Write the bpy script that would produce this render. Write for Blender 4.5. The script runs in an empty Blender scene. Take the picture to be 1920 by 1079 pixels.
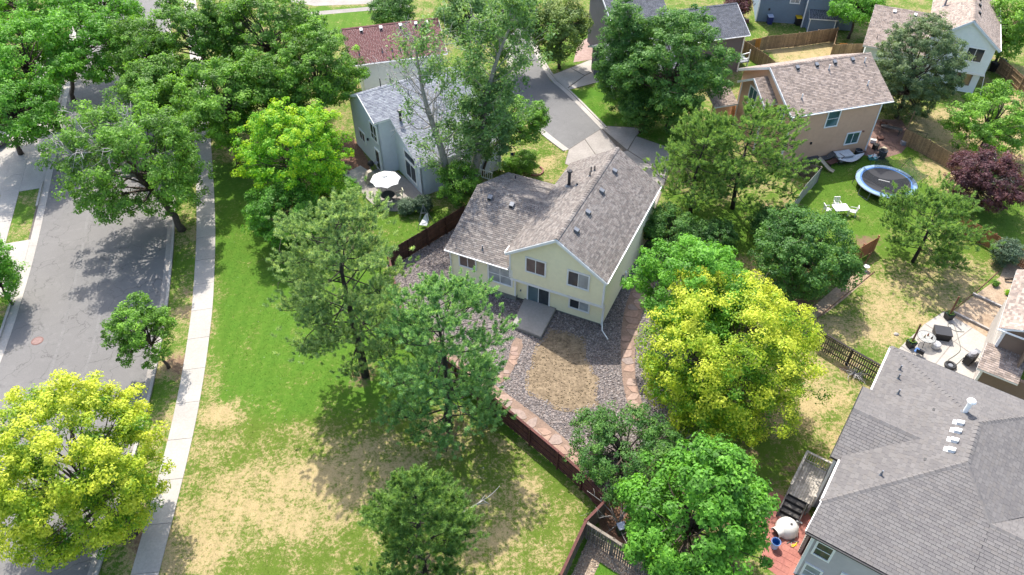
import bpy, math, random
import numpy as np
from mathutils import Vector, Matrix

sc = bpy.context.scene
R = math.radians
random.seed(7)
rng = np.random.default_rng(7)

# ------------------------------------------------------------------ camera
CAM_H, FOC, TILT = 40.0, 1420.0, R(42.8)
cam_d = bpy.data.cameras.new('camera')
cam_d.sensor_width = 36.0
cam_d.lens = FOC / 1920.0 * 36.0
cam_d.clip_end = 2000.0
cam = bpy.data.objects.new('camera', cam_d)
sc.collection.objects.link(cam)
cam.location = (0, 0, CAM_H)
cam.rotation_euler = (math.pi / 2 - TILT, 0, 0)
sc.camera = cam

# ------------------------------------------------------------------ sky, sun, exposure
SUN_EL, SUN_AZ = R(56), R(-16)          # azimuth clockwise from +Y
w = bpy.data.worlds.new('World')
sc.world = w
w.use_nodes = True
wn = w.node_tree
bg = wn.nodes['Background']
sky = wn.nodes.new('ShaderNodeTexSky')
sky.sky_type = 'NISHITA'
sky.sun_disc = False
sky.sun_elevation = SUN_EL
sky.sun_rotation = SUN_AZ
sky.air_density = 1.0
sky.dust_density = 2.5
sky.ozone_density = 1.0
wn.links.new(sky.outputs[0], bg.inputs[0])
bg.inputs[1].default_value = 0.15
sun_d = bpy.data.lights.new('sun', 'SUN')
sun_d.energy = 2.9
sun_d.angle = R(0.6)
sun_d.color = (1.0, 0.95, 0.87)
sun = bpy.data.objects.new('sun', sun_d)
sc.collection.objects.link(sun)
sd = Vector((math.sin(SUN_AZ) * math.cos(SUN_EL), math.cos(SUN_AZ) * math.cos(SUN_EL), math.sin(SUN_EL)))
sun.rotation_euler = (-sd).to_track_quat('-Z', 'Y').to_euler()
sun.location = (0, 0, 80)
sc.view_settings.view_transform = 'Standard'
sc.view_settings.look = 'None'
sc.view_settings.gamma = 1.0
sc.view_settings.exposure = 1.46
sc.cycles.max_bounces = 6
sc.cycles.transparent_max_bounces = 8

# ------------------------------------------------------------------ survey helper: photo pixel + height -> place on site (metres)
_c, _s = math.cos(TILT), math.sin(TILT)
def at(x, y, z=0.0):
    u = (x - 960) / FOC; v = (540 - y) / FOC
    t = (z - CAM_H) / (-_s + v * _c)
    return Vector((u * t, (_c + v * _s) * t, z))
def at2(x, y, z=0.0):
    p = at(x, y, z); return (p.x, p.y)
def pix(p):
    dep = p[1] * _c - (p[2] - CAM_H) * _s; up = p[1] * _s + (p[2] - CAM_H) * _c
    return 960 + FOC * p[0] / dep, 540 - FOC * up / dep, dep

# ------------------------------------------------------------------ object helpers
C = sc.collection
def tag(o, label=None, cat=None, group=None, kind=None):
    if label: o['label'] = label
    if cat: o['category'] = cat
    if group: o['group'] = group
    if kind: o['kind'] = kind
    return o
def thing(name, label, cat, loc=(0, 0, 0), rz=0.0, group=None):
    o = bpy.data.objects.new(name, None)
    o.empty_display_size = 0.3
    C.objects.link(o)
    o.location = loc; o.rotation_euler = (0, 0, rz)
    return tag(o, label, cat, group)
def link(name, me, parent=None, loc=None, rz=None):
    o = bpy.data.objects.new(name, me)
    C.objects.link(o)
    if parent is not None: o.parent = parent
    if loc is not None: o.location = loc
    if rz is not None: o.rotation_euler = (0, 0, rz)
    return o
def np_mesh(name, verts, loops, sizes, mat, attrs=None, smooth=False):
    me = bpy.data.meshes.new(name)
    verts = np.ascontiguousarray(verts, dtype=np.float32)
    loops = np.ascontiguousarray(loops, dtype=np.int32).ravel()
    sizes = np.asarray(sizes, dtype=np.int32)
    me.vertices.add(len(verts)); me.vertices.foreach_set('co', verts.ravel())
    me.loops.add(len(loops)); me.loops.foreach_set('vertex_index', loops)
    me.polygons.add(len(sizes))
    st = np.zeros(len(sizes), dtype=np.int32); st[1:] = np.cumsum(sizes)[:-1]
    me.polygons.foreach_set('loop_start', st)
    me.polygons.foreach_set('loop_total', sizes)
    if smooth: me.polygons.foreach_set('use_smooth', np.ones(len(sizes), dtype=bool))
    for k, a in (attrs or {}).items():
        a = np.asarray(a, dtype=np.float32)
        if a.ndim == 1:
            at_ = me.attributes.new(k, 'FLOAT', 'POINT'); at_.data.foreach_set('value', a)
        else:
            at_ = me.attributes.new(k, 'FLOAT_COLOR', 'POINT'); at_.data.foreach_set('color', np.ascontiguousarray(a).ravel())
    me.update(calc_edges=True)
    if mat: me.materials.append(mat)
    return me

class MB:
    """collects simple solids into one mesh"""
    def __init__(s): s.v = []; s.f = []
    def add(s, vs, fs):
        n = len(s.v); s.v += [tuple(p) for p in vs]; s.f += [tuple(i + n for i in f) for f in fs]; return s
    def box(s, c, d, rz=0.0, m=None):
        x, y, z = d[0] / 2, d[1] / 2, d[2] / 2
        vs = [Vector((a * x, b * y, e * z)) for e in (-1, 1) for a, b in ((-1, -1), (1, -1), (1, 1), (-1, 1))]
        if rz: vs = [Matrix.Rotation(rz, 3, 'Z') @ p for p in vs]
        if m: vs = [m @ p for p in vs]
        c = Vector(c)
        return s.add([p + c for p in vs], [(3, 2, 1, 0), (4, 5, 6, 7), (0, 1, 5, 4), (1, 2, 6, 5), (2, 3, 7, 6), (3, 0, 4, 7)])
    def bar(s, a, b, w, h=None, up=(0, 0, 1)):
        h = h or w; a = Vector(a); b = Vector(b); d = (b - a).normalized()
        x = d.cross(Vector(up))
        if x.length < 1e-4: x = d.cross(Vector((1, 0, 0)))
        x.normalize(); y = x.cross(d)
        vs = [p + x * (i * w / 2) + y * (j * h / 2) for p in (a, b) for i, j in ((-1, -1), (1, -1), (1, 1), (-1, 1))]
        return s.add(vs, [(3, 2, 1, 0), (4, 5, 6, 7), (0, 1, 5, 4), (1, 2, 6, 5), (2, 3, 7, 6), (3, 0, 4, 7)])
    def prism(s, pts, z0, z1):
        n = len(pts)
        a = sum(pts[i][0] * pts[(i + 1) % n][1] - pts[(i + 1) % n][0] * pts[i][1] for i in range(n))
        if a < 0: pts = list(pts)[::-1]
        vs = [(p[0], p[1], z0) for p in pts] + [(p[0], p[1], z1) for p in pts]
        return s.add(vs, [tuple(range(n))[::-1], tuple(range(n, 2 * n))] + [(i, (i + 1) % n, n + (i + 1) % n, n + i) for i in range(n)])
    def tube(s, pts, rad, n=6, cap=True):
        pts = [Vector(p) for p in pts]
        if not hasattr(rad, '__len__'): rad = [rad] * len(pts)
        vs = []; fs = []
        x = None
        for i, p in enumerate(pts):
            d = (pts[min(i + 1, len(pts) - 1)] - pts[max(i - 1, 0)])
            d = d.normalized() if d.length > 1e-9 else Vector((0, 0, 1))
            if x is None:
                x = d.cross(Vector((0.13, 0.31, 1)))
                if x.length < 1e-3: x = d.cross(Vector((1, 0, 0)))
            x = (x - d * x.dot(d)).normalized(); y = d.cross(x)
            for k in range(n):
                a = 2 * math.pi * k / n
                vs.append(p + (x * math.cos(a) + y * math.sin(a)) * rad[i])
        for i in range(len(pts) - 1):
            for k in range(n):
                fs.append((i * n + k, i * n + (k + 1) % n, (i + 1) * n + (k + 1) % n, (i + 1) * n + k))
        if cap:
            fs.append(tuple(range(n))[::-1]); m = (len(pts) - 1) * n; fs.append(tuple(range(m, m + n)))
        return s.add(vs, fs)
    def lathe(s, prof, c=(0, 0, 0), n=16, sx=1.0, sy=1.0, caps=True):
        vs = []; fs = []
        for r, z in prof:
            for k in range(n):
                a = 2 * math.pi * k / n; vs.append((c[0] + r * sx * math.cos(a), c[1] + r * sy * math.sin(a), c[2] + z))
        for i in range(len(prof) - 1):
            for k in range(n): fs.append((i * n + k, i * n + (k + 1) % n, (i + 1) * n + (k + 1) % n, (i + 1) * n + k))
        if caps and prof[0][0] > 1e-4: fs.append(tuple(range(n))[::-1])
        return s.add(vs, fs)
    def mesh(s, name, mat, smooth=False):
        me = bpy.data.meshes.new(name); me.from_pydata(s.v, [], s.f)
        if smooth: me.polygons.foreach_set('use_smooth', [True] * len(me.polygons))
        if mat: me.materials.append(mat)
        me.update(); return me
    def build(s, name, mat, parent=None, loc=None, rz=None, smooth=False):
        return link(name, s.mesh(name, mat, smooth), parent, loc, rz)

def chaikin(pts, n=2, closed=True):
    for _ in range(n):
        out = []
        m = len(pts)
        rngi = range(m) if closed else range(m - 1)
        if not closed: out.append(pts[0])
        for i in rngi:
            a, b = pts[i], pts[(i + 1) % m]
            out.append((a[0] * .75 + b[0] * .25, a[1] * .75 + b[1] * .25)); out.append((a[0] * .25 + b[0] * .75, a[1] * .25 + b[1] * .75))
        if not closed: out.append(pts[-1])
        pts = out
    return pts
def inside(poly, X, Y):
    X = np.asarray(X); Y = np.asarray(Y)
    r = np.zeros(X.shape, dtype=bool); n = len(poly)
    for i in range(n):
        x0, y0 = poly[i]; x1, y1 = poly[(i + 1) % n]
        if y0 == y1: continue
        c = ((y0 > Y) != (y1 > Y)) & (X < (x1 - x0) * (Y - y0) / (y1 - y0) + x0)
        r ^= c
    return r
def pxpoly(pts, z=0.0): return [at2(x, y, z) for x, y in pts]
def copy_tree(o, parent=None):
    c = o.copy(); C.objects.link(c); c.parent = parent
    for ch in list(o.children): copy_tree(ch, c)
    return c

# ------------------------------------------------------------------ materials
M = {}
def nodes(name):
    m = bpy.data.materials.new(name); m.use_nodes = True
    nt = m.node_tree; p = nt.nodes['Principled BSDF']
    p.inputs['Specular IOR Level'].default_value = 0.25
    return m, nt, p
def N(nt, t, **kw):
    n = nt.nodes.new(t)
    for k, v in kw.items():
        if k.startswith('i_'): n.inputs[k[2:].replace('_', ' ')].default_value = v
        else: setattr(n, k, v)
    return n
def mixc(nt, fac, a, b, blend='MIX'):
    n = nt.nodes.new('ShaderNodeMix'); n.data_type = 'RGBA'; n.blend_type = blend
    for sock, v in ((n.inputs[0], fac), (n.inputs[6], a), (n.inputs[7], b)):
        if isinstance(v, bpy.types.NodeSocket): nt.links.new(v, sock)
        elif isinstance(v, (int, float)): sock.default_value = v
        else: sock.default_value = (*v, 1)
    return n.outputs[2]
def math_n(nt, op, a, b=None, c=None, clamp=False):
    n = nt.nodes.new('ShaderNodeMath'); n.operation = op; n.use_clamp = clamp
    for i, v in enumerate((a, b, c)):
        if v is None: continue
        if isinstance(v, bpy.types.NodeSocket): nt.links.new(v, n.inputs[i])
        else: n.inputs[i].default_value = v
    return n.outputs[0]
def pos(nt): return nt.nodes.new('ShaderNodeNewGeometry').outputs['Position']
def noise(nt, vec, scale, detail=3, rough=.55, dist=0.0):
    n = N(nt, 'ShaderNodeTexNoise', i_Scale=scale, i_Detail=detail, i_Roughness=rough, i_Distortion=dist)
    nt.links.new(vec, n.inputs['Vector']); return n.outputs[0]
def ramp(nt, fac, *stops):
    n = nt.nodes.new('ShaderNodeValToRGB'); e = n.color_ramp.elements
    while len(e) < len(stops): e.new(0.5)
    for q, (p, c) in zip(e, stops):
        q.position = p; q.color = (*c, 1) if hasattr(c, '__len__') else (c, c, c, 1)
    nt.links.new(fac, n.inputs[0]); return n.outputs[0]
def bump(nt, p, h, strength, dist=0.02):
    b = N(nt, 'ShaderNodeBump', i_Strength=strength, i_Distance=dist)
    nt.links.new(h, b.inputs['Height']); nt.links.new(b.outputs[0], p.inputs['Normal'])
def surf(name, c1, c2=None, scale=2.0, rough=.8, spec=.25, fine=12.0, fa=.25, rnd=0.0, metal=0.0, bmp=0.0, bscale=30.0):
    """plain surface: two tones by noise, fine grain, optional variation per object"""
    m, nt, p = nodes(name); v = pos(nt)
    c2 = c2 or tuple(x * .75 for x in c1)
    f = ramp(nt, noise(nt, v, scale, 4), (.3, 0.0), (.7, 1.0))
    col = mixc(nt, f, c1, c2)
    if fa:
        g = ramp(nt, noise(nt, v, fine, 3), (.25, 1 - fa), (.75, 1 + fa * .6))
        col = mixc(nt, 1.0, col, g, 'MULTIPLY')
    if rnd:
        oi = nt.nodes.new('ShaderNodeObjectInfo')
        k = math_n(nt, 'MULTIPLY_ADD', oi.outputs['Random'], 2 * rnd, 1 - rnd)
        col = mixc(nt, 1.0, col, k, 'MULTIPLY')
    nt.links.new(col, p.inputs['Base Color'])
    p.inputs['Roughness'].default_value = rough; p.inputs['Specular IOR Level'].default_value = spec
    p.inputs['Metallic'].default_value = metal
    if bmp: bump(nt, p, noise(nt, v, bscale, 4), bmp)
    M[name] = m; return m
def shingle_mat(name, tones, weather=.25):
    m, nt, p = nodes(name); g = nt.nodes.new('ShaderNodeNewGeometry'); oi = nt.nodes.new('ShaderNodeObjectInfo')
    r = math_n(nt, 'FRACT', math_n(nt, 'ADD', g.outputs['Random Per Island'], math_n(nt, 'MULTIPLY', oi.outputs['Random'], 7.31)))
    n = len(tones)
    col = ramp(nt, r, *[(i / n + .001, t) for i, t in enumerate(tones)])
    col.node.color_ramp.interpolation = 'CONSTANT'
    v = g.outputs['Position']
    k = ramp(nt, noise(nt, v, .45, 4), (.3, 1 - weather), (.7, 1 + weather * .5))
    col = mixc(nt, 1.0, col, k, 'MULTIPLY')
    k2 = ramp(nt, noise(nt, v, 60, 2), (.2, .75), (.8, 1.2))
    col = mixc(nt, 1.0, col, k2, 'MULTIPLY')
    nt.links.new(col, p.inputs['Base Color']); p.inputs['Roughness'].default_value = .85
    p.inputs['Specular IOR Level'].default_value = .3
    M[name] = m; return m
def leaf_mat(name, lo, mid, hi, trans=.38):
    m, nt, p = nodes(name)
    a = N(nt, 'ShaderNodeAttribute', attribute_name='tint')
    g = nt.nodes.new('ShaderNodeNewGeometry')
    f = math_n(nt, 'ADD', a.outputs['Fac'], math_n(nt, 'MULTIPLY_ADD', g.outputs['Random Per Island'], .5, -.25), clamp=True)
    col = ramp(nt, f, (0.0, lo), (.5, mid), (1.0, hi))
    nt.links.new(col, p.inputs['Base Color']); p.inputs['Roughness'].default_value = .55
    p.inputs['Specular IOR Level'].default_value = .3
    t = nt.nodes.new('ShaderNodeBsdfTranslucent')
    tc = mixc(nt, 1.0, col, (1.25, 1.25, .55), 'MULTIPLY'); nt.links.new(tc, t.inputs[0])
    mx = nt.nodes.new('ShaderNodeMixShader'); mx.inputs[0].default_value = trans
    nt.links.new(p.outputs[0], mx.inputs[1]); nt.links.new(t.outputs[0], mx.inputs[2])
    nt.links.new(mx.outputs[0], nt.nodes['Material Output'].inputs[0])
    M[name] = m; return m
def glass_mat(name, c):
    m, nt, p = nodes(name)
    v = pos(nt)
    col = mixc(nt, ramp(nt, noise(nt, v, .9, 2), (.35, 0.0), (.65, 1.0)), c, tuple(x * 1.6 + .01 for x in c))
    nt.links.new(col, p.inputs['Base Color']); p.inputs['Roughness'].default_value = .06
    p.inputs['Specular IOR Level'].default_value = .6
    M[name] = m; return m

def ground_mat():
    m, nt, p = nodes('ground_cover'); v = pos(nt)
    a = N(nt, 'ShaderNodeAttribute', attribute_name='cov')
    s = nt.nodes.new('ShaderNodeSeparateColor'); nt.links.new(a.outputs['Color'], s.inputs[0])
    dry, dirt, lush = s.outputs[0], s.outputs[1], s.outputs[2]
    n1 = noise(nt, v, .55, 5, .62); n2 = noise(nt, v, 3.2, 5, .7); n3 = noise(nt, v, 14, 3, .7)
    def wob(x, k1, k2, k3=0.0):
        t = math_n(nt, 'ADD', x, math_n(nt, 'MULTIPLY_ADD', n1, k1, -k1 / 2))
        t = math_n(nt, 'ADD', t, math_n(nt, 'MULTIPLY_ADD', n2, k2, -k2 / 2))
        return math_n(nt, 'ADD', t, math_n(nt, 'MULTIPLY_ADD', n3, k3, -k3 / 2)) if k3 else t
    n4 = noise(nt, v, 6.5, 4, .75)
    fd = ramp(nt, math_n(nt, 'ADD', wob(dry, 1.7, 1.8, 1.4), math_n(nt, 'MULTIPLY_ADD', n4, 1.7, -.85)), (.32, 0.0), (.80, 1.0))
    ff = ramp(nt, wob(dirt, 1.1, 1.2, .6), (.40, 0.0), (.66, 1.0))
    green = mixc(nt, ramp(nt, n2, (.3, 0.0), (.7, 1.0)), (.045, .124, .011), (.078, .162, .018))
    green = mixc(nt, ramp(nt, n1, (.42, 0.0), (.72, .55)), green, (.085, .150, .016))
    green = mixc(nt, lush, green, (.088, .118, .018))
    straw = mixc(nt, ramp(nt, n3, (.3, 0.0), (.7, 1.0)), (.38, .30, .165), (.26, .20, .09))
    soil = mixc(nt, ramp(nt, n2, (.3, 0.0), (.7, 1.0)), (.22, .145, .095), (.115, .075, .048))
    col = mixc(nt, ff, mixc(nt, fd, green, straw), soil)
    speck = ramp(nt, noise(nt, v, 7.0, 1), (.765, 0.0), (.79, .8))
    col = mixc(nt, speck, col, (.42, .42, .34))
    wv_ = N(nt, 'ShaderNodeTexWave', wave_type='BANDS', bands_direction='X', i_Scale=.30, i_Distortion=1.2, i_Detail=2.0); wv_.inputs['Detail Scale'].default_value = .4; nt.links.new(v, wv_.inputs['Vector'])
    col = mixc(nt, 1.0, col, ramp(nt, wv_.outputs['Fac'], (.2, .965), (.8, 1.03)), 'MULTIPLY')
    k = ramp(nt, noise(nt, v, 16, 3, .7), (.2, .68), (.8, 1.26))
    col = mixc(nt, 1.0, col, k, 'MULTIPLY')
    nt.links.new(col, p.inputs['Base Color']); p.inputs['Roughness'].default_value = .95
    p.inputs['Specular IOR Level'].default_value = .1
    bump(nt, p, n3, .25, .03)
    M['ground'] = m
ground_mat()

def asphalt_mat(name, base, crack=.55):
    m, nt, p = nodes(name); v = pos(nt)
    n1 = noise(nt, v, .12, 4); n2 = noise(nt, v, 1.3, 5, .7); n3 = noise(nt, v, 25, 3, .7)
    col = mixc(nt, ramp(nt, n1, (.3, 0.0), (.7, 1.0)), base, tuple(x * 1.22 for x in base))
    col = mixc(nt, ramp(nt, n2, (.52, 0.0), (.8, .45)), col, tuple(x * 1.55 for x in base))
    col = mixc(nt, 1.0, col, ramp(nt, n3, (.2, .72), (.8, 1.22)), 'MULTIPLY')
    # cracks: warped cell edges
    mp = N(nt, 'ShaderNodeMapping'); mp.inputs['Scale'].default_value = (.62, .40, 1)
    wv = N(nt, 'ShaderNodeTexNoise', i_Scale=.8, i_Detail=4.0); nt.links.new(v, wv.inputs['Vector'])
    ad = N(nt, 'ShaderNodeVectorMath', operation='MULTIPLY_ADD'); nt.links.new(wv.outputs['Color'], ad.inputs[0]); ad.inputs[1].default_value = (2.4, 2.4, 0); nt.links.new(v, ad.inputs[2])
    nt.links.new(ad.outputs[0], mp.inputs[0])
    vo = N(nt, 'ShaderNodeTexVoronoi', feature='DISTANCE_TO_EDGE', i_Scale=1.0); nt.links.new(mp.outputs[0], vo.inputs['Vector'])
    cr = ramp(nt, vo.outputs['Distance'], (0.0, 1.0), (.022, 0.0))
    cr = math_n(nt, 'MULTIPLY', cr, ramp(nt, noise(nt, v, .33, 3), (.38, 0.0), (.55, crack)))
    col = mixc(nt, cr, col, tuple(x * .35 for x in base))
    st_ = ramp(nt, noise(nt, v, .55, 5, .7), (.60, 0.0), (.78, .5))
    col = mixc(nt, st_, col, tuple(x * .6 for x in base))
    nt.links.new(col, p.inputs['Base Color']); p.inputs['Roughness'].default_value = .85
    bump(nt, p, n3, .3, .01)
    M[name] = m
asphalt_mat('asphalt', (.134, .128, .122))
asphalt_mat('asphalt_new', (.118, .116, .114), .3)

def gravel_mat(name, tones, scale=9.0):
    m, nt, p = nodes(name); v = pos(nt)
    vo = N(nt, 'ShaderNodeTexVoronoi', i_Scale=scale); nt.links.new(v, vo.inputs['Vector'])
    s = nt.nodes.new('ShaderNodeSeparateColor'); nt.links.new(vo.outputs['Color'], s.inputs[0])
    n = len(tones)
    col = ramp(nt, s.outputs[0], *[(i / n + .001, t) for i, t in enumerate(tones)])
    col = mixc(nt, ramp(nt, vo.outputs['Distance'], (.25, 0.0), (.75, .8)), col, tuple(x * .35 for x in tones[0]))
    nt.links.new(col, p.inputs['Base Color']); p.inputs['Roughness'].default_value = .85
    bump(nt, p, vo.outputs['Distance'], -.6, .06)
    M[name] = m
RIVER = [(.14, .116, .108), (.21, .178, .166), (.108, .098, .10), (.265, .228, .212), (.165, .13, .118), (.31, .275, .26), (.132, .12, .122)]
gravel_mat('river_gravel', RIVER)
gravel_mat('tan_gravel', [(.36, .28, .2), (.28, .2, .14), (.42, .35, .27), (.22, .17, .13), (.33, .25, .18)], 12)
def island_mat(name, tones, rough=.8):
    m, nt, p = nodes(name); g = nt.nodes.new('ShaderNodeNewGeometry'); n = len(tones)
    oi = nt.nodes.new('ShaderNodeObjectInfo')
    r = math_n(nt, 'FRACT', math_n(nt, 'ADD', g.outputs['Random Per Island'], math_n(nt, 'MULTIPLY', oi.outputs['Random'], 5.77)))
    col = ramp(nt, r, *[(i / n + .001, t) for i, t in enumerate(tones)])
    k = ramp(nt, noise(nt, g.outputs['Position'], 5, 4, .7), (.25, .7), (.75, 1.25))
    col = mixc(nt, 1.0, col, k, 'MULTIPLY')
    nt.links.new(col, p.inputs['Base Color']); p.inputs['Roughness'].default_value = rough
    M[name] = m
island_mat('river_rock', RIVER)
island_mat('tan_rock', [(.36, .28, .2), (.28, .2, .14), (.42, .35, .27), (.22, .17, .13)])
island_mat('flagstone', [(.27, .18, .14), (.24, .165, .135), (.31, .22, .175), (.23, .18, .16), (.265, .20, .17), (.285, .19, .145)])

surf('concrete', (.36, .335, .30), (.30, .278, .25), .5, .85, fine=9, fa=.14, rnd=.05, bmp=.1)
surf('concrete_old', (.29, .265, .24), (.22, .2, .18), .6, .85, fine=7, fa=.18, rnd=.07, bmp=.1)
surf('joint', (.13, .11, .09), (.08, .07, .06), 3)
surf('patio_grey', (.29, .268, .245), (.25, .23, .21), .9, .8, fine=6, fa=.12)
surf('flag_bed', (.24, .165, .125), (.175, .12, .092), 2.5, fine=8, fa=.3)
surf('bare_dirt', (.25, .19, .125), (.14, .105, .068), 1.4, .95, fine=5, fa=.5, bmp=.5, bscale=9)
surf('red_paving', (.33, .135, .105), (.27, .105, .085), .8, .8, fine=8, fa=.2, rnd=.06)
surf('road_seam', (.175, .168, .16), (.13, .125, .12), 1.0, fine=10, fa=.2)
surf('mulch', (.24, .13, .085), (.14, .08, .05), 3, .95, fine=14, fa=.5, bmp=.4)
surf('soil_shade', (.11, .085, .06), (.07, .055, .04), 2, .95, fine=9, fa=.4)
# house finishes
surf('cream', (.85, .765, .515), (.81, .725, .48), .5, .6, fine=3, fa=.05)
surf('white_trim', (.80, .79, .77), (.72, .71, .69), .7, .5, fine=5, fa=.05)
surf('foundation', (.24, .24, .22), (.18, .18, .17), 1.5)
surf('blue_grey', (.60, .63, .66), (.55, .585, .615), .5, .6, fine=3, fa=.05)
surf('off_white', (.72, .71, .66), (.66, .65, .61), .5, .6, fine=3, fa=.05)
surf('pale_siding', (.74, .76, .72), (.69, .71, .67), .5, .6, fine=3, fa=.05)
surf('tan_siding', (.60, .37, .235), (.56, .34, .215), .5, .65, fine=3, fa=.07)
surf('slate_siding', (.17, .22, .27), (.15, .195, .24), .5, .6, fine=3, fa=.06)
surf('taupe_siding', (.135, .12, .125), (.115, .105, .105), .5, .6, fine=3, fa=.06)
surf('brown_siding', (.235, .17, .125), (.2, .145, .11), .5, .65, fine=3, fa=.06)
surf('greige_siding', (.34, .31, .28), (.3, .275, .25), .5, .65, fine=3, fa=.06)
surf('grey_siding', (.46, .42, .41), (.42, .385, .375), .5, .65, fine=3, fa=.06)
surf('brick', (.28, .13, .1), (.2, .1, .08), 6, .85, fine=14, fa=.3)
surf('dark_metal', (.035, .034, .036), None, 3, .45, .4, fa=.1)
surf('grey_metal', (.2, .21, .23), None, 3, .55, .3, fa=.1, metal=.2)
surf('black', (.018, .018, .02), None, 3, .5, .4, fa=.1)
surf('white_plastic', (.64, .635, .615), (.56, .555, .535), 2, .4, .4, fa=.04)
surf('garage_door', (.07, .09, .11), None, 2, .5, fa=.05)
glass_mat('glass', (.022, .028, .034))
glass_mat('glass_curtain', (.085, .062, .055))
glass_mat('glass_blind', (.24, .26, .27))
glass_mat('glass_teal', (.03, .075, .07))
glass_mat('glass_door', (.07, .105, .12))
glass_mat('glass_warm', (.30, .2, .1))
shingle_mat('shingle_brown', [(0.133, 0.116, 0.105), (0.170, 0.147, 0.131), (0.206, 0.179, 0.160), (0.149, 0.127, 0.114), (0.184, 0.165, 0.150), (0.118, 0.103, 0.095), (0.223, 0.198, 0.178), (0.161, 0.140, 0.125)], .12)
shingle_mat('shingle_grey', [(0.137, 0.127, 0.121), (0.147, 0.137, 0.130), (0.130, 0.120, 0.115), (0.152, 0.141, 0.133), (0.142, 0.130, 0.121), (0.125, 0.116, 0.112)], .10)
shingle_mat('shingle_blue', [(.19, .20, .23), (.23, .245, .27), (.15, .16, .19), (.265, .28, .305), (.2, .21, .24)], .12)
shingle_mat('shingle_red', [(.150, .066, .063), (.172, .080, .076), (.130, .055, .054), (.188, .092, .087), (.158, .070, .067)], .1)
shingle_mat('shingle_tan', [(0.265, 0.208, 0.171), (0.212, 0.168, 0.139), (0.318, 0.252, 0.209), (0.185, 0.148, 0.126), (0.244, 0.195, 0.165), (0.334, 0.268, 0.226), (0.281, 0.225, 0.186)], .10)
shingle_mat('shingle_slate', [(.10, .105, .12), (.12, .125, .14), (.085, .09, .1)], .1)
# woods
surf('fence_dark', (.082, .042, .03), (.05, .028, .022), 2, .8, fine=9, fa=.35, rnd=.28)
surf('fence_red', (.125, .048, .038), (.085, .034, .03), 1.5, .8, fine=9, fa=.3, rnd=.16)
surf('fence_weathered', (.165, .135, .11), (.1, .08, .068), 2, .85, fine=10, fa=.4, rnd=.25)
surf('fence_cedar', (.36, .15, .075), (.28, .115, .06), 1.5, .8, fine=9, fa=.25, rnd=.16)
surf('fence_tan', (.32, .22, .125), (.24, .165, .1), 1.5, .85, fine=9, fa=.35, rnd=.22)
surf('fence_grey', (.36, .36, .31), (.28, .28, .24), 1.5, .85, fine=9, fa=.25, rnd=.12)
surf('fence_black', (.045, .036, .03), (.026, .022, .02), 2, .85, fine=9, fa=.4, rnd=.4)
surf('picket_grey', (.19, .165, .135), (.11, .09, .075), 2.5, .85, fine=9, fa=.35, rnd=.35)
surf('gate_orange', (.5, .21, .045), (.4, .165, .04), 1.5, .8, fine=9, fa=.2, rnd=.1)
surf('deck_wood', (.50, .46, .40), (.27, .245, .21), 1.1, .85, fine=7, fa=.35, rnd=.14)
surf('stair_wood', (.12, .112, .105), (.085, .08, .075), 2, .85, fine=9, fa=.35, rnd=.15)
surf('timber', (.4, .37, .34), (.3, .27, .25), 2, .85, fine=9, fa=.3)
surf('post_wood', (.2, .1, .06), (.14, .07, .045), 3, .85, fa=.3)
surf('bark', (.105, .08, .062), (.06, .047, .038), 5, .95, fine=18, fa=.5, bmp=.5, bscale=14)
surf('bark_dark', (.045, .038, .034), (.028, .024, .022), 5, .95, fine=18, fa=.4, bmp=.5, bscale=14)
surf('bark_pale', (.34, .315, .275), (.22, .2, .175), 3, .9, fine=14, fa=.35)
surf('dead_wood', (.42, .40, .38), (.28, .265, .25), 3, .9, fine=14, fa=.3)
# leaves: low, middle, high tint
leaf_mat('leaf_green', (0.064, 0.138, 0.024), (0.144, 0.305, 0.039), (0.271, 0.490, 0.060), 0.42)
leaf_mat('leaf_dark', (0.036, 0.098, 0.024), (0.077, 0.191, 0.039), (0.151, 0.295, 0.058), 0.42)
leaf_mat('leaf_bright', (0.059, 0.163, 0.020), (0.125, 0.327, 0.032), (0.218, 0.472, 0.049), 0.42)
leaf_mat('leaf_yellow', (.075, .21, .014), (.31, .42, .022), (.55, .58, .055), .4)
leaf_mat('leaf_lime', (0.060, 0.216, 0.017), (0.174, 0.420, 0.022), (0.432, 0.576, 0.026), 0.45)
leaf_mat('leaf_olive', (0.059, 0.109, 0.028), (0.139, 0.217, 0.052), (0.257, 0.337, 0.089))
leaf_mat('leaf_poplar', (0.066, 0.143, 0.046), (0.149, 0.286, 0.083), (0.286, 0.418, 0.154), .4)
leaf_mat('leaf_linden', (0.053, 0.097, 0.045), (0.112, 0.173, 0.073), (0.223, 0.293, 0.132))
leaf_mat('leaf_plum', (0.047, 0.019, 0.024), (0.101, 0.038, 0.047), (0.216, 0.101, 0.108))
leaf_mat('leaf_dry', (0.120, 0.090, 0.060), (0.200, 0.150, 0.100), (0.300, 0.240, 0.170), .2)
leaf_mat('leaf_sage', (0.060, 0.102, 0.060), (0.108, 0.168, 0.102), (0.168, 0.240, 0.156))
leaf_mat('needle', (0.108, 0.205, 0.086), (0.248, 0.380, 0.161), (0.504, 0.615, 0.290), 0.5)
leaf_mat('needle_blue', (0.093, 0.217, 0.084), (0.211, 0.392, 0.158), (0.419, 0.611, 0.260), 0.5)
leaf_mat('needle_green', (0.076, 0.167, 0.050), (0.177, 0.311, 0.088), (0.336, 0.471, 0.150), 0.5)  # deeper green needle colour of the shorter pines

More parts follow.
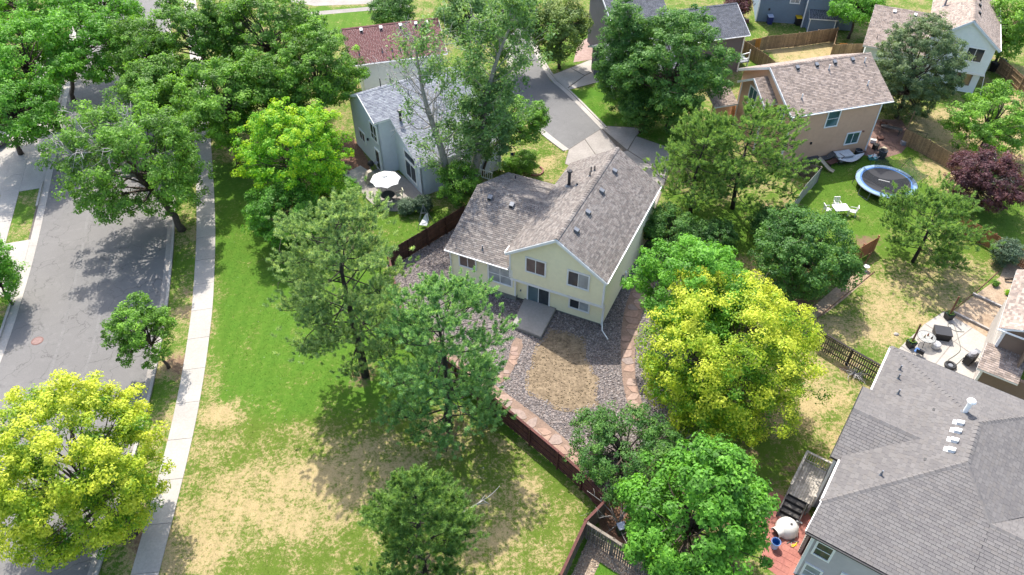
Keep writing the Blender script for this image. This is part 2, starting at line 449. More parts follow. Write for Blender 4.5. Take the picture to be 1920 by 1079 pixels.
# ================================================================== GROUND
GP = []          # (pixel polygon, dry, dirt, lush)
GP.append(([(300, 1120), (420, 700), (400, 480), (400, 250), (560, 440), (740, 520), (760, 640), (880, 730), (1110, 960), (1040, 1120)], .0, .0, .15))
GP.append(([(300, 1120), (380, 740), (500, 790), (680, 780), (840, 760), (930, 800), (1110, 950), (1040, 1120)], .38, .02, .75))
GP.append(([(178, 1120), (240, 1120), (369, 400), (366, 270), (326, 270), (326, 407)], .35, .05, .4))
GP.append(([(640, 330), (730, 490), (870, 395), (790, 400), (720, 400)], .10, .05, .3))
GP.append(([(985, 262), (1030, 250), (1060, 292), (1055, 322), (1000, 338), (930, 330)], .42, .06, .5))
GP.append(([(1060, 175), (1130, 150), (1215, 200), (1176, 240), (1130, 236)], .0, .0, 0))
GP.append(([(1185, 255), (1210, 243), (1300, 245), (1270, 285)], .05, .0, 0))
GP.append(([(1010, 118), (1030, 60), (1110, 60), (1112, 112), (1030, 140)], .15, .2, .2))
GP.append(([(500, 70), (590, 15), (760, 10), (780, 50), (640, 70)], .12, .0, .2))
GP.append(([(1480, 400), (1545, 300), (1600, 290), (1700, 260), (1800, 300), (1760, 380), (1830, 380), (1920, 380), (1920, 470), (1815, 410), (1620, 445), (1570, 500), (1490, 470), (1240, 480), (1250, 360)], .10, .02, .3))
GP.append(([(1520, 620), (1600, 510), (1830, 430), (1900, 500), (1850, 520), (1760, 640), (1690, 660), (1640, 700)], .66, .03, .5))
GP.append(([(1300, 860), (1380, 820), (1530, 640), (1660, 700), (1560, 870), (1480, 960), (1380, 960)], .66, .18, .6))
GP.append(([(1400, 85), (1560, 60), (1580, 100), (1470, 135)], .88, .0, .5))
GP.append(([(1680, 240), (1780, 200), (1850, 220), (1920, 130), (1920, 300), (1790, 290)], .85, .1, .5))
GP.append(([(1380, 40), (1590, 35), (1580, 65), (1395, 90)], .35, .05, .4))
GP.append(([(1050, 1120), (1100, 990), (1200, 1050), (1200, 1120)], .0, .0, 0))
GP.append(([(1405, 85), (1440, 100), (1480, 140), (1400, 160)], .0, .0, .1))
GP.append(([(-40, 180), (90, 180), (75, 240), (-40, 260)], .1, .1, .1))
GP.append(([(10, 335), (85, 335), (80, 420), (0, 420)], .25, .0, .3))
GP.append(([(-60, 480), (45, 480), (0, 640), (-60, 640)], .35, .3, .4))
# patches: (px, py, radius m, d_dry, d_dirt)
GB = [(415, 775, 1.5, .65, 0), (620, 905, 3.0, .35, 0), (470, 950, 3.4, .35, 0), (740, 885, 2.2, .3, 0), (380, 1040, 2.6, .35, 0), (925, 1025, 1.5, .5, .2), (980, 920, 1.6, .3, 0), (560, 1000, 2.2, .15, 0),
      (660, 1010, 2, -.1, 0), (500, 820, 1.8, -.25, 0), (480, 1079, 2.5, -.35, 0), (640, 1060, 2.4, -.1, 0), (1050, 870, 2.2, -.2, 0), (850, 890, 3, -.1, .0),
      (682, 708, 1.3, .5, .85), (840, 800, 1.6, .4, .7), (800, 1079, 1.5, .3, .6), (345, 585, .8, .5, .2), (325, 690, 1.3, .7, .5), (320, 770, .9, .4, .1), (262, 1000, 1.6, .5, .6), (330, 500, 1.3, -.5, 0), (300, 740, 1.0, -.5, 0), (362, 440, .9, .5, .3),
      (430, 285, 1.6, .8, 0), (1165, 200, 1.3, .8, 0), (1150, 228, .7, .5, 0), (1028, 312, 1.2, .35, 0), (860, 405, 1.2, .3, 0),
      (1770, 320, 3, .8, 0), (1700, 285, 1.2, -.2, 0), (1590, 575, 1.5, -.6, 0), (1690, 470, 2.2, -.6, 0), (1725, 640, 1.4, -.6, 0), (1640, 660, 1.3, -.6, 0), (1820, 470, 2.0, -.55, 0), (1640, 620, 2.0, .3, 0), (1850, 450, 1.5, -.4, 0), (1600, 500, 1.0, -.4, 0),
      (1420, 870, 2.2, -.7, 0), (1500, 840, 1.4, -.5, 0), (1540, 760, 1.6, .2, -.1), (1590, 700, 1.4, -.1, .3), (1570, 790, 1, -.5, 0), (1620, 450, 1, .0, .8), (1500, 560, 2.2, .2, .5), (1560, 350, 1.8, -.1, 0), (1100, 100, 1.4, .2, .6),
      (560, 80, 2, .5, 0), (545, 90, 1.5, .3, 0), (60, 375, .8, .5, 0), (1250, 262, 1.0, 0, .5), (1400, 840, 2, .0, .2), (1460, 900, 2, .0, .25)]
def cov_at(X, Y):
    X = np.asarray(X); Y = np.asarray(Y)
    dry = np.full(X.shape, .42); dirt = np.full(X.shape, .30); lush = np.full(X.shape, .4)
    for poly, a, b, c in GP:
        m = inside(pxpoly(poly), X, Y); dry[m] = a; dirt[m] = b; lush[m] = c
    for px, py, r, a, b in GB:
        p = at(px, py); k = np.exp(-((X - p.x) ** 2 + (Y - p.y) ** 2) / (r * r) * 1.1)
        dry += k * a; dirt += k * b
    return np.stack([dry.clip(0, 1), dirt.clip(0, 1), lush, np.ones_like(dry)], -1)
GX = np.concatenate([[-400, -150], np.arange(-80, 80.1, .5), [150, 400]])
GY = np.concatenate([[-200, -40], np.arange(4, 118.1, .5), [180, 600]])
gx, gy = np.meshgrid(GX, GY)
gv = np.stack([gx.ravel(), gy.ravel(), np.zeros(gx.size)], -1)
nx, ny = len(GX), len(GY)
ii = (np.arange(ny - 1)[:, None] * nx + np.arange(nx - 1)[None]).ravel()
gl = np.stack([ii, ii + 1, ii + nx + 1, ii + nx], -1)
gc = cov_at(gx.ravel(), gy.ravel())
# soften region borders
g4 = gc.reshape(ny, nx, 4).copy()
for _ in range(2):
    q = g4.copy(); q[1:-1, 1:-1] = (g4[1:-1, 1:-1] * 2 + g4[:-2, 1:-1] + g4[2:, 1:-1] + g4[1:-1, :-2] + g4[1:-1, 2:]) / 6; g4 = q
tag(link('ground', np_mesh('ground', gv, gl, np.full(len(gl), 4), M['ground'], {'cov': g4.reshape(-1, 4)})), kind='structure')

def sheet(name, pts, z, mat, parent=None, smooth=0, kind='structure', thick=0.0):
    if smooth: pts = chaikin(pts, smooth)
    mb = MB()
    if thick: mb.prism(pts, z - thick, z)
    else:
        n = len(pts); a = sum(pts[i][0] * pts[(i + 1) % n][1] - pts[(i + 1) % n][0] * pts[i][1] for i in range(n))
        mb.add([(p[0], p[1], z) for p in (pts if a > 0 else pts[::-1])], [tuple(range(n))])
    o = mb.build(name, mat, parent)
    if parent is None and kind: o['kind'] = kind
    return o

# ---- the street curve on the left
SC = [(-18.6, -5), (-19.1, 5), (-19.55, 12), (-20.25, 19.9), (-21.35, 30), (-22.95, 38.9), (-24.7, 46), (-26.65, 52.8), (-30.1, 63.5), (-35.6, 80), (-42.5, 99), (-51, 122), (-60, 146)]
def catmull(P_, n=8):
    out = []
    for i in range(1, len(P_) - 2):
        p0, p1, p2, p3 = [np.array(P_[i + k], float) for k in (-1, 0, 1, 2)]
        for t in np.linspace(0, 1, n, endpoint=False):
            out.append(.5 * ((2 * p1) + (-p0 + p2) * t + (2 * p0 - 5 * p1 + 4 * p2 - p3) * t * t + (-p0 + 3 * p1 - 3 * p2 + p3) * t ** 3))
    return np.array(out)
def resample(P_, step):
    d = np.r_[0, np.cumsum(np.hypot(*np.diff(P_, axis=0).T))]
    s = np.arange(0, d[-1], step)
    return np.stack([np.interp(s, d, P_[:, 0]), np.interp(s, d, P_[:, 1])], -1)
SW = resample(catmull(SC), 1.0)
def offs(P_, d):           # positive to the left of the walking direction (away from camera)
    t = np.gradient(P_, axis=0); t /= np.linalg.norm(t, axis=1)[:, None]
    return P_ + np.stack([-t[:, 1], t[:, 0]], -1) * np.asarray(d).reshape(-1, 1)
def strip(name, a, b, z, mat, parent=None, kind='structure'):
    n = len(a); v = np.concatenate([np.c_[a, np.full(n, z)], np.c_[b, np.full(n, z)]])
    i = np.arange(n - 1); f = np.stack([i, i + n, i + n + 1, i + 1], -1)   # a left of b -> face up
    # orient upward
    f = f[:, ::-1] if np.cross(v[f[0][1]] - v[f[0][0]], v[f[0][2]] - v[f[0][0]])[2] < 0 else f
    o = link(name, np_mesh(name, v, f, np.full(len(f), 4), mat), parent)
    if parent is None and kind: o['kind'] = kind
    return o
strip('road', offs(SW, 3.15), offs(SW, 13.45), .008, M['asphalt'])
road = bpy.data.objects['road']
strip('seam', offs(SW, 7.28), offs(SW, 7.46), .012, M['road_seam'], road)
strip('seam', offs(SW, 9.65), offs(SW, 9.86), .012, M['road_seam'], road)
def slabs(parent, name, a, b, seg, z0, z1, mat, gap=.02, skip=None):
    """row of cast slabs between two edge lines, each slab its own piece"""
    for i in range(0, len(a) - seg, seg):
        if skip and skip(.5 * (a[i] + b[i])): continue
        A = a[i:i + seg + 1].copy(); B = b[i:i + seg + 1].copy()
        for E_ in (A, B):
            d = (E_[-1] - E_[0]); d = d / np.linalg.norm(d) * gap; E_[0] += d; E_[-1] -= d
        pts = [tuple(p) for p in A] + [tuple(p) for p in B[::-1]]
        MB().prism(pts, z0, z1).build(name, mat, parent)
SWf = resample(catmull(SC), .5)
def inview(p): return p[1] < 14 or p[1] > 112
sw = strip('sidewalk', offs(SW, .74), offs(SW, -.74), .006, M['joint'])
slabs(sw, 'slab', offs(SWf, .76), offs(SWf, -.76), 6, 0, .045, M['concrete'], .014, inview)
kb = strip('kerb', offs(SW, 3.14), offs(SW, 2.52), .005, M['joint'])
slabs(kb, 'gutter_pan', offs(SWf, 3.15), offs(SWf, 2.74), 6, 0, .022, M['concrete_old'], .008, inview)
slabs(kb, 'kerb_stone', offs(SWf, 2.74), offs(SWf, 2.54), 6, 0, .13, M['concrete'], .008, inview)
kl = strip('kerb_far', offs(SW, 13.44), offs(SW, 14.2), .005, M['joint'])
slabs(kl, 'gutter_pan', offs(SWf, 13.4), offs(SWf, 14.02), 6, 0, .022, M['concrete'], .008, inview)
dl = [(45, 63.0), (40.5, 51.5)]
slabs(kl, 'kerb_stone', offs(SWf, 14.02), offs(SWf, 14.2), 4, 0, .13, M['concrete'], .008, lambda p: inview(p) or 57.2 < p[1] < 70 or 44.5 < p[1] < 53)
# far-side sidewalk, driveway aprons
fw = strip('sidewalk_far', offs(SW, 15.95), offs(SW, 17.4), .006, M['joint'])
slabs(fw, 'slab', offs(SWf, 15.93), offs(SWf, 17.42), 5, 0, .03, M['concrete'], .012, inview)
dw = tag(thing('driveway_aprons', None, None), kind='structure')
def offpt(y, d):
    i = int(np.argmin(abs(SWf[:, 1] - y))); return tuple(offs(SWf, d)[i])
for y0, y1 in ((60.8, 73.6), (46.0, 53.5)):
    ys = np.linspace(y0, y1, 5)
    for i in range(4):
        for d0, d1 in ((14.03, 15.92), (17.43, 20.6), (20.62, 24)):
            MB().prism([offpt(ys[i] + .03, d0), offpt(ys[i + 1] - .03, d0), offpt(ys[i + 1] - .03, d1), offpt(ys[i] + .03, d1)], 0, .026).build('slab', M['concrete'], dw)
# manhole cover in the road
mh = thing('manhole_cover', 'rusty round manhole cover set in the street asphalt', 'manhole cover', at(70, 640, .01))
MB().lathe([(.42, 0), (.42, .012), (.36, .014), (.36, .006), (.0, .006)], n=20).build('ring', surf('rust', (.22, .12, .10), (.15, .085, .075), 6), mh)
MB().lathe([(.34, .002), (.34, .016), (0, .016)], n=20).build('lid', surf('rust_pale', (.26, .17, .15), (.19, .12, .105), 6), mh)

# ---- the cul-de-sac behind the house
cul = [(1067, 281), (1127, 243), (1058, 172), (1032, 152), (1013, 122), (998, 93), (990, 50), (985, 0), (980, -40), (915, -40), (935, 10), (955, 60), (962, 110), (962, 150), (965, 185), (985, 212), (1028, 252)]
sheet('cul_de_sac', pxpoly(cul), .009, M['asphalt_new'])
def edge_kerb(parent, px, wd, side, seg=2.6):
    P_ = resample(np.array(chaikin(pxpoly(px), 2, False)), .4)
    a, b, c = P_, offs(P_, side * (wd - .2)), offs(P_, side * wd)
    slabs(parent, 'gutter_pan', a, b, 6, 0, .024, M['concrete'], .008)
    slabs(parent, 'kerb_stone', b, c, 6, 0, .10, M['concrete'], .008)
ck = tag(thing('cul_de_sac_kerb', None, None), kind='structure')
edge_kerb(ck, [(1127, 243), (1058, 172), (1032, 152), (1013, 122), (998, 93), (990, 50)], .7, -1)
edge_kerb(ck, [(1067, 281), (1028, 252), (985, 212), (965, 185), (962, 150), (962, 110), (955, 60)], .7, 1)
# main driveway: slabs
md = sheet('driveway', pxpoly([(1066, 281), (1127, 242), (1140, 237), (1207, 241), (1194, 256), (1263, 281), (1253, 330), (1226, 402), (1160, 342), (1092, 323), (1059, 308)]), .012, M['joint'])
for q in ([(1067, 282), (1096, 263), (1122, 300), (1092, 322), (1060, 308)], [(1097, 262), (1128, 243), (1163, 285), (1160, 340), (1123, 299)], [(1129, 242), (1140, 238), (1206, 242), (1192, 256), (1176, 282)],
          [(1193, 257), (1262, 281), (1252, 330), (1178, 283)], [(1164, 287), (1177, 284), (1250, 331), (1225, 400), (1161, 341)]):
    MB().prism(pxpoly(q), 0, .03).build('slab', M['concrete_old'], md)
nd = sheet('neighbour_driveway', pxpoly([(1031, 143), (1108, 112), (1127, 128), (1141, 150), (1059, 172)]), .012, M['joint'])
for q in ([(1032, 143), (1070, 129), (1095, 143), (1058, 170)], [(1071, 128.5), (1108, 113), (1126, 128), (1096, 142)], [(1096, 144), (1127, 129), (1140, 150), (1060, 171)]):
    MB().prism(pxpoly(q), 0, .03).build('slab', M['concrete'], nd)
sheet('neighbour_paving', pxpoly([(1075, 118), (1085, 78), (1110, 70), (1112, 112)]), .01, surf('pale_brick', (.33, .235, .205), (.26, .175, .15), 2, fine=9, fa=.3))
# the far street beyond the red roof
sheet('far_street', pxpoly([(430, -60), (760, -60), (700, 8), (590, 12), (520, 0)]), .009, M['concrete_old'])
sheet('far_footpath', pxpoly([(480, 32), (620, 20), (760, 8), (770, 14), (620, 27), (490, 40)]), .009, M['concrete_old'])

# ---- main yard: gravel, paths, dirt, patio slab
yard = pxpoly([(726, 497), (868, 392), (930, 380), (1215, 440), (1290, 530), (1300, 700), (1240, 860), (1130, 925), (905, 740), (752, 630)])
sheet('gravel_bed', yard, .008, M['river_gravel'])
dirt_px = [(1000, 652), (1022, 630), (1034, 615), (1070, 625), (1103, 636), (1104, 662), (1104, 680), (1126, 704), (1124, 740), (1120, 764), (1085, 778), (1045, 770), (1010, 752), (984, 738), (985, 705), (994, 680)]
dirt_poly = [(x + rng.normal(0, .11), y + rng.normal(0, .11)) for x, y in chaikin(pxpoly(dirt_px), 1)]
_dc = np.mean(dirt_poly, axis=0); dirt_in = [tuple(_dc + (np.array(d_) - _dc) * .90) for d_ in dirt_poly]
sheet('dirt_patch', dirt_poly, .02, M['bare_dirt'])
side_path = [(1200, 505), (1232, 512), (1222, 545), (1206, 580), (1196, 620), (1190, 655), (1192, 720), (1215, 790), (1190, 800), (1168, 730), (1163, 660), (1165, 615), (1172, 575), (1186, 540)]
rear_path = [(742, 620), (760, 585), (800, 620), (880, 690), (918, 716), (1000, 775), (1070, 832), (1105, 868), (1090, 890), (1050, 860), (990, 815), (925, 757), (900, 736), (850, 700)]
short_path = [(918, 716), (950, 690), (962, 632), (984, 640), (970, 680), (945, 722)]
H1O, H1A = at(1125.4, 619), R(25)
house_clear = []
def stones(name_parent, px, cell, mat, bed, zbed, zt, jit=.22):
    poly = chaikin(pxpoly(px), 1)
    par = sheet(name_parent, poly, zbed, M[bed])
    xs = [p[0] for p in poly]; ys = [p[1] for p in poly]
    k = 0
    y = min(ys)
    rowi = 0
    cx = np.arange(min(xs) - cell, max(xs) + cell, cell); cy = np.arange(min(ys) - cell, max(ys) + cell, cell)
    J = {}
    def node(i, j):
        if (i, j) not in J:
            J[(i, j)] = np.array([cx[0] + (i + .5 * (j % 2)) * cell, cy[0] + j * cell * .85]) + (rng.random(2) - .5) * cell * jit * 2
        return J[(i, j)]
    for j in range(int(len(cy) / .85) + 1):
        for i in range(-1, len(cx)):
            q = [node(i, j), node(i + 1, j), node(i + 1, j + 1), node(i, j + 1)]
            m = sum(q) / 4
            qs = []
            for t in range(4):
                a, b = q[t], q[(t + 1) % 4]
                qs += [a * .82 + b * .18, a * .18 + b * .82]
            qs = [m + (p - m) * .93 for p in qs]
            ins = inside(poly, [p[0] for p in qs], [p[1] for p in qs])
            if ins.sum() < 6 or not inside(poly, [m[0]], [m[1]])[0]: continue
            qs = [p if ok else m + (p - m) * .6 for p, ok in zip(qs, ins)]
            MB().prism([tuple(p) for p in qs], zbed - .01, zt + rng.random() * .012).build('flagstone', mat, par)
    return poly
pp1 = stones('side_path', side_path, .78, M['flagstone'], 'flag_bed', .024, .045)
pp2 = stones('rear_path', rear_path, .82, M['flagstone'], 'flag_bed', .024, .045)
pp3 = stones('patio_path', short_path, .52, M['flagstone'], 'flag_bed', .027, .048)

def rocks(name, polys_in, polys_out, dens, size, mat, zb, label=None, smin=.6):
    xs = np.concatenate([[p[0] for p in q] for q in polys_in]); ys = np.concatenate([[p[1] for p in q] for q in polys_in])
    n = int((xs.max() - xs.min()) * (ys.max() - ys.min()) * dens)
    X = rng.uniform(xs.min(), xs.max(), n); Y = rng.uniform(ys.min(), ys.max(), n)
    k = np.zeros(n, bool)
    for q in polys_in: k |= inside(q, X, Y)
    for q in polys_out: k &= ~inside(q, X, Y)
    X, Y = X[k], Y[k]; n = len(X)
    base = np.array([(1, 0, 0), (0, 1, 0), (-1, 0, 0), (0, -1, 0), (0, 0, .75), (.5, .5, .45), (-.5, .5, .45), (-.5, -.5, .45), (.5, -.5, .45)])
    tri = np.array([(0, 1, 5), (1, 2, 6), (2, 3, 7), (3, 0, 8), (0, 5, 8), (1, 6, 5), (2, 7, 6), (3, 8, 7), (4, 8, 5), (4, 5, 6), (4, 6, 7), (4, 7, 8)])
    s = size * rng.uniform(smin, 1.5, (n, 1, 1)) * rng.uniform(.75, 1.25, (n, 9, 3))
    a = rng.uniform(0, 6.28, n); v = base[None] * s
    vx = v[..., 0] * np.cos(a)[:, None] - v[..., 1] * 0.75 * np.sin(a)[:, None]
    vy = v[..., 0] * np.sin(a)[:, None] + v[..., 1] * 0.75 * np.cos(a)[:, None]
    V = np.stack([vx + X[:, None], vy + Y[:, None], v[..., 2] + zb], -1).reshape(-1, 3)
    F = (tri[None] + (np.arange(n) * 9)[:, None, None]).reshape(-1, 3)
    o = link(name, np_mesh(name, V, F, np.full(len(F), 3), mat))
    return tag(o, label, name.replace('_', ' '), kind='stuff')
def h1(x, y): return (H1O.x + x * math.cos(H1A) + y * math.sin(H1A), H1O.y - x * math.sin(H1A) + y * math.cos(H1A))
foot = [h1(-12.4, .2), h1(.0, .2), h1(.0, 12), h1(-12.4, 12)]
rocks('river_rocks', [yard], [foot, dirt_in, pp1, pp2, pp3], 60, .062, M['river_rock'], .006, 'loose grey and mauve river rock covering the yard round the cream house')
rocks('dirt_clods', [dirt_poly], [], 22, .05, surf('clod', (.25, .19, .12), (.16, .12, .075), 3, .95, fine=6, fa=.5), .028, 'small brown clods and dry weeds on the bare dirt patch', .4)
# gravel corner at the lower edge, between the weathered fences
gb2 = pxpoly([(1058, 1110), (1108, 1000), (1205, 1055), (1215, 1110), (1180, 1090), (1125, 1055), (1100, 1110)])
sheet('pale_gravel_bed', gb2, .008, M['tan_gravel'])
rocks('pale_pebbles', [gb2], [], 90, .055, M['tan_rock'], .006, 'pale tan pebbles along the weathered fence at the lower edge')
# mulch under the bush between the fences
sheet('mulch_bed', pxpoly([(1110, 985), (1140, 940), (1230, 900), (1300, 960), (1200, 1040)]), .008, M['mulch'], smooth=1)
# planting bed beside the right-hand yard
bed2 = pxpoly([(1760, 640), (1800, 575), (1875, 520), (1890, 480), (1940, 480), (1960, 640), (1870, 650)])
sheet('planting_bed', bed2, .009, surf('bed_soil', (.37, .285, .20), (.27, .19, .125), 1.2, .95, fine=7, fa=.4, bmp=.4))
sheet('hedge_bed', pxpoly([(1510, 590), (1560, 545), (1615, 500), (1638, 512), (1600, 548), (1535, 600)]), .009, M['bed_soil'], smooth=1)
sheet('patio_bed', pxpoly([(640, 250), (668, 262), (700, 320), (690, 340), (640, 325)]), .009, M['mulch'], smooth=1)
# concrete patios
pa = sheet('right_patio', pxpoly([(1659, 685), (1733, 609), (1770, 585), (1873, 648), (1842, 680), (1820, 741), (1760, 761), (1690, 741)]), .03, M['concrete_old'])
for q in ([(1690, 650), (1733, 610), (1786, 643), (1748, 690)], [(1735, 609), (1770, 586), (1822, 616), (1788, 642)], [(1750, 691), (1788, 644), (1840, 680), (1820, 740)], [(1790, 642.5), (1824, 617), (1872, 648), (1842, 679)], [(1660, 685), (1689, 651), (1747, 691), (1760, 760), (1690, 740)]):
    MB().prism(pxpoly(q), 0, .05).build('slab', M['concrete'], pa)
p2 = tag(thing('curved_patio', None, None), kind='structure')
MB().prism(chaikin(pxpoly([(672, 350), (700, 318), (740, 318), (800, 372), (812, 386), (765, 396), (738, 398), (710, 393), (685, 374)]), 2), 0, .12).build('slab', M['concrete_old'], p2)
MB().prism(pxpoly([(642, 330), (676, 313), (716, 339), (677, 350)]), 0, .11).build('slab', M['concrete'], p2)
# red tiled patio of the near house
red_px = [(1402, 962), (1412, 938), (1438, 924), (1465, 926), (1480, 946), (1520, 965), (1540, 1000), (1490, 1085), (1470, 1090), (1424, 1056), (1438, 1010)]
red_poly = chaikin(pxpoly(red_px), 1)
rp = sheet('red_patio', red_poly, .01, M['red_paving'])
ax = np.array([math.cos(R(35)), -math.sin(R(35))]); ay = np.array([math.sin(R(35)), math.cos(R(35))])
o0 = np.array(at2(1470, 1000)); tile = MB().prism([(-.2, -.2), (.2, -.2), (.2, .2), (-.2, .2)], 0, .022).mesh('tile', M['red_paving'])
for i in range(-14, 15):
    for j in range(-14, 15):
        c_ = o0 + ax * i * .425 + ay * j * .425
        cs = [c_ + ax * a * .2 + ay * b * .2 for a in (-1, 1) for b in (-1, 1)]
        if inside(red_poly, [c[0] for c in cs], [c[1] for c in cs]).all():
            link('tile', tile, rp, (c_[0], c_[1], .003), -R(35))

# ---- grass blades on the lawns (one mass)
def grass():
    n = 420000
    X = rng.uniform(-34, 46, n); Y = rng.uniform(17, 72, n)
    cv = cov_at(X, Y)
    k = (cv[:, 1] < .25)
    for q in (yard, gb2, red_poly, pxpoly(cul), bed2): k &= ~inside(q, X, Y)
    d = X - np.interp(Y, SW[:, 1], SW[:, 0])
    k &= (d > .95) | ((d < -.95) & (d > -2.55))
    u, v_, dep = pix((X, Y, 0.0)); k &= (u > -30) & (u < 1950) & (v_ > -20) & (v_ < 1110)
    p = rng.random(n) < np.clip(.95 - cv[:, 0] * .55, .25, 1); k &= p
    X, Y, cv = X[k], Y[k], cv[k]; n = len(X)
    a = rng.uniform(0, 6.28, n); wd = rng.uniform(.012, .026, n); h = rng.uniform(.025, .06, n); lx = rng.normal(0, .04, n); ly = rng.normal(0, .04, n)
    V = np.empty((n, 3, 3)); ca, sa = np.cos(a) * wd, np.sin(a) * wd
    V[:, 0] = np.stack([X - ca, Y - sa, np.full(n, -.005)], -1); V[:, 1] = np.stack([X + ca, Y + sa, np.full(n, -.005)], -1); V[:, 2] = np.stack([X + lx, Y + ly, h], -1)
    cc = np.repeat(cv, 3, axis=0)
    o = link('lawn_grass', np_mesh('lawn_grass', V.reshape(-1, 3), np.arange(3 * n), np.full(n, 3), M['ground'], {'cov': cc}))
    tag(o, 'short lawn grass, green above and straw coloured below', 'grass', kind='stuff')
grass()

# ================================================================== HOUSES
class House:
    """a building in its own frame: x to the right along the front, y to the back; built from parts"""
    def __init__(s, name, label, o, adeg, siding, trim='white_trim', shingle='shingle_brown', step=.19):
        s.e = thing(name, label, 'house', (o[0], o[1], 0), -R(adeg)); s.o = o; s.A = R(adeg)
        s.fascia = None; s.siding = siding; s.trim = trim; s.sh = shingle; s.step = step
    def world(s, p):
        return Vector((s.o[0] + p[0] * math.cos(s.A) + p[1] * math.sin(s.A), s.o[1] - p[0] * math.sin(s.A) + p[1] * math.cos(s.A), p[2]))
    def part(s, mb, name, mat, parent=None, smooth=False):
        return mb.build(name, M[mat] if isinstance(mat, str) else mat, parent or s.e, smooth=smooth)
    def wall(s, p, q, prof, siding=None, boards=True, step=None, thick=.14, found=0.0):
        """p->q left to right seen from outside; prof = convex (u, z) outline"""
        siding = siding or s.siding; step = step or s.step
        p = Vector((*p, 0)); q = Vector((*q, 0)); d = (q - p).normalized(); n = Vector((d.y, -d.x, 0))
        L = lambda u, z, o: p + d * u + n * o + Vector((0, 0, z))
        k = len(prof)
        mb = MB(); vs = [L(u, z, 0) for u, z in prof] + [L(u, z, -thick) for u, z in prof]
        a = sum(prof[i][0] * prof[(i + 1) % k][1] - prof[(i + 1) % k][0] * prof[i][1] for i in range(k))
        f = [tuple(range(k)), tuple(range(2 * k - 1, k - 1, -1))] + [((i + 1) % k, i, k + i, k + (i + 1) % k) for i in range(k)]
        if a < 0: f = [t[::-1] for t in f]
        mb.add(vs, f); s.part(mb, 'wall', siding)
        if not boards: return L
        def span(z):
            us = []
            for i in range(k):
                (u0, z0), (u1, z1) = prof[i], prof[(i + 1) % k]
                if (z0 - z) * (z1 - z) <= 0 and z0 != z1: us.append(u0 + (u1 - u0) * (z - z0) / (z1 - z0))
            return (min(us), max(us)) if len(us) > 1 else None
        z = min(t[1] for t in prof) + found; zt = max(t[1] for t in prof)
        if found:
            us = [t[0] for t in prof]
            s.part(MB().add([L(min(us), -.05, .012), L(max(us), -.05, .012), L(max(us), z, .012), L(min(us), z, .012)], [(0, 1, 2, 3)]), 'foundation', 'foundation')
        while z < zt - .03:
            z2 = min(z + step, zt - .004)
            a0, a1 = span(z + .001), span(z2)
            if a0 and a1 and a0[1] - a0[0] > .05:
                v = [L(a0[0], z, .055), L(a0[1], z, .055), L(a1[1], z2, .008), L(a1[0], z2, .008), L(a0[0], z, .0), L(a0[1], z, .0)]
                s.part(MB().add(v, [(0, 1, 2, 3), (4, 5, 1, 0)]), 'siding_board', siding)
            z = z2
        return L
    def window(s, L, u0, u1, z0, z1, mullions=(0.5,), rails=(), fr=.115, glass='glass', glass2=None, trim=None, frame_name='window'):
        trim = trim or s.trim
        mb = MB()
        def bx(a, b, c, e, o=.105, i=.0):
            vs = [L(a, c, i), L(b, c, i), L(b, e, i), L(a, e, i), L(a, c, o), L(b, c, o), L(b, e, o), L(a, e, o)]
            mb.add(vs, [(4, 5, 6, 7), (0, 1, 5, 4), (1, 2, 6, 5), (2, 3, 7, 6), (3, 0, 4, 7)])
        bx(u0 - fr, u1 + fr, z0 - fr, z0); bx(u0 - fr, u1 + fr, z1, z1 + fr); bx(u0 - fr, u0, z0, z1); bx(u1, u1 + fr, z0, z1)
        for m in mullions:
            c_ = u0 + (u1 - u0) * m; bx(c_ - .025, c_ + .025, z0, z1, .085)
        for m in rails:
            c_ = z0 + (z1 - z0) * m; bx(u0, u1, c_ - .02, c_ + .02, .08)
        w_ = s.part(mb, frame_name, trim)
        us = [u0] + [u0 + (u1 - u0) * m for m in mullions] + [u1]
        for i in range(len(us) - 1):
            g = glass2 if (glass2 and i % 2) else glass
            s.part(MB().add([L(us[i], z0, .058), L(us[i + 1], z0, .058), L(us[i + 1], z1, .058), L(us[i], z1, .058)], [(0, 1, 2, 3)]), 'pane', g, w_)
        return w_
    def trimbar(s, a, b, w=.12, h=.12, name='trim_board', mat=None):
        return s.part(MB().bar(a, b, w, h), name, mat or s.trim)
    def roof(s, poly, shingle=None, row=.165, tab=.29, deck=True, thick=.16, singles=0, fascia=None):
        """poly: coplanar corners, first two along the eave"""
        P_ = [Vector(p) for p in poly]
        ux = (P_[1] - P_[0]).normalized()
        n = ux.cross(P_[2] - P_[0]).normalized()
        if n.z < 0: n = -n
        vy = n.cross(ux)
        if vy.z < 0: vy = -vy
        uv = [((p - P_[0]).dot(ux), (p - P_[0]).dot(vy)) for p in P_]
        k = len(uv)
        mat = M[shingle or s.sh]
        W = lambda u, v, h: P_[0] + ux * u + vy * v + n * h
        if deck:
            mb = MB(); vs = [W(u, v, 0) for u, v in uv] + [W(u, v, 0) - Vector((0, 0, thick)) for u, v in uv]
            a = sum(uv[i][0] * uv[(i + 1) % k][1] - uv[(i + 1) % k][0] * uv[i][1] for i in range(k))
            sgn = 1 if (ux.cross(vy)).dot(n) > 0 else -1
            f = [tuple(range(k)), tuple(range(2 * k - 1, k - 1, -1))] + [((i + 1) % k, i, k + i, k + (i + 1) % k) for i in range(k)]
            if a * sgn < 0: f = [t[::-1] for t in f]
            s.part(mb.add(vs, f), 'roof_deck', fascia or s.fascia or s.trim)
        def span(v):
            us = []
            for i in range(k):
                (u0, v0), (u1, v1) = uv[i], uv[(i + 1) % k]
                if (v0 - v) * (v1 - v) <= 0 and abs(v0 - v1) > 1e-9: us.append(u0 + (u1 - u0) * (v - v0) / (v1 - v0))
            return (min(us), max(us)) if len(us) > 1 else None
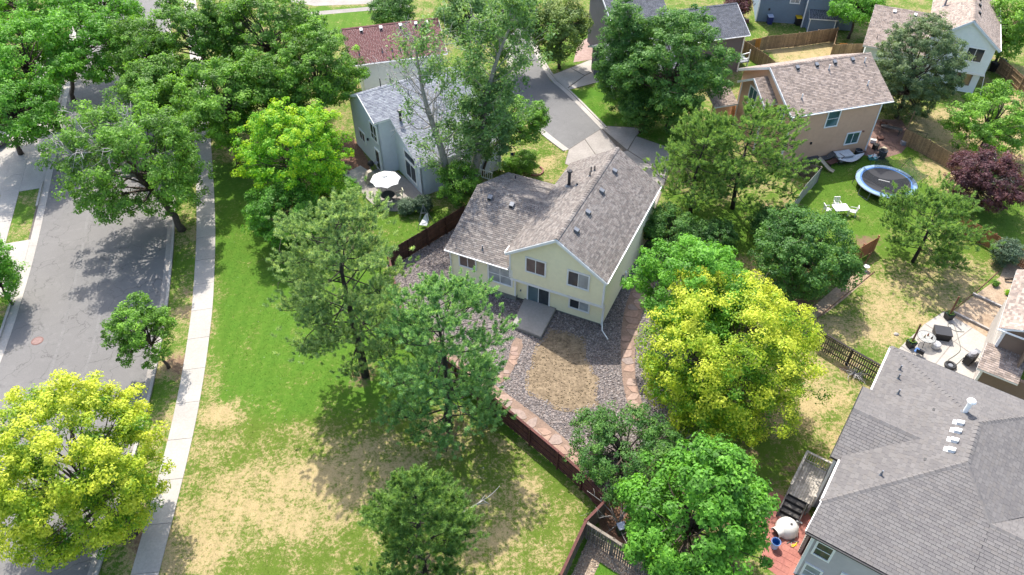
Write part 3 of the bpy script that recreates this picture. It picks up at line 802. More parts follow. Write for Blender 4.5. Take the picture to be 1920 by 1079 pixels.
        vmax = max(v for _, v in uv); V = []; F = []; v = min(x for _, x in uv) ; r = 0; full = []
        while v < vmax - .01:
            v2 = min(v + row, vmax - 1e-4)
            a0, a1 = span(v + 1e-4), span(v2)
            if a0 and a1:
                u = math.floor(a0[0] / tab) * tab - (r % 2) * tab * .5 - tab
                while u < a0[1]:
                    wd = tab if singles else tab * random.uniform(.55, 1.35)
                    b0, b1 = u + .006, u + wd - .006
                    lo0, hi0 = max(b0, a0[0]), min(b1, a0[1]); lo1, hi1 = max(b0, a1[0]), min(b1, a1[1])
                    if hi0 - lo0 > .02 or hi1 - lo1 > .02:
                        if hi0 < lo0: lo0 = hi0 = (lo0 + hi0) / 2
                        if hi1 < lo1: lo1 = hi1 = (lo1 + hi1) / 2
                        if singles and lo0 == b0 and hi0 == b1 and lo1 == b0 and hi1 == b1 and v2 - v > row * .98:
                            full.append((b0, v))
                        else:
                            j = random.uniform(0, .008); i0 = len(V)
                            V += [W(lo0, v, .026 + j), W(hi0, v, .026 + j), W(hi1, v2, .012 + j * .5), W(lo1, v2, .012 + j * .5), W(lo0, v, .002), W(hi0, v, .002)]
                            F += [(i0, i0 + 1, i0 + 2, i0 + 3), (i0 + 4, i0 + 5, i0 + 1, i0)]
                    u += wd
            v = v2; r += 1
        if singles:
            sc_ = []
            for b0, v0 in full:
                q = pix(s.world(W(b0, v0, 0)))
                if 0 < q[0] < 1920 and 0 < q[1] < 1079: sc_.append((q[2], b0, v0))
            sc_.sort(); near = set((b, v) for _, b, v in sc_[:singles])
            me = MB().add([ux * 0 + n * .026, ux * (tab - .012) + n * .026, ux * (tab - .012) + vy * row + n * .012, vy * row + n * .012, n * .002, ux * (tab - .012) + n * .002], [(0, 1, 2, 3), (4, 5, 1, 0)]).mesh('shingle', mat)
            for b0, v0 in full:
                if (b0, v0) in near:
                    link('shingle', me, s.e, W(b0, v0, random.uniform(0, .006)))
                else:
                    i0 = len(V); u1 = b0 + tab - .012
                    V += [W(b0, v0, .026), W(u1, v0, .026), W(u1, v0 + row, .012), W(b0, v0 + row, .012), W(b0, v0, .002), W(u1, v0, .002)]
                    F += [(i0, i0 + 1, i0 + 2, i0 + 3), (i0 + 4, i0 + 5, i0 + 1, i0)]
        o = s.part(MB().add(V, F), 'shingles', mat); o['kind'] = 'stuff'
        return W
    def ridge(s, a, b, shingle=None, w=.32):
        """overlapping cap shingles"""
        a = Vector(a); b = Vector(b); L_ = (b - a).length; d = (b - a) / L_; side = d.cross(Vector((0, 0, 1))).normalized(); up = side.cross(d)
        mb = MB(); n = max(2, int(L_ / .28))
        for i in range(n):
            p = a + d * (i * L_ / n); q = a + d * ((i + 1.15) * L_ / n); h0, h1 = .05, .03
            mb.add([p - side * w / 2 + up * -.02, p + up * (h0 + .02), p + side * w / 2 + up * -.02, q - side * w / 2 - up * .03, q + up * (h1 + .005), q + side * w / 2 - up * .03], [(0, 1, 4, 3), (1, 2, 5, 4), (0, 2, 1)])
        o = s.part(mb, 'ridge_cap', shingle or s.sh); return o
    def vent_box(s, p, slope, sz=.34, mat='grey_metal'):
        """low metal roof vent with a hood; slope = downhill direction (x, y)"""
        d = Vector((*slope, 0)).normalized(); t = Vector((-d.y, d.x, 0)); p = Vector(p)
        mb = MB(); h = sz / 2
        mb.add([p - d * h - t * h + Vector((0, 0, .3)), p - d * h + t * h + Vector((0, 0, .3)), p + d * h + t * h + Vector((0, 0, .16)), p + d * h - t * h + Vector((0, 0, .16)),
                p - d * h - t * h - Vector((0, 0, .1)), p - d * h + t * h - Vector((0, 0, .1)), p + d * h + t * h - Vector((0, 0, .35)), p + d * h - t * h - Vector((0, 0, .35))],
               [(3, 2, 1, 0), (0, 1, 5, 4), (1, 2, 6, 5), (2, 3, 7, 6), (3, 0, 4, 7)])
        v = s.part(mb, 'roof_vent', mat)
        q = p + d * (h + .004)
        s.part(MB().add([q - t * h * .8 + Vector((0, 0, -.3)), q + t * h * .8 + Vector((0, 0, -.3)), q + t * h * .8 + Vector((0, 0, .12)), q - t * h * .8 + Vector((0, 0, .12))], [(0, 1, 2, 3)]), 'vent_opening', 'black', v)
    def pipe(s, p, h=.5, r=.05, mat='dark_metal', cap=False, flash=True):
        p = Vector(p); mb = MB().tube([p - Vector((0, 0, .25)), p + Vector((0, 0, h))], r, 10)
        o = s.part(mb, 'vent_pipe', mat)
        if cap: s.part(MB().lathe([(r * 1.7, 0), (r * 1.9, .05), (r * 1.5, .14), (0, .17)], (p.x, p.y, p.z + h), 12), 'pipe_cap', mat, o)
        if flash: s.part(MB().lathe([(r * 2.6, -.06), (r * 1.3, .1)], p, 10), 'flashing', 'grey_metal', o)
    def gutter(s, a, b, mat=None):
        mb = MB().bar(a, b, .10, .08); return s.part(mb, 'gutter', mat or s.trim)
    def downspout(s, pts, mat=None, r=.045):
        return s.part(MB().tube(pts, r, 6), 'downspout', mat or s.trim)

# ------------------------------------------------------------------ the cream house
h = House('cream_house', 'cream lap-sided house with brown shingle roof in the middle of the picture', H1O, 25, 'cream')
EZ, RZ, X0, X1, Y0, Y1 = 4.86, 7.42, -7.32, -.08, .12, 12.2
xm = -3.72
L = h.wall((X0, Y0), (X1, Y0), [(0, 2.2), (X1 - X0, 2.2), (X1 - X0, EZ - .05), (xm - X0, RZ - .16), (0, EZ - .05)])
h.window(L, -6.0 - X0, -4.58 - X0, 3.5, 4.72, glass='glass_curtain', glass2='glass_curtain')
h.window(L, -2.75 - X0, -1.26 - X0, 3.44, 4.70, glass='glass', glass2='glass_blind')
L = h.wall((-6.9, Y0 + .38), (X1, Y0 + .38), [(0, 0), (6.9 + X1, 0), (6.9 + X1, 2.22), (0, 2.22)], found=.14)
h.window(L, -2.63 + 6.9, -1.2 + 6.9, .92, 1.72, glass='glass', glass2='glass_blind')
# sliding door
h.window(L, -6.0 + 6.9, -4.32 + 6.9, .24, 2.02, glass='glass_door', glass2='glass', frame_name='sliding_door', fr=.10)
h.part(MB().box((-6.62, Y0 + .33, .95), (.09, .1, .13)), 'outlet_box', 'grey_metal')
lm = h.part(MB().lathe([(.02, .0), (.07, .03), (.08, .15), (.03, .22), (0, .23)], (-6.3, Y0 + .28, 2.0), 10), 'porch_lamp', surf('lamp_glass', (.9, .72, .35), None, 3, .3, fa=0))
h.trimbar((X0, Y0 - .02, 2.2), (X1 + .04, Y0 - .02, 2.2), .08, .22, 'jetty_board')
h.part(MB().box(((X0 + X1) / 2, Y0 + .2, 2.14), (X1 - X0 - .02, .36, .06)), 'soffit', 'cream')
h.wall((X1, Y0), (X1, Y1), [(0, 2.2), (Y1 - Y0, 2.2), (Y1 - Y0, EZ), (0, EZ)])
h.wall((X1, Y0 + .38), (X1, Y1), [(0, 0), (Y1 - Y0 - .38, 0), (Y1 - Y0 - .38, 2.2), (0, 2.2)], found=.14)
h.wall((X1, Y1), (X0, Y1), [(0, 0), (X1 - X0, 0), (X1 - X0, EZ - .05), (X1 - xm, RZ - .16), (0, EZ - .05)])
h.wall((X0, Y1), (X0, Y0), [(0, 2.3), (Y1 - Y0, 2.3), (Y1 - Y0, EZ), (0, EZ)])
for z0, z1, y in ((2.2, EZ - .08, Y0 - .02), (0.02, 2.1, Y0 + .36)):
    h.trimbar((X1 + .01, y, z0), (X1 + .01, y, z1), .13, .13, 'corner_trim')
h.trimbar((X0 - .01, Y0 - .02, 2.35), (X0 - .01, Y0 - .02, EZ - .1), .12, .12, 'corner_trim')
EX0, EX1, YF, YB = X0 - .25, X1 + .25, -.22, Y1 + .25
h.roof([(EX1, YF, EZ), (EX1, YB, EZ), (xm, YB, RZ), (xm, YF, RZ)])
h.roof([(EX0, YB, EZ), (EX0, YF, EZ), (xm, YF, RZ), (xm, YB, RZ)])
h.ridge((xm, YF, RZ), (xm, YB, RZ))
h.gutter((EX1 + .05, YF, EZ - .04), (EX1 + .05, YB, EZ - .04)); h.gutter((EX0 - .05, YF, EZ - .04), (EX0 - .05, .6, EZ - .04))
for xe in (EX0, EX1):
    h.trimbar((xe, YF - .03, EZ - .14), (xm, YF - .03, RZ - .14), .05, .2, 'rake_board')
h.downspout([(EX1, YF + .1, EZ - .1), (X1 + .08, Y0 - .1, EZ - .5), (X1 + .08, Y0 - .1, 2.2), (X1 + .08, Y0 + .3, 1.9), (X1 + .08, Y0 + .3, .2), (X1 + .25, -.1, .1), (X1 + .95, -.75, .06)])
h.downspout([(-12.45, .02, 3.1), (-12.35, .05, 2.8), (-12.35, .05, .3), (-12.7, -.5, .12), (-12.9, -1.0, .08)])
h.part(MB().box((X1 + .1, 4.5, 1.3), (.18, .34, .6)), 'meter_box', 'grey_metal')
h.part(MB().box((X1 + .08, 5.4, 1.15), (.14, .25, .35)), 'cable_box', 'white_trim')
sl = (RZ - EZ) / (EX1 - xm)
for u in (.17, .36, .60, .84):
    y = YF + .9 + u * 12; x = xm + .75; h.vent_box((x, y - 1.0, RZ - (x - xm) * sl), (1, 0))
for x, y in ((-4.75, 9.35), (-4.45, 9.3), (-4.55, 8.55)): h.pipe((x, y, RZ - (xm - x) * sl), .45, .05)
h.pipe((-6.0, 8.0, RZ - (xm + 6.0) * sl), 1.25, .12, cap=True)
h.pipe((-5.2, 7.6, RZ - (xm + 5.2) * sl), .2, .07, 'black')
# left wing
WX0, WZ, WR, WY1 = -12.35, 3.28, 5.55, 11.0; wm = 5.5
L = h.wall((WX0, .18), (-6.92, .18), [(0, .0), (-6.92 - WX0, 0), (-6.92 - WX0, WZ - .08), (0, WZ - .08)], found=.5)
h.window(L, -11.55 - WX0, -10.25 - WX0, 1.98, 2.92, glass='glass_curtain', glass2='glass_curtain')
h.window(L, -9.1 - WX0, -7.25 - WX0, 1.42, 2.93, rails=(.5,), glass='glass_blind', glass2='glass_blind')
h.wall((-6.92, .18), (-6.92, .6), [(0, 0), (.42, 0), (.42, 2.2), (0, 2.2)], found=.5)
h.wall((WX0, WY1), (WX0, .18), [(0, 0), (WY1 - .18, 0), (WY1 - .18, WZ - .05), (WY1 - wm, WR - .12), (0, WZ - .05)], found=.4)
h.wall((-7.3, WY1), (WX0, WY1), [(0, 0), (-7.3 - WX0, 0), (-7.3 - WX0, WZ), (0, WZ)], boards=False)
h.trimbar((WX0 - .01, .17, .5), (WX0 - .01, .17, WZ - .1), .12, .12, 'corner_trim')
h.trimbar((-6.94, .16, .5), (-6.94, .16, 2.2), .1, .1, 'corner_trim')
h.roof([(WX0 - .35, -.12, WZ), (-7.45, -.12, WZ), (-6.35, wm, WR), (WX0 - .35, wm, WR)])
h.roof([(-7.4, WY1 + .15, WZ), (WX0 - .35, WY1 + .15, WZ), (WX0 - .35, wm, WR), (-6.35, wm, WR)])
h.ridge((WX0 - .35, wm, WR), (-6.8, wm, WR))
h.gutter((WX0 - .35, -.17, WZ - .05), (-7.4, -.17, WZ - .05))
ws = (WR - WZ) / (wm + .12)
h.vent_box((-11.2, 4.7, WZ + ws * 4.82), (0, -1)); h.vent_box((-9.3, 4.6, WZ + ws * 4.72), (0, -1))
h.pipe((-9.9, .7, WZ + ws * .82), .4, .05, 'grey_metal'); h.pipe((-11.4, 9.8, WZ + ws * 1.3), .4, .05)
# step slab at the sliding door
ps = thing('patio_slab', 'raised grey concrete patio slab below the sliding glass door', 'patio', (H1O.x, H1O.y, 0), -H1A)
MB().prism([(-6.3, .45), (-3.7, .45), (-3.55, -2.75), (-5.95, -2.6)], 0, .26).build('slab', M['patio_grey'], ps)
MB().prism([(-6.26, .44), (-3.74, .44), (-3.59, -2.71), (-5.91, -2.56)], .2, .29).build('slab_top', M['patio_grey'], ps)

# ------------------------------------------------------------------ blue-grey house on the left
O2 = at(669, 270)
h = House('blue_grey_house', 'pale blue-grey house with light slate-blue roof behind the umbrella patio', O2, 58, 'blue_grey', shingle='shingle_blue')
rz2, rx2, ez2, ex2 = 6.9, 3.2, 3.35, 11.55; sl2 = (rz2 - ez2) / (ex2 - rx2)
zr = lambda x: rz2 - (x - rx2) * sl2 - .16
L = h.wall((0, 0), (6.3, 0), [(0, 0), (6.3, 0), (6.3, zr(6.3)), (rx2, rz2 - .2), (0, 5.2)], boards=False)
h.window(L, 4.6, 5.9, 3.2, 4.75, rails=(.35,)); h.window(L, 1.5, 2.7, 1.5, 2.4)
h.window(L, 5.0, 5.85, .15, 2.15, mullions=(), frame_name='patio_door')
h.part(MB().lathe([(.05, 0), (.09, .06), (.09, .25), (.03, .3), (0, .32)], (3.6, -.12, 2.25), 8), 'wall_lamp', 'black')
h.wall((6.3, 0), (6.3, 1.5), [(0, 0), (1.5, 0), (1.5, zr(6.3)), (0, zr(6.3))], boards=False)
L = h.wall((6.3, 1.5), (11.2, 1.5), [(0, 0), (4.9, 0), (4.9, zr(11.2)), (0, zr(6.3))], boards=False)
h.window(L, 2.0, 4.0, .75, 2.35); h.window(L, 2.0, 4.0, 2.6, 3.3, mullions=())
h.wall((11.2, 1.5), (11.2, 9.7), [(0, 0), (8.2, 0), (8.2, 3.2), (0, 3.2)], boards=False)
h.wall((11.2, 9.7), (0, 9.7), [(0, 0), (11.2, 0), (11.2, 5.2), (8, 6.7), (0, 3.2)], boards=False)
h.wall((0, 9.7), (0, 0), [(0, 0), (9.7, 0), (9.7, 5.2), (0, 5.2)], boards=False)
h.roof([(6.3 + .1, -.32, zr(6.4) + .16), (6.4, 10, zr(6.4) + .16), (rx2, 10, rz2), (rx2, -.32, rz2)])
h.roof([(ex2, 1.2, ez2), (ex2, 10, ez2), (6.42, 10, zr(6.42) + .157), (6.42, 1.2, zr(6.42) + .157)])
h.roof([(-.4, 10, 5.0), (-.4, -.32, 5.0), (rx2, -.32, rz2), (rx2, 10, rz2)])
h.ridge((rx2, -.32, rz2), (rx2, 10, rz2))
h.trimbar((rx2, -.36, rz2 - .1), (6.4, -.36, zr(6.4) + .06), .05, .2, 'rake_board'); h.trimbar((-.4, -.36, 4.9), (rx2, -.36, rz2 - .1), .05, .2, 'rake_board')
h.pipe((6.9, 2.0, zr(6.9) + .1), 1.0, .13, cap=True); h.pipe((1.6, 2.6, 6.0), .9, .05); h.pipe((1.6, 3.6, 6.0), .9, .05); h.pipe((8.4, 4.6, zr(8.4) + .1), .4, .05); 

# ------------------------------------------------------------------ red-roofed house behind it
O3 = at(672, 122, 5.2)
h = House('red_roof_house', 'off-white house with dull red shingle roof behind the blue-grey house', O3, -16, 'off_white', shingle='shingle_red')
h.wall((.3, .35), (8.6, .35), [(0, 0), (8.3, 0), (8.3, 5.1), (0, 5.1)], step=.3)
h.wall((8.6, .35), (8.6, 7.6), [(0, 0), (7.25, 0), (7.25, 5.1), (3.65, 6.9), (0, 5.1)], siding='brick', boards=False)
h.wall((.3, 7.6), (.3, .35), [(0, 0), (7.25, 0), (7.25, 5.1), (3.6, 6.9), (0, 5.1)], boards=False)
h.wall((8.6, 7.6), (.3, 7.6), [(0, 0), (8.3, 0), (8.3, 5.1), (0, 5.1)], boards=False)
h.roof([(-.9, 0, 5.2), (9.0, 0, 5.2), (9.0, 4.0, 7.25), (-.9, 4.0, 7.25)]); h.roof([(9.0, 8.0, 5.2), (-.9, 8.0, 5.2), (-.9, 4.0, 7.25), (9.0, 4.0, 7.25)])
h.ridge((-.9, 4, 7.25), (9, 4, 7.25)); h.gutter((-.9, -.06, 5.12), (9.0, -.06, 5.12)); h.trimbar((9.02, 0, 5.1), (9.02, 4, 7.15), .05, .18, 'rake_board')
for x in (1.0, 3.0, 5.0, 6.6, 7.7): h.vent_box((x, 3.5, 7.0), (0, -1), .3, 'white_trim')
for x in (.3, 2.6, 3.6, 4.4): h.pipe((x, 1.0, 5.72), .45, .05)

# ------------------------------------------------------------------ tan house by the trampoline
O4 = at(1625, 288)
h = House('tan_house', 'tan lap-sided house with light brown shingle roof beside the trampoline lawn', O4, -16, 'tan_siding', shingle='shingle_tan', step=.16)
L = h.wall((-9.2, .5), (.1, .5), [(0, 0), (9.3, 0), (9.3, 5.25), (0, 5.25)])
h.window(L, 3.78, 4.95, 3.5, 5.05, mullions=(), rails=(.5,), glass='glass_teal'); h.window(L, 6.65, 7.95, 1.18, 2.28, glass='glass_teal')
h.part(MB().box((-6.4, .42, 1.95), (.16, .12, .2)), 'wall_vent', 'black'); h.part(MB().box((-.9, .42, 2.3), (.14, .12, .14)), 'wall_lamp', 'brick')
h.part(MB().bar((-8.3, .45, 5.1), (-8.3, .45, .8), .05), 'conduit', 'brown_siding')
h.wall((.1, .5), (.1, 9.4), [(0, 0), (8.9, 0), (8.9, 5.25), (4.45, 7.65), (0, 5.25)], boards=False)
L = h.wall((-9.2, 9.4), (-9.2, .5), [(0, 0), (8.9, 0), (8.9, 5.25), (4.45, 7.65), (0, 5.25)])
h.window(L, 6.85, 7.75, 3.95, 5.05, rails=(.5,), glass='glass')
h.wall((.1, 9.4), (-9.2, 9.4), [(0, 0), (9.3, 0), (9.3, 5.25), (0, 5.25)], boards=False)
h.roof([(-9.55, .15, 5.38), (1.0, .15, 5.38), (1.0, 4.95, 7.82), (-9.55, 4.95, 7.82)]); h.roof([(1.0, 9.75, 5.38), (-9.55, 9.75, 5.38), (-9.55, 4.95, 7.82), (1.0, 4.95, 7.82)])
h.ridge((-9.55, 4.95, 7.82), (1.0, 4.95, 7.82)); h.gutter((-9.55, .09, 5.3), (1.0, .09, 5.3))
h.trimbar((-9.59, .15, 5.26), (-9.59, 4.95, 7.7), .05, .22, 'rake_board'); h.trimbar((-9.59, 9.75, 5.26), (-9.59, 4.95, 7.7), .05, .22, 'rake_board')
h.trimbar((.12, .48, 0), (.12, .48, 5.2), .13, .13, 'corner_trim'); h.trimbar((-9.22, .48, 0), (-9.22, .48, 5.2), .13, .13, 'corner_trim')
h.trimbar((-10.32, 3.3, 0), (-10.32, 3.3, 5.1), .13, .13, 'corner_trim'); h.trimbar((-10.32, 7.5, 0), (-10.32, 7.5, 5.1), .13, .13, 'corner_trim')
L = h.wall((-10.3, 7.5), (-10.3, 3.3), [(0, 0), (4.2, 0), (4.2, 5.2), (2.1, 6.45), (0, 5.2)])
w_ = h.window(L, 1.5, 2.7, 3.9, 5.5, glass='glass_teal')
h.wall((-10.3, 3.3), (-9.2, 3.3), [(0, 0), (1.1, 0), (1.1, 5.2), (0, 5.2)]); h.wall((-9.2, 7.5), (-10.3, 7.5), [(0, 0), (1.1, 0), (1.1, 5.2), (0, 5.2)], boards=False)
h.roof([(-10.65, 2.95, 5.15), (-9.16, 2.95, 5.15), (-9.16, 5.4, 6.62), (-10.65, 5.4, 6.62)], thick=.12); h.roof([(-9.16, 7.85, 5.15), (-10.65, 7.85, 5.15), (-10.65, 5.4, 6.62), (-9.16, 5.4, 6.62)], thick=.12)
h.trimbar((-10.68, 2.95, 5.08), (-10.68, 5.4, 6.55), .05, .2, 'rake_board'); h.trimbar((-10.68, 7.85, 5.08), (-10.68, 5.4, 6.55), .05, .2, 'rake_board')
h.wall((-12.6, 8.2), (-10.4, 8.2), [(0, 0), (2.2, 0), (2.2, 3.0), (0, 3.0)], boards=False)
h.roof([(-12.9, 7.4, 2.9), (-10.35, 7.4, 2.9), (-10.35, 9.6, 3.7), (-12.9, 9.6, 3.7)], thick=.14)
for x in (-7.0, -5.0, -3.1, -1.2): h.vent_box((x, 4.45, 7.55), (0, -1), .32)
for x, y in ((-4.0, 3.9), (-7.9, 1.6), (-.9, 1.9), (-.1, 4.1)): h.pipe((x, y, 5.38 + (y - .15) * .508), .5, .05, 'white_trim')

# ------------------------------------------------------------------ pale house, top right
O5 = at(1819, 187)
h = House('pale_house', 'pale siding house with large gable and tan roof in the upper right corner', O5, 25, 'pale_siding', trim='white_trim', shingle='shingle_tan', step=.24)
L = h.wall((-5.7, 1.15), (.45, 1.15), [(0, 2.3), (6.15, 2.3), (6.15, 5.2), (3.15, 7.65), (0, 5.2)])
h.window(L, 3.75, 5.25, 3.6, 4.95, fr=.11)
L = h.wall((-5.7, 1.5), (.2, 1.5), [(0, 0), (5.9, 0), (5.9, 2.32), (0, 2.32)]); h.window(L, 3.85, 5.1, .9, 2.05, glass='glass', glass2='glass_warm', trim='brown_siding')
h.wall((.45, 1.15), (.45, 12.4), [(0, 2.3), (11.25, 2.3), (11.25, 5.2), (0, 5.2)], boards=False); h.wall((.2, 1.5), (.2, 12.4), [(0, 0), (10.9, 0), (10.9, 2.3), (0, 2.3)], siding='brick', boards=False)
h.wall((.45, 12.4), (-5.7, 12.4), [(0, 0), (6.15, 0), (6.15, 5.2), (3.0, 7.6), (0, 5.2)], boards=False); h.wall((-5.7, 12.4), (-5.7, 1.15), [(0, 2.3), (11.25, 2.3), (11.25, 5.2), (0, 5.2)], boards=False)
h.trimbar((-5.7, 1.1, 2.3), (.5, 1.1, 2.3), .08, .22, 'jetty_board')
h.roof([(.85, .85, 5.25), (.85, 12.8, 5.25), (-2.55, 12.8, 7.8), (-2.55, .85, 7.8)]); h.roof([(-6.05, 12.8, 5.25), (-6.05, .85, 5.25), (-2.55, .85, 7.8), (-2.55, 12.8, 7.8)])
h.ridge((-2.55, .85, 7.8), (-2.55, 12.8, 7.8))
for xe in (-6.05, .85): h.trimbar((xe, .82, 5.12), (-2.55, .82, 7.67), .05, .22, 'rake_board', 'blue_grey')
h.gutter((.9, .85, 5.2), (.9, 12.8, 5.2)); h.part(MB().bar((.5, 1.0, 2.3), (.9, 1.0, .1), .05), 'downspout', 'white_trim')
for y in (4.0, 6.2, 8.0, 9.6): h.vent_box((-1.95, y, 7.35), (1, 0), .3, 'dark_metal')
h.pipe((-5.0, 8.5, 6.0), .9, .1, 'grey_metal', cap=True)
h.wall((-11.6, .6), (-5.75, .6), [(0, 0), (5.85, 0), (5.85, 3.5), (0, 3.5)]); h.wall((-11.6, 11.2), (-11.6, .6), [(0, 0), (10.6, 0), (10.6, 3.5), (5.3, 5.7), (0, 3.5)], boards=False)
h.wall((-5.75, 11.2), (-11.6, 11.2), [(0, 0), (5.85, 0), (5.85, 3.5), (0, 3.5)], boards=False)
h.roof([(-11.95, .2, 3.6), (-5.7, .2, 3.6), (-4.9, 5.9, 5.9), (-11.95, 5.9, 5.9)]); h.roof([(-5.7, 11.6, 3.6), (-11.95, 11.6, 3.6), (-11.95, 5.9, 5.9), (-4.9, 5.9, 5.9)])
h.ridge((-11.95, 5.9, 5.9), (-5.4, 5.9, 5.9)); h.vent_box((-9.8, 5.3, 5.6), (0, -1), .3, 'white_trim'); h.vent_box((-7.7, 5.3, 5.6), (0, -1), .3, 'white_trim'); h.pipe((-10.8, 1.4, 4.0), .4, .05)

# ------------------------------------------------------------------ slate-blue house at the top edge
O7 = at(1417, 40)
h = House('slate_blue_house', 'slate-blue house with lean-to shed cut by the top edge', O7, 10, 'slate_siding', shingle='shingle_slate', step=.2)
L = h.wall((0, 0), (5.4, 0), [(0, 0), (5.4, 0), (5.4, 5.4), (0, 5.4)]); h.window(L, 3.6, 4.6, 2.6, 3.7, rails=(.5,), glass='glass_blind')
h.wall((5.4, 0), (5.4, -.9), [(0, 0), (.9, 0), (.9, 5.4), (0, 5.4)]); h.wall((5.4, -.9), (11.5, -.9), [(0, 0), (6.1, 0), (6.1, 5.4), (0, 5.4)])
h.wall((11.5, -.9), (11.5, 8), [(0, 0), (8.9, 0), (8.9, 5.4), (0, 5.4)], boards=False); h.wall((0, 8), (0, 0), [(0, 0), (8, 0), (8, 5.4), (0, 5.4)]); h.wall((11.5, 8), (0, 8), [(0, 0), (11.5, 0), (11.5, 5.4), (0, 5.4)], boards=False)
h.trimbar((5.42, -.94, 0), (5.42, -.94, 5.3), .16, .12, 'corner_trim'); h.trimbar((-.02, -.03, 0), (-.02, -.03, 5.3), .16, .16, 'corner_trim')
h.roof([(-.4, -1.3, 5.3), (11.9, -1.3, 5.3), (11.9, 3.5, 7.6), (-.4, 3.5, 7.6)]); h.roof([(11.9, 8.4, 5.3), (-.4, 8.4, 5.3), (-.4, 3.5, 7.6), (11.9, 3.5, 7.6)])
h.wall((6.0, -2.1), (9.0, -2.1), [(0, 0), (3.0, 0), (3.0, 1.75), (0, 1.75)]); h.wall((9.0, -2.1), (9.0, -.9), [(0, 0), (1.2, 0), (1.2, 1.9), (0, 1.75)]); h.wall((6.0, -.9), (6.0, -2.1), [(0, 0), (1.2, 0), (1.2, 1.75), (0, 1.9)])
h.roof([(5.8, -2.35, 1.72), (9.2, -2.35, 1.72), (9.2, -.95, 2.3), (5.8, -.95, 2.3)], thick=.1)
for x in (6.0, 8.98): h.trimbar((x, -2.14, 0), (x, -2.14, 1.7), .12, .1, 'corner_trim')
h.part(MB().box((1.3, -.1, 1.6), (.18, .14, .22)), 'meter_box', 'dark_metal')

# ------------------------------------------------------------------ taupe house behind the big ash
O6 = at(1383, 136)
h = House('taupe_house', 'dark taupe house with white trim and grey garage behind the big ash', O6, -16, 'taupe_siding', shingle='shingle_slate', step=.2)
h.wall((-7.5, .2), (0, .2), [(0, 0), (7.5, 0), (7.5, 4.3), (0, 4.3)]); h.wall((0, .2), (0, 7.2), [(0, 0), (7, 0), (7, 4.3), (3.5, 6.2), (0, 4.3)], boards=False)
h.wall((-7.5, 7.2), (-7.5, .2), [(0, 0), (7, 0), (7, 4.3), (3.5, 6.2), (0, 4.3)], boards=False); h.wall((0, 7.2), (-7.5, 7.2), [(0, 0), (7.5, 0), (7.5, 4.3), (0, 4.3)], boards=False)
h.roof([(-7.9, -.15, 4.35), (.45, -.15, 4.35), (.45, 3.7, 6.35), (-7.9, 3.7, 6.35)]); h.roof([(.45, 7.55, 4.35), (-7.9, 7.55, 4.35), (-7.9, 3.7, 6.35), (.45, 3.7, 6.35)]); h.ridge((-7.9, 3.7, 6.35), (.45, 3.7, 6.35))
h.trimbar((.48, -.15, 4.25), (.48, 3.7, 6.25), .05, .22, 'rake_board'); h.gutter((-7.9, -.2, 4.28), (.45, -.2, 4.28)); h.trimbar((.02, .18, 0), (.02, .18, 4.3), .14, .14, 'corner_trim')
for z in (.75, 1.4): h.trimbar((.1, .4, z + .4), (1.5, .7, z + .4), .08, .08, 'balcony_rail')
h.part(MB().box((.8, 1.6, .8), (1.5, 2.2, .12)), 'balcony_floor', 'grey_metal'); h.trimbar((1.5, .7, 0), (1.5, .7, 2.1), .1, .1, 'balcony_post'); h.trimbar((1.5, 2.6, 0), (1.5, 2.6, 2.1), .1, .1, 'balcony_post')
gx_, gy_ = -15.4, -1.3
h.wall((-15.6, -2.0), (-9.0, 0.6), [(0, 0), (7.09, 0), (7.09, 2.9), (0, 2.9)], boards=False)
h.wall((-15.6, 5.0), (-15.6, -2.0), [(0, 0), (7, 0), (7, 2.8), (3.5, 4.4), (0, 2.8)])
L = h.wall((-15.64, 4.4), (-15.64, -1.2), [(0, 0), (5.6, 0), (5.6, 2.4), (0, 2.4)], siding='white_trim', boards=False)
L2 = h.wall((-15.69, 4.1), (-15.69, -.9), [(0, 0), (5, 0), (5, 2.15), (0, 2.15)], siding='garage_door', step=.5)
h.roof([(-16.0, -2.4, 2.75), (-7.9, -2.4, 2.75), (-7.9, 1.5, 4.5), (-16.0, 1.5, 4.5)]); h.roof([(-7.9, 5.4, 2.75), (-16.0, 5.4, 2.75), (-16.0, 1.5, 4.5), (-7.9, 1.5, 4.5)])
h.trimbar((-16.03, -2.4, 2.65), (-16.03, 1.5, 4.4), .05, .2, 'rake_board'); h.trimbar((-16.03, 5.4, 2.65), (-16.03, 1.5, 4.4), .05, .2, 'rake_board')
h.wall((-13.5, 5.0), (-7.5, 5.0), [(0, 0), (6, 0), (6, 5.6), (0, 5.6)]); h.wall((-13.5, 12), (-13.5, 5.0), [(0, 0), (7, 0), (7, 5.6), (3.5, 7.4), (0, 5.6)]); h.wall((-7.5, 5.0), (-7.5, 12), [(0, 0), (7, 0), (7, 5.6), (3.5, 7.4), (0, 5.6)], boards=False)
h.roof([(-13.9, 4.6, 5.6), (-7.1, 4.6, 5.6), (-7.1, 8.5, 7.6), (-13.9, 8.5, 7.6)]); h.roof([(-7.1, 12.4, 5.6), (-13.9, 12.4, 5.6), (-13.9, 8.5, 7.6), (-7.1, 8.5, 7.6)])
h.trimbar((-13.94, 4.6, 5.5), (-13.94, 8.5, 7.5), .05, .2, 'rake_board')

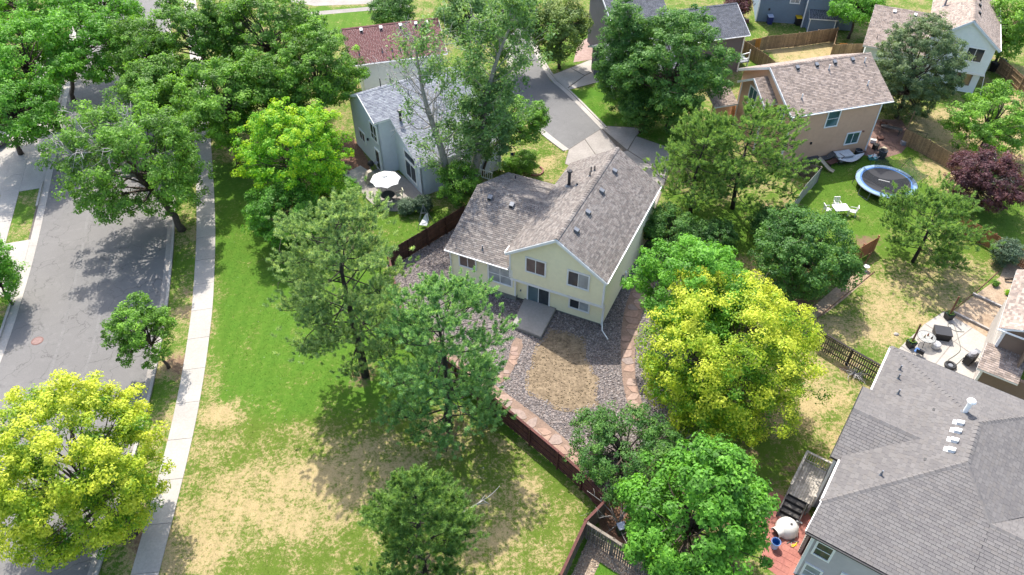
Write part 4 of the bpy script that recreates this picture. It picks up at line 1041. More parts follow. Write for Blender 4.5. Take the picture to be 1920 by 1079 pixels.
# ------------------------------------------------------------------ near grey-roofed house, lower right
OG = at(1541, 941, 5.2)
h = House('grey_roof_house', 'large grey-shingled hip-roof house filling the lower right corner', OG, 35, 'greige_siding', shingle='shingle_grey'); h.fascia = 'dark_metal'
C_, D_, E_, B_, V_ = (0, 0, 5.2), (5.35, 5.35, 6.8), (5.35, 8.4, 6.8), (0, 13.3, 5.2), (7.2, 2.85, 6.05)
kp = 1.6 / 5.35
A_ = (-.08, -1.75, 5.2 - 1.75 * kp)
h.roof([(0, 13.3, 5.2), (0, 0, 5.2), D_, E_], tab=.33, row=.19)
h.roof([A_, (7.2, -1.75, A_[2]), (7.2, 2.85, 5.2 + 2.85 * kp), D_, C_], tab=.33, row=.19, singles=300)
h.roof([(7.2, -1.75, A_[2] + .001), (14, -1.75, A_[2] + .001), (14, 2.85, 6.053), (7.2, 2.85, 6.053)], tab=.33, row=.19)
kb_ = 1.6 / 4.9
h.roof([(9.15, 13.3, 5.2), (0, 13.3, 5.2), E_], tab=.33, row=.19)
kr = (6.8 - 6.05) / 1.85
h.roof([(11.2, 8.2, 6.8 - kr * 5.85), (11.2, 13.3, 6.8 - kr * 5.85), (9.15, 13.3, 6.8 - kr * 3.8), (5.35, 8.4, 6.8), (5.35, 5.35, 6.8), (7.2, 2.85, 6.05)], tab=.33, row=.19)
h.roof([(14, 8.5, 6.05 - .33 * 5.65), (11.4, 8.5, 6.05 - .33 * 5.65), (7.2, 2.85, 6.05), (14, 2.85, 6.05)], tab=.33, row=.19)
h.ridge(C_, D_, w=.36); h.ridge(D_, E_, w=.36); h.ridge(E_, B_, w=.34); h.ridge(D_, V_, w=.3); h.ridge(V_, (14, 2.85, 6.05), w=.3)
# cross gable on the left side
dz = 5.1
h.roof([(-.5, 3.1, dz), (3.3, 3.1, dz), (3.3, 6.15, 6.12), (-.5, 6.15, 6.12)], tab=.33, row=.19); h.roof([(3.3, 9.1, dz), (-.5, 9.1, dz), (-.5, 6.15, 6.12), (3.3, 6.15, 6.12)], tab=.33, row=.19)
h.ridge((-.5, 6.15, 6.12), (3.2, 6.15, 6.12), w=.3)
h.trimbar((-.53, 3.1, dz - .1), (-.53, 6.15, 6.02), .05, .2, 'rake_board', 'black'); h.trimbar((-.53, 9.1, dz - .1), (-.53, 6.15, 6.02), .05, .2, 'rake_board', 'black')
h.gutter((-.06, 0, 5.12), (-.06, 3.1, 5.12)); h.gutter((-.06, 9.1, 5.12), (-.06, 13.3, 5.12)); h.gutter((-.08, -1.82, A_[2] - .07), (14, -1.82, A_[2] - .07), 'dark_metal'); h.gutter((0, 13.37, 5.12), (9.15, 13.37, 5.12), 'dark_metal'); h.ridge(E_, (9.1, 13.25, 5.27), w=.3)
h.trimbar((-.11, -1.75, A_[2] - .08), (-.03, 0, 5.1), .05, .2, 'rake_board')
L = h.wall((.4, -1.25), (13.5, -1.25), [(0, 0), (13.1, 0), (13.1, 4.7), (0, 4.7)], siding='grey_siding', step=.24)
h.window(L, .3, 1.05, 2.6, 3.75, mullions=(), rails=(.5,), glass='glass'); h.window(L, .3, 1.05, .3, 1.4, mullions=(), rails=(.5,), glass='glass_blind'); h.window(L, 2.0, 3.2, 1.0, 2.2, glass='glass_blind')
h.wall((.4, 0), (.4, -1.25), [(0, 0), (1.25, 0), (1.25, 4.6), (0, 5.0)]); h.trimbar((.38, -1.27, 0), (.38, -1.27, 4.6), .16, .16, 'corner_trim')
h.wall((.12, 13.0), (.12, 0), [(0, 0), (13, 0), (13, 5.1), (0, 5.1)], step=.24)
h.wall((-.2, 8.8), (-.2, 3.4), [(0, 0), (5.4, 0), (5.4, 5.0), (2.7, 5.9), (0, 5.0)], step=.24); h.wall((-.2, 3.4), (.12, 3.4), [(0, 0), (.32, 0), (.32, 5.0), (0, 5.0)]); h.wall((.12, 8.8), (-.2, 8.8), [(0, 0), (.32, 0), (.32, 5.0), (0, 5.0)])
h.trimbar((-.22, 3.38, 0), (-.22, 3.38, 5.0), .14, .14, 'corner_trim')
h.wall((13.5, 13.0), (.12, 13.0), [(0, 0), (13.4, 0), (13.4, 5.1), (0, 5.1)], boards=False)
zl = lambda x: 5.2 + x * (1.6 / 5.35)
for x, y in ((.9, 11.3), (1.0, 10.5), (1.3, 9.2), (2.0, 1.95 + .9)): h.pipe((x, y, zl(x)), .4, .05, 'grey_metal')
h.pipe((4.6, 9.0, zl(4.3)), .95, .13, 'white_trim', cap=True)
for y in (8.0, 7.35, 6.6, 5.85):
    x = 4.55; m_ = MB()
    m_.box((x, y, zl(x) + .12), (.36, .24, .13), m=Matrix.Rotation(-.28, 3, 'Y')); m_.box((x - .1, y, zl(x) - .0), (.50, .34, .03), m=Matrix.Rotation(-.28, 3, 'Y')); h.part(m_, 'roof_vent', 'white_plastic')
for x, y in ((3.6, 4.75), (3.2, 8.6)): h.part(MB().box((x, y, zl(x) + .03), (.12, .2, .02), m=Matrix.Rotation(-.28, 3, 'Y')), 'shingle_patch', 'black')
h.part(MB().box((8.2, .2, 5.2 + .2 * kp + .12), (.42, .36, .2), m=Matrix.Rotation(.28, 3, 'X')), 'roof_vent', 'white_plastic')

# ------------------------------------------------------------------ brown house at the right edge
O8 = at(1854, 656, 2.6)
h = House('brown_house', 'brown-sided house with small lean-to roof at the right edge', (O8.x + .25, O8.y - .1), 35, 'greige_siding', shingle='shingle_tan', step=.24)
h.wall((0, 0), (5, 0), [(0, 2.6), (5, 2.6), (5, 4.9), (0, 4.9)], siding='brown_siding'); h.wall((0, 6), (0, 0), [(0, 2.6), (6, 2.6), (6, 4.9), (0, 4.9)])
h.wall((-.15, 6), (-.15, -1.7), [(0, 0), (7.7, 0), (7.7, 2.5), (0, 2.5)], siding='greige_siding'); h.wall((-.15, -1.7), (5, -1.7), [(0, 0), (5.15, 0), (5.15, 2.5), (0, 2.5)], siding='brown_siding')
h.wall((1.6, -1.0), (1.6, -.02), [(0, 2.5), (.98, 2.5), (.98, 4.9), (0, 4.9)], siding='brown_siding', boards=False)
h.roof([(-.55, -2.1, 2.45), (1.9, -2.1, 2.45), (1.9, -.02, 3.1), (-.55, -.02, 3.1)], thick=.14)
h.roof([(-.5, 6.5, 4.85), (-.5, -.5, 4.85), (3.0, -.5, 6.4), (3.0, 6.5, 6.4)]); h.roof([(6.5, -.5, 4.85), (6.5, 6.5, 4.85), (3.0, 6.5, 6.4), (3.0, -.5, 6.4)])
h.trimbar((-.02, -.02, 2.6), (-.02, -.02, 4.8), .18, .18, 'corner_trim'); h.trimbar((-.17, -1.72, 0), (-.17, -1.72, 2.45), .16, .16, 'corner_trim'); h.gutter((-.55, -.55, 4.8), (3, -.55, 4.8))
h.part(MB().box((1.4, -.35, 4.75), (.35, .3, .4)), 'gutter_box', 'white_trim')

# ================================================================== FENCES
def fence(label, pts, h, mat, pw=.14, gap=.008, name='wood_fence', rails=True, cap=False, side=1, drop=.0, post_mat=None, jag=.02, post_step=2.4):
    o = thing(name, label, 'fence', (pts[0][0], pts[0][1], 0))
    x0, y0 = pts[0]; pm = M[post_mat or mat]; m = M[mat]
    picket = MB().prism([(-pw / 2, -.011), (pw / 2, -.011), (pw / 2, .011), (-pw / 2, .011)], .03, h).mesh('picket', m)
    post = MB().box((0, 0, (h + .06) / 2), (.10, .10, h + .06)).mesh('post', pm)
    for (ax_, ay_), (bx_, by_) in zip(pts[:-1], pts[1:]):
        d = Vector((bx_ - ax_, by_ - ay_, 0)); L_ = d.length; d.normalize(); nrm = Vector((-d.y, d.x, 0)) * side; ang = math.atan2(d.y, d.x)
        n = max(1, int(L_ / (pw + gap)))
        for i in range(n):
            p = Vector((ax_ - x0, ay_ - y0, 0)) + d * ((i + .5) * L_ / n)
            q = link('picket', picket, o, (p.x, p.y, random.uniform(-jag, jag)), ang + random.uniform(-.02, .02))
        k = max(1, round(L_ / post_step))
        for i in range(k + 1):
            p = Vector((ax_ - x0, ay_ - y0, 0)) + d * (i * L_ / k) + nrm * .075
            link('post', post, o, (p.x, p.y, 0), ang)
        if rails:
            for z in (.3, h * .52, h - .25):
                a = Vector((ax_ - x0, ay_ - y0, z)) + nrm * .035; b = Vector((bx_ - x0, by_ - y0, z)) + nrm * .035
                MB().bar(a, b, .04, .09).build('rail', pm, o)
        if cap:
            a = Vector((ax_ - x0, ay_ - y0, h + .04)); b = Vector((bx_ - x0, by_ - y0, h + .04)); MB().bar(a, b, .16, .04).build('cap_rail', pm, o)
    return o
def T(*px, z=1.75): return [at2(x, y, z) for x, y in px]
fence('dark brown board fence between the cream house and the patio lawn', T((727, 472), (800, 429), (868, 388)), 1.75, 'fence_dark', side=-1)
fence('reddish-brown board fence along the flagstone path behind the pines', T((727, 474), (757, 605), (905, 730), (933, 753), (995, 804), (1048, 848), (1093, 887), (1136, 934)), 1.7, 'fence_red', side=-1, cap=True)
fence('weathered fence with rust cap running to the bottom edge', T((1138, 937), (1099, 977), (1051, 1080), (1030, 1125)), 1.75, 'fence_weathered', cap=True, post_mat='fence_red', side=-1)
fence('grey slatted fence with open gaps over the pale pebbles', T((1101, 981), (1150, 1012), (1197, 1043), (1240, 1072)), 1.7, 'picket_grey', pw=.09, gap=.05, cap=True, side=1)
fence('dark picket fence behind the yellow tree', T((1528, 612), (1600, 655), (1668, 693), (1690, 704)), 1.6, 'picket_grey', pw=.085, gap=.06, cap=True, post_mat='fence_black', side=1)
fence('pale grey board fence running down from the tan house', T((1542, 312), (1512, 345), (1478, 398)), 1.6, 'fence_grey', side=-1, post_mat='fence_weathered')
fence('short dark fence under the side wall of the tan house', T((1505, 300), (1542, 312)), 1.6, 'fence_weathered', side=-1)
fence('red cedar fence behind the small pine', T((1566, 500), (1596, 472), (1652, 440)), 1.5, 'fence_cedar', side=1)
fence('long red cedar fence right of the small pine', T((1805, 400), (1870, 436), (1940, 475)), 1.5, 'fence_cedar', side=1)
fence('weathered wooden fence between the trampoline and the pale house', T((1700, 240), (1745, 262), (1795, 290), (1850, 330)), 1.6, 'fence_tan', side=1, post_mat='fence_weathered')
fence('tan fence below the slate-blue house', T((1398, 78), (1440, 68), (1500, 62), (1572, 52)), 1.7, 'fence_tan', side=1)
fence('long tan fence beside the taupe house running to the tan roof', T((1360, 45), (1400, 78), (1440, 104), (1475, 132)), 1.7, 'fence_tan', side=1, post_mat='fence_weathered')
fence('short brown fence by the pale house garage', T((1572, 52), (1565, 82), (1622, 80)), 1.6, 'fence_tan', side=1)
fence('tan fence at the right edge behind the black bins', T((1878, 108), (1900, 125), (1945, 165)), 1.7, 'fence_tan', side=-1)
fence('dark gate fence beside the round shrubs', T((1206, 478), (1240, 492), (1275, 496)), 1.6, 'fence_dark', side=1)
fence('small tan fence left of the tan house porch', T((1372, 195), (1395, 185)), 1.5, 'fence_tan', side=1)
og = thing('orange_gate', 'new orange board panel set in the tan fence', 'gate', at(1421, 72.5, 1.75) - Vector((0, 0, 1.75)), .12)
for i in range(7):
    MB().box((-.55 + i * .15, -.08, .88), (.14, .024, 1.66)).build('board', M['gate_orange'], og)
MB().bar((-.6, -.06, .4), (.5, -.06, .4), .03, .09).build('rail', M['gate_orange'], og)
og2 = thing('orange_gate', 'new orange boards beside the air conditioner', 'gate', at(1583, 81, 1.6) - Vector((0, .06, 1.6)))
for i in range(6):
    MB().box((-.45 + i * .15, 0, .8), (.14, .024, 1.5)).build('board', M['gate_orange'], og2)
MB().bar((-.5, .02, .4), (.4, .02, .4), .03, .09).build('rail', M['gate_orange'], og2)

# ================================================================== TREES
LEAF_N, LEAF_S = 2.18, .595
def leaves(P_, N_, S_, tint, fold=.0):
    """pointed leaf faces at points P with normals N and half-length S"""
    n = len(P_)
    a = rng.normal(size=(n, 3)); t = np.cross(N_, a); t /= np.linalg.norm(t, axis=1)[:, None] + 1e-9
    b = np.cross(N_, t)
    S = S_[:, None]
    V = np.empty((n, 3, 3), np.float32)
    V[:, 0] = P_ - t * S * .8 - b * S * .62; V[:, 1] = P_ + t * S * 1.15 - N_ * S * .25; V[:, 2] = P_ - t * S * .55 + b * S * .75
    return V.reshape(-1, 3), np.repeat(tint, 3)
def unit(v): return v / (np.linalg.norm(v, axis=-1, keepdims=True) + 1e-9)
def limb(mb, a, b, r0, r1, sag=.12, n=5, sides=5, seed=None):
    a = np.array(a, float); b = np.array(b, float); L_ = np.linalg.norm(b - a)
    off = rng.normal(size=3) * L_ * .07; pts = []
    for t in np.linspace(0, 1, n):
        p = a + (b - a) * t + off * math.sin(math.pi * t) + np.array([0, 0, -sag * L_ * math.sin(math.pi * t)]) * -1 * (1 - t)
        pts.append(p)
    mb.tube(pts, list(np.linspace(r0, r1, n)), sides)
    return pts
def metres(pxr, cx, cy, zc): return pxr * pix(at(cx, cy, zc))[2] / FOC
def broadleaf(label, cx, cy, pxr, pxh, zc, leaf, name='broadleaf_tree', nl=11000, ls=.15, lobes=9, clump=.75, tint=(.5, .22), top_tint=.0, base=None, bark='bark', gaps=.0, shell=.62, dead=0, cat='tree', group=None, squash=1.0, limbs_vis=40, low=True, asp=1.0, spread=.17, fill=.30, edge=0.0, soft=1.0):
    c = np.array(at(cx, cy, zc)); dep = pix(c)[2]
    rx = pxr * dep / FOC; ph = math.atan2(CAM_H - zc, math.hypot(c[0], c[1]))
    v2 = (pxh * dep / FOC) ** 2 - (rx * math.sin(ph)) ** 2
    rz = math.sqrt(max(v2, (.55 * rx) ** 2)) / math.cos(ph) if v2 > 0 else rx * .6
    rz = min(rz, zc * .97 if low else zc * .8) * squash
    bx_, by_ = (c[0], c[1]) if base is None else at2(*base)
    o = thing(name, label, cat, (bx_, by_, 0), group=group)
    C0 = np.array([c[0] - bx_, c[1] - by_, zc])
    rad = np.array([rx, rx * asp, rz])
    # boughs -> branches -> twigs: nested clusters give the uneven outline
    nl = int(nl * LEAF_N); ls = ls * LEAF_S; cr = clump * .8 / rx
    i_ = np.arange(lobes) + .5; phi = np.arccos(1 - 1.72 * i_ / lobes); th = 2.39996 * i_ + rng.uniform(0, 6.28)
    q = np.stack([np.sin(phi) * np.cos(th), np.sin(phi) * np.sin(th), np.cos(phi)], -1); q = unit(q + rng.normal(size=q.shape) * .16)
    b1 = q * rng.uniform(.50, .80, (lobes, 1))
    b2 = np.repeat(b1, 8, 0); b2 = b2 + rng.normal(size=b2.shape) * spread + unit(b2) * .04
    b3 = np.repeat(b2, 5, 0); b3 = b3 + rng.normal(size=b3.shape) * np.array([.10, .10, .07])
    m0 = int(len(b3) * fill); d = unit(rng.normal(size=(m0, 3))); f3 = d * rng.uniform(.5, .93, (m0, 1)) ** .5
    P_ = np.vstack([b3, f3]); P_ = P_[(np.linalg.norm(P_, axis=1) < 1.12) & (np.linalg.norm(P_, axis=1) > .38)]
    P_ = P_[rng.permutation(len(P_))]
    sel = []; S2 = np.zeros((0, 3)); mind = cr * .62
    for q_ in P_:
        if len(sel) == 0 or ((S2 - q_) ** 2).sum(1).min() > mind * mind:
            sel.append(q_); S2 = np.array(sel)
        if len(sel) > 620: break
    P_ = S2; ncl = len(P_)
    if gaps:
        g = unit(rng.normal(size=(6, 3)))
        kk = unit(P_) @ g.T; P_ = P_[(kk.max(1) < 1 - gaps) | (rng.random(ncl) < .3)]; ncl = len(P_)
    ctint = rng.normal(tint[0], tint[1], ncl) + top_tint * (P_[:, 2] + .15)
    per = max(8, nl // ncl)
    ci = np.repeat(np.arange(ncl), per); n = len(ci)
    csz = rng.uniform(.65, 1.3, ncl) * soft
    ld = unit(rng.normal(size=(n, 3)) + unit(P_)[ci] * .35 + np.array([0, 0, .25]))
    loc = ld * (rng.uniform(.15, 1.05, n) ** .6)[:, None] * np.array([1, 1, .62 * rx / rz]) * csz[ci][:, None] * cr
    X = (P_[ci] + loc) * rad
    X[:, 2] = np.maximum(X[:, 2], -zc + .15)
    out = unit(X / rad); nrm = unit(out * .3 + np.array([0, 0, .42]) + ld * .7 + rng.normal(size=(n, 3)) * .38)
    S = ls * rng.uniform(.6, 1.4, n)
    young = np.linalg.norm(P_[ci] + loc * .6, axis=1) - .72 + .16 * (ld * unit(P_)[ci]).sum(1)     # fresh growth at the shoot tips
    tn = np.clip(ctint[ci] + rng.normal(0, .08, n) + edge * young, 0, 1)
    V, tt = leaves(X + C0, nrm, S, tn)
    link('crown', np_mesh('crown', V, np.arange(len(V)), np.full(n, 3), M[leaf], {'tint': tt}), o)
    # trunk and limbs
    mb = MB(); tr = max(.05, rx * .045)
    fork = C0 * np.array([1, 1, 0]) * .6 + np.array([0, 0, max(.3, zc - rz * .55)])
    k = 6; pts = [np.array([0, 0, -.05])] + [np.array([fork[0] * t ** 1.5, fork[1] * t ** 1.5, fork[2] * t]) + (rng.normal(size=3) * .06 * (t < 1)) for t in np.linspace(.18, 1, k)]
    mb.tube(pts, [tr * 1.45] + list(np.linspace(tr * 1.1, tr * .75, k)), 9)
    mb.tube([fork - np.array([0, 0, .1]), (fork + C0) / 2 + rng.normal(size=3) * .05, C0 + (C0 - fork) * .1], [tr * .75, tr * .5, tr * .25], 7)
    sel = rng.choice(ncl, min(limbs_vis, ncl), replace=False)
    for i in sel:
        tip = C0 + P_[i] * rad * .93; st = fork + (C0 - fork) * rng.uniform(0, .7)
        L_ = limb(mb, st if rng.random() < .6 else fork, tip, tr * .42, .018, .1)
        for _ in range(2):
            j = rng.integers(2, 5); q2 = np.array(L_[j - 1]); limb(mb, q2, q2 + (tip - st) * .25 + rng.normal(size=3) * rx * .16, tr * .13, .012, .05, 4, 4)
    link('trunk', mb.mesh('trunk', M[bark], True), o)
    if dead:
        mb = MB(); dv = unit(np.array(dead[:3], float)); ctr = C0 + np.array(dead[:3]) * rad
        for i in range(int(dead[3])):
            a = fork + (C0 - fork) * .5; b = ctr + rng.uniform(-1, 1, 3) * rad * np.array([.42, .42, .15])
            L_ = limb(mb, a, b, tr * .4, .03, .1, 6)
            for j in range(2, 6):
                for _ in range(3):
                    p = np.array(L_[j]); e = p + (unit(b - a) * .5 + rng.normal(size=3) * .4) * rx * .16
                    LL = limb(mb, p, e, .035, .014, .05, 4, 4)
                    e2 = np.array(LL[2]) + rng.normal(size=3) * rx * .12; limb(mb, LL[2], e2, .02, .012, 0, 3, 3)
        link('dead_branches', mb.mesh('dead_branches', M['dead_wood'], True), o)
    return o

def pine(label, bx_, by_, H_, r, start=.25, nt=620, needle='needle', bark='bark_dark', nn=44, lean=(0, 0), power=.75, name='pine_tree', nl=.27, upt=.25, flat=1.0, topr=.25, inner=.5):
    b = at(bx_, by_); o = thing(name, label, 'tree', (b.x, b.y, 0))
    mb = MB(); k = 10
    ax = lambda t: np.array([lean[0] * t * t + .12 * math.sin(t * 5 + H_), lean[1] * t * t + .1 * math.sin(t * 4), H_ * t])
    tr = .017 * H_ + .03
    mb.tube([ax(t) for t in np.linspace(-.01, .97, k)], list(np.linspace(tr * 1.15, .03, k)), 9)
    tuft_p = []; tuft_d = []
    nb = int(20 + H_ * 2.8)
    for i in range(nb):
        t = start + (1 - start) * (i + rng.random()) / nb
        s = (t - start) / (1 - start)
        prof = (min(1.0, .55 + s * 1.9)) * ((1 - s) ** power + topr * (1 - s ** 6) * .5)
        L_ = r * min(1, prof) * rng.uniform(.6, 1.12); a = i * 2.4 + rng.normal(0, .35)
        up = upt * (s * 1.6 - .25) + rng.normal(0, .08)
        p0 = ax(t); d = np.array([math.cos(a), math.sin(a), up]); tip = p0 + d * L_ * np.array([1, 1, flat]) + np.array([0, 0, .1 * L_])
        pts = limb(mb, p0, tip, tr * .28 * (1 - s * .6), .02, -.08, 5, 5)
        m = int(2.3 * nt / nb * (0.5 + 1.0 * L_ / r)) + 1
        for j in range(m):
            u = inner + (1 - inner) * rng.random() ** .6
            base = p0 + (tip - p0) * u + np.array([0, 0, -.08 * L_ * math.sin(math.pi * u) * (1 - u)])
            sp = L_ * .24 * (u * 0.4 + .6) * (1.15 - u * .5)
            lat = np.array([-math.sin(a), math.cos(a), 0]) * rng.normal(0, 1) * sp + np.array([0, 0, abs(rng.normal(0, .30)) * sp + .1]) + d * rng.normal(0, .12) * L_
            q = base + lat; tuft_p.append(q); tuft_d.append(unit(d * .5 + lat / (np.linalg.norm(lat) + .1) * .6 + np.array([0, 0, .7])))
            if rng.random() < .16: limb(mb, base, q, .022, .010, 0, 3, 4)
    for j in range(14):
        tuft_p.append(ax(1.0) + rng.normal(size=3) * np.array([.28, .28, .35]) - np.array([0, 0, .3])); tuft_d.append(np.array([0, 0, 1.0]))
    link('trunk', mb.mesh('trunk', M[bark], True), o)
    tp = np.array(tuft_p); td = np.array(tuft_d); n = len(tp)
    ti = np.repeat(np.arange(n), nn); m = len(ti)
    sz = rng.uniform(.75, 1.3, n)[ti]; tax = unit(td + rng.normal(size=(n, 3)) * .25)[ti]
    rad_ = unit(np.cross(tax, rng.normal(size=(m, 3))))
    s_ = rng.random(m)
    P0 = tp[ti] + tax * ((s_ - .35) * .34 * sz)[:, None]
    dirs = unit(rad_ + tax * (.25 + .9 * s_)[:, None] + rng.normal(size=(m, 3)) * .15)
    ln = nl * .70 * sz * rng.uniform(.75, 1.15, m) * (1.15 - .45 * s_)
    P1 = P0 + dirs * ln[:, None]
    sd_ = unit(np.cross(dirs, rng.normal(size=(m, 3)))) * (rng.uniform(.014, .024, m))[:, None]
    V = np.empty((m, 3, 3)); V[:, 0] = P0 + sd_; V[:, 1] = P0 - sd_; V[:, 2] = P1
    tint = np.repeat(np.clip(rng.normal(.5, .2, n)[ti] + rng.normal(0, .08, m), 0, 1), 3)
    link('crown', np_mesh('crown', V.reshape(-1, 3), np.arange(3 * m), np.full(m, 3), M[needle], {'tint': tint}), o)
    return o

def poplar(label, base, H_, r, leaf, nl=7000, ls=.15, lean=(0, 0), leafy=.6, name='poplar_tree', twigs=150, side=None, h0=.18):
    b = at(*base); o = thing(name, label, 'tree', (b.x, b.y, 0)); mb = MB(); tw = MB()
    ax = lambda t: np.array([lean[0] * max(t, 0) ** 1.4 + .25 * math.sin(t * 7), lean[1] * max(t, 0) ** 1.4 + .2 * math.cos(t * 6) - .2, H_ * t])
    mb.tube([ax(t) for t in np.linspace(-.01, 1, 14)], list(np.linspace(.026 * H_, .02, 14)), 9)
    cp = []
    nb = 46
    for i in range(nb):
        t = h0 + (.97 - h0) * (i + rng.random()) / nb; a = rng.uniform(0, 6.28); s = (t - h0) / (1 - h0)
        L_ = r * (.55 + .75 * math.sin(math.pi * min(1, s * .9 + .12))) * rng.uniform(.5, 1.15)
        p = ax(t); tip = p + np.array([math.cos(a), math.sin(a), rng.uniform(.5, 1.1)]) * L_
        dead = rng.random() > leafy
        if side is not None and math.cos(a - side) > .5 and s > .15: dead = rng.random() > .15
        pts = limb(mb, p, tip, .07 * (1 - s * .6), .018, -.05, 5, 5)
        for j in range(2, 5):
            for _ in range(3 if dead else 2):
                q = np.array(pts[j]); e = q + (unit(tip - p) * .6 + rng.normal(size=3) * .55) * L_ * .4
                l2 = limb(tw if dead else mb, q, e, .022, .010, 0, 4, 4)
                if dead: limb(tw, l2[2], np.array(l2[2]) + rng.normal(size=3) * L_ * .16, .014, .008, 0, 3, 3)
                if not dead: cp.append(e)
        if not dead: cp += [pts[3], pts[4], (np.array(pts[3]) + pts[4]) / 2]
        elif rng.random() < .3: cp.append(pts[4])
    cp = np.array(cp); n0 = len(cp); per = nl // n0; ci = np.repeat(np.arange(n0), per); n = len(ci)
    lo = rng.normal(size=(n, 3)) * .30 * rng.uniform(.6, 1.3, n0)[ci][:, None]
    V, tt = leaves(cp[ci] + lo, unit(unit(lo) * .5 + np.array([0, 0, .5]) + rng.normal(size=(n, 3)) * .6), ls * rng.uniform(.6, 1.3, n), np.clip(rng.normal(.5, .24, n0)[ci] + rng.normal(0, .08, n), 0, 1))
    link('trunk', mb.mesh('trunk', M['bark_pale'], True), o)
    link('dead_twigs', tw.mesh('dead_twigs', M['dead_wood'], True), o)['kind'] = 'stuff'
    link('crown', np_mesh('crown', V, np.arange(len(V)), np.full(n, 3), M[leaf], {'tint': tt}), o)
    return o

pine('tall pine with bare lower trunk standing on the bright green lawn', 682, 705, 14.0, 4.05, .20, 980, 'needle', nn=66, lean=(0.1, 0), power=.42, topr=.75, inner=.42)
pine('blue-green pine against the rear board fence, hiding the yard corner', 842, 802, 12.2, 4.3, .08, 900, 'needle_blue', nn=66, power=.5, topr=.6, inner=.38)
pine('short green pine at the bottom edge with a dead bare bough', 800, 1088, 9.8, 3.3, .10, 900, 'needle_green', nn=66, power=.8, topr=.3, inner=.4)
pine('broad pine right of the cream house, beside the grey fence', 1372, 392, 9.0, 4.9, .22, 620, 'needle_green', nn=66, power=.5, topr=.6, inner=.4)
pine('leaning pine between the driveway and the round shrubs', 1292, 398, 8.2, 3.8, .2, 420, 'needle_green', nn=66, power=.5, topr=.6, lean=(.4, .3), inner=.4)
pine('low wide pine behind the cedar fence, below the trampoline', 1712, 492, 6.0, 3.8, .18, 480, 'needle_green', nn=66, power=.5, topr=.6, inner=.4)
dbm = thing('dead_bough', 'bare silvery bough sticking out right of the bottom pine', 'branch', at(812, 1040))
_m = MB(); z0 = np.array([0., 0, 3.2]); tipb = np.array([2.9, .8, 4.3]); L_ = limb(_m, z0, tipb, .07, .025, .06, 7, 6)
for j in range(2, 7):
    for _ in range(2): 
        e = np.array(L_[j]) + np.array([.5, .2, .25]) * rng.uniform(.4, 1) + rng.normal(size=3) * .3; limb(_m, L_[j], e, .028, .012, 0, 4, 4)
link('bough', _m.mesh('bough', M['dead_wood'], True), dbm)

# ---- broadleaf trees
B = broadleaf
B('ash with thin crown over the street at the top, left of the dark ash', 262, 95, 55, 60, 7, 'leaf_green', nl=7000, ls=.16, tint=(.35, .18), name='ash_tree', dead=(0, -.2, .4, 3), gaps=.15, base=(330, 195))
B('ash reaching over the street just below the thin-crowned ash', 285, 165, 62, 52, 6.5, 'leaf_green', nl=8000, ls=.16, tint=(.4, .2), name='ash_tree', gaps=.08, base=(335, 262))
B('small green maple on the kerb strip with its trunk in a mulch ring', 266, 622, 60, 62, 3.5, 'leaf_green', nl=7000, ls=.12, clump=.42, base=(316, 690), lobes=12, tint=(.5, .2), name='street_tree', spread=.24, fill=.05, gaps=.1)
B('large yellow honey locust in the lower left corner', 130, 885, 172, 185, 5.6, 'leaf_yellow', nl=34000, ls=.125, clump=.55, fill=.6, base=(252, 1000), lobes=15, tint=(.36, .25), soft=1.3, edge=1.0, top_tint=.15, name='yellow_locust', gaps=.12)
B('ash with a patch of bare dead branches leaning over the street', 242, 300, 138, 130, 7, 'leaf_green', nl=21000, ls=.16, clump=.75, base=(342, 432), lobes=14, tint=(.4, .2), name='ash_tree', gaps=.06, dead=(-.15, -.35, .72, 10))
B('bright green tree cut by the left edge, beside the street kerb', -18, 505, 46, 78, 3.6, 'leaf_bright', nl=7000, ls=.13, clump=.55, tint=(.6, .2))
B('dark leafy tree at the left edge above the driveways', 28, 205, 88, 68, 6, 'leaf_bright', nl=11000, ls=.17, tint=(.38, .18), base=(40, 290))
B('bright green tree behind the far-side sidewalk, left edge', 45, 105, 100, 85, 8, 'leaf_bright', nl=12000, ls=.18, tint=(.55, .2))
B('green tree leaning over the far side of the street', 165, 85, 82, 72, 7, 'leaf_bright', nl=11000, ls=.18, tint=(.48, .2), base=(138, 190))
B('bright tree in the top left corner', 40, 10, 100, 60, 8, 'leaf_bright', nl=10000, ls=.19, tint=(.6, .2))
B('green tree at the top edge left of the street gap', 180, 5, 80, 52, 8, 'leaf_bright', nl=8000, ls=.19, tint=(.5, .2))
B('dark green ash right of the street with pale dead twigs, near the top', 370, 65, 100, 85, 8, 'leaf_green', nl=13000, ls=.18, tint=(.32, .18), dead=(.2, -.2, .35, 4), name='ash_tree', gaps=.08)
B('dark ash over the sidewalk, upper left of the yellow-green locust', 318, 165, 70, 62, 6, 'leaf_green', nl=8000, ls=.17, tint=(.3, .18), name='ash_tree', base=(352, 290))
B('full green tree left of the yellow-green locust', 415, 195, 92, 88, 6.5, 'leaf_green', nl=14000, ls=.17, tint=(.48, .2))
B('tall dark tree at the top, left of the red roof', 500, 60, 105, 88, 8.5, 'leaf_green', nl=14000, ls=.18, tint=(.32, .18))
B('round green tree touching the left end of the red roof', 590, 135, 88, 88, 7, 'leaf_green', nl=14000, ls=.17, tint=(.42, .2))
B('dark green tree between the full green tree and the locust', 498, 175, 75, 75, 6, 'leaf_green', nl=9000, ls=.17, tint=(.36, .18))
B('yellow-green honey locust beside the sidewalk and patio lawn', 548, 285, 102, 100, 6.2, 'leaf_lime', nl=20000, ls=.14, clump=.6, lobes=14, tint=(.36, .16), edge=.6, top_tint=.2, fill=.5, name='honey_locust', gaps=.06)
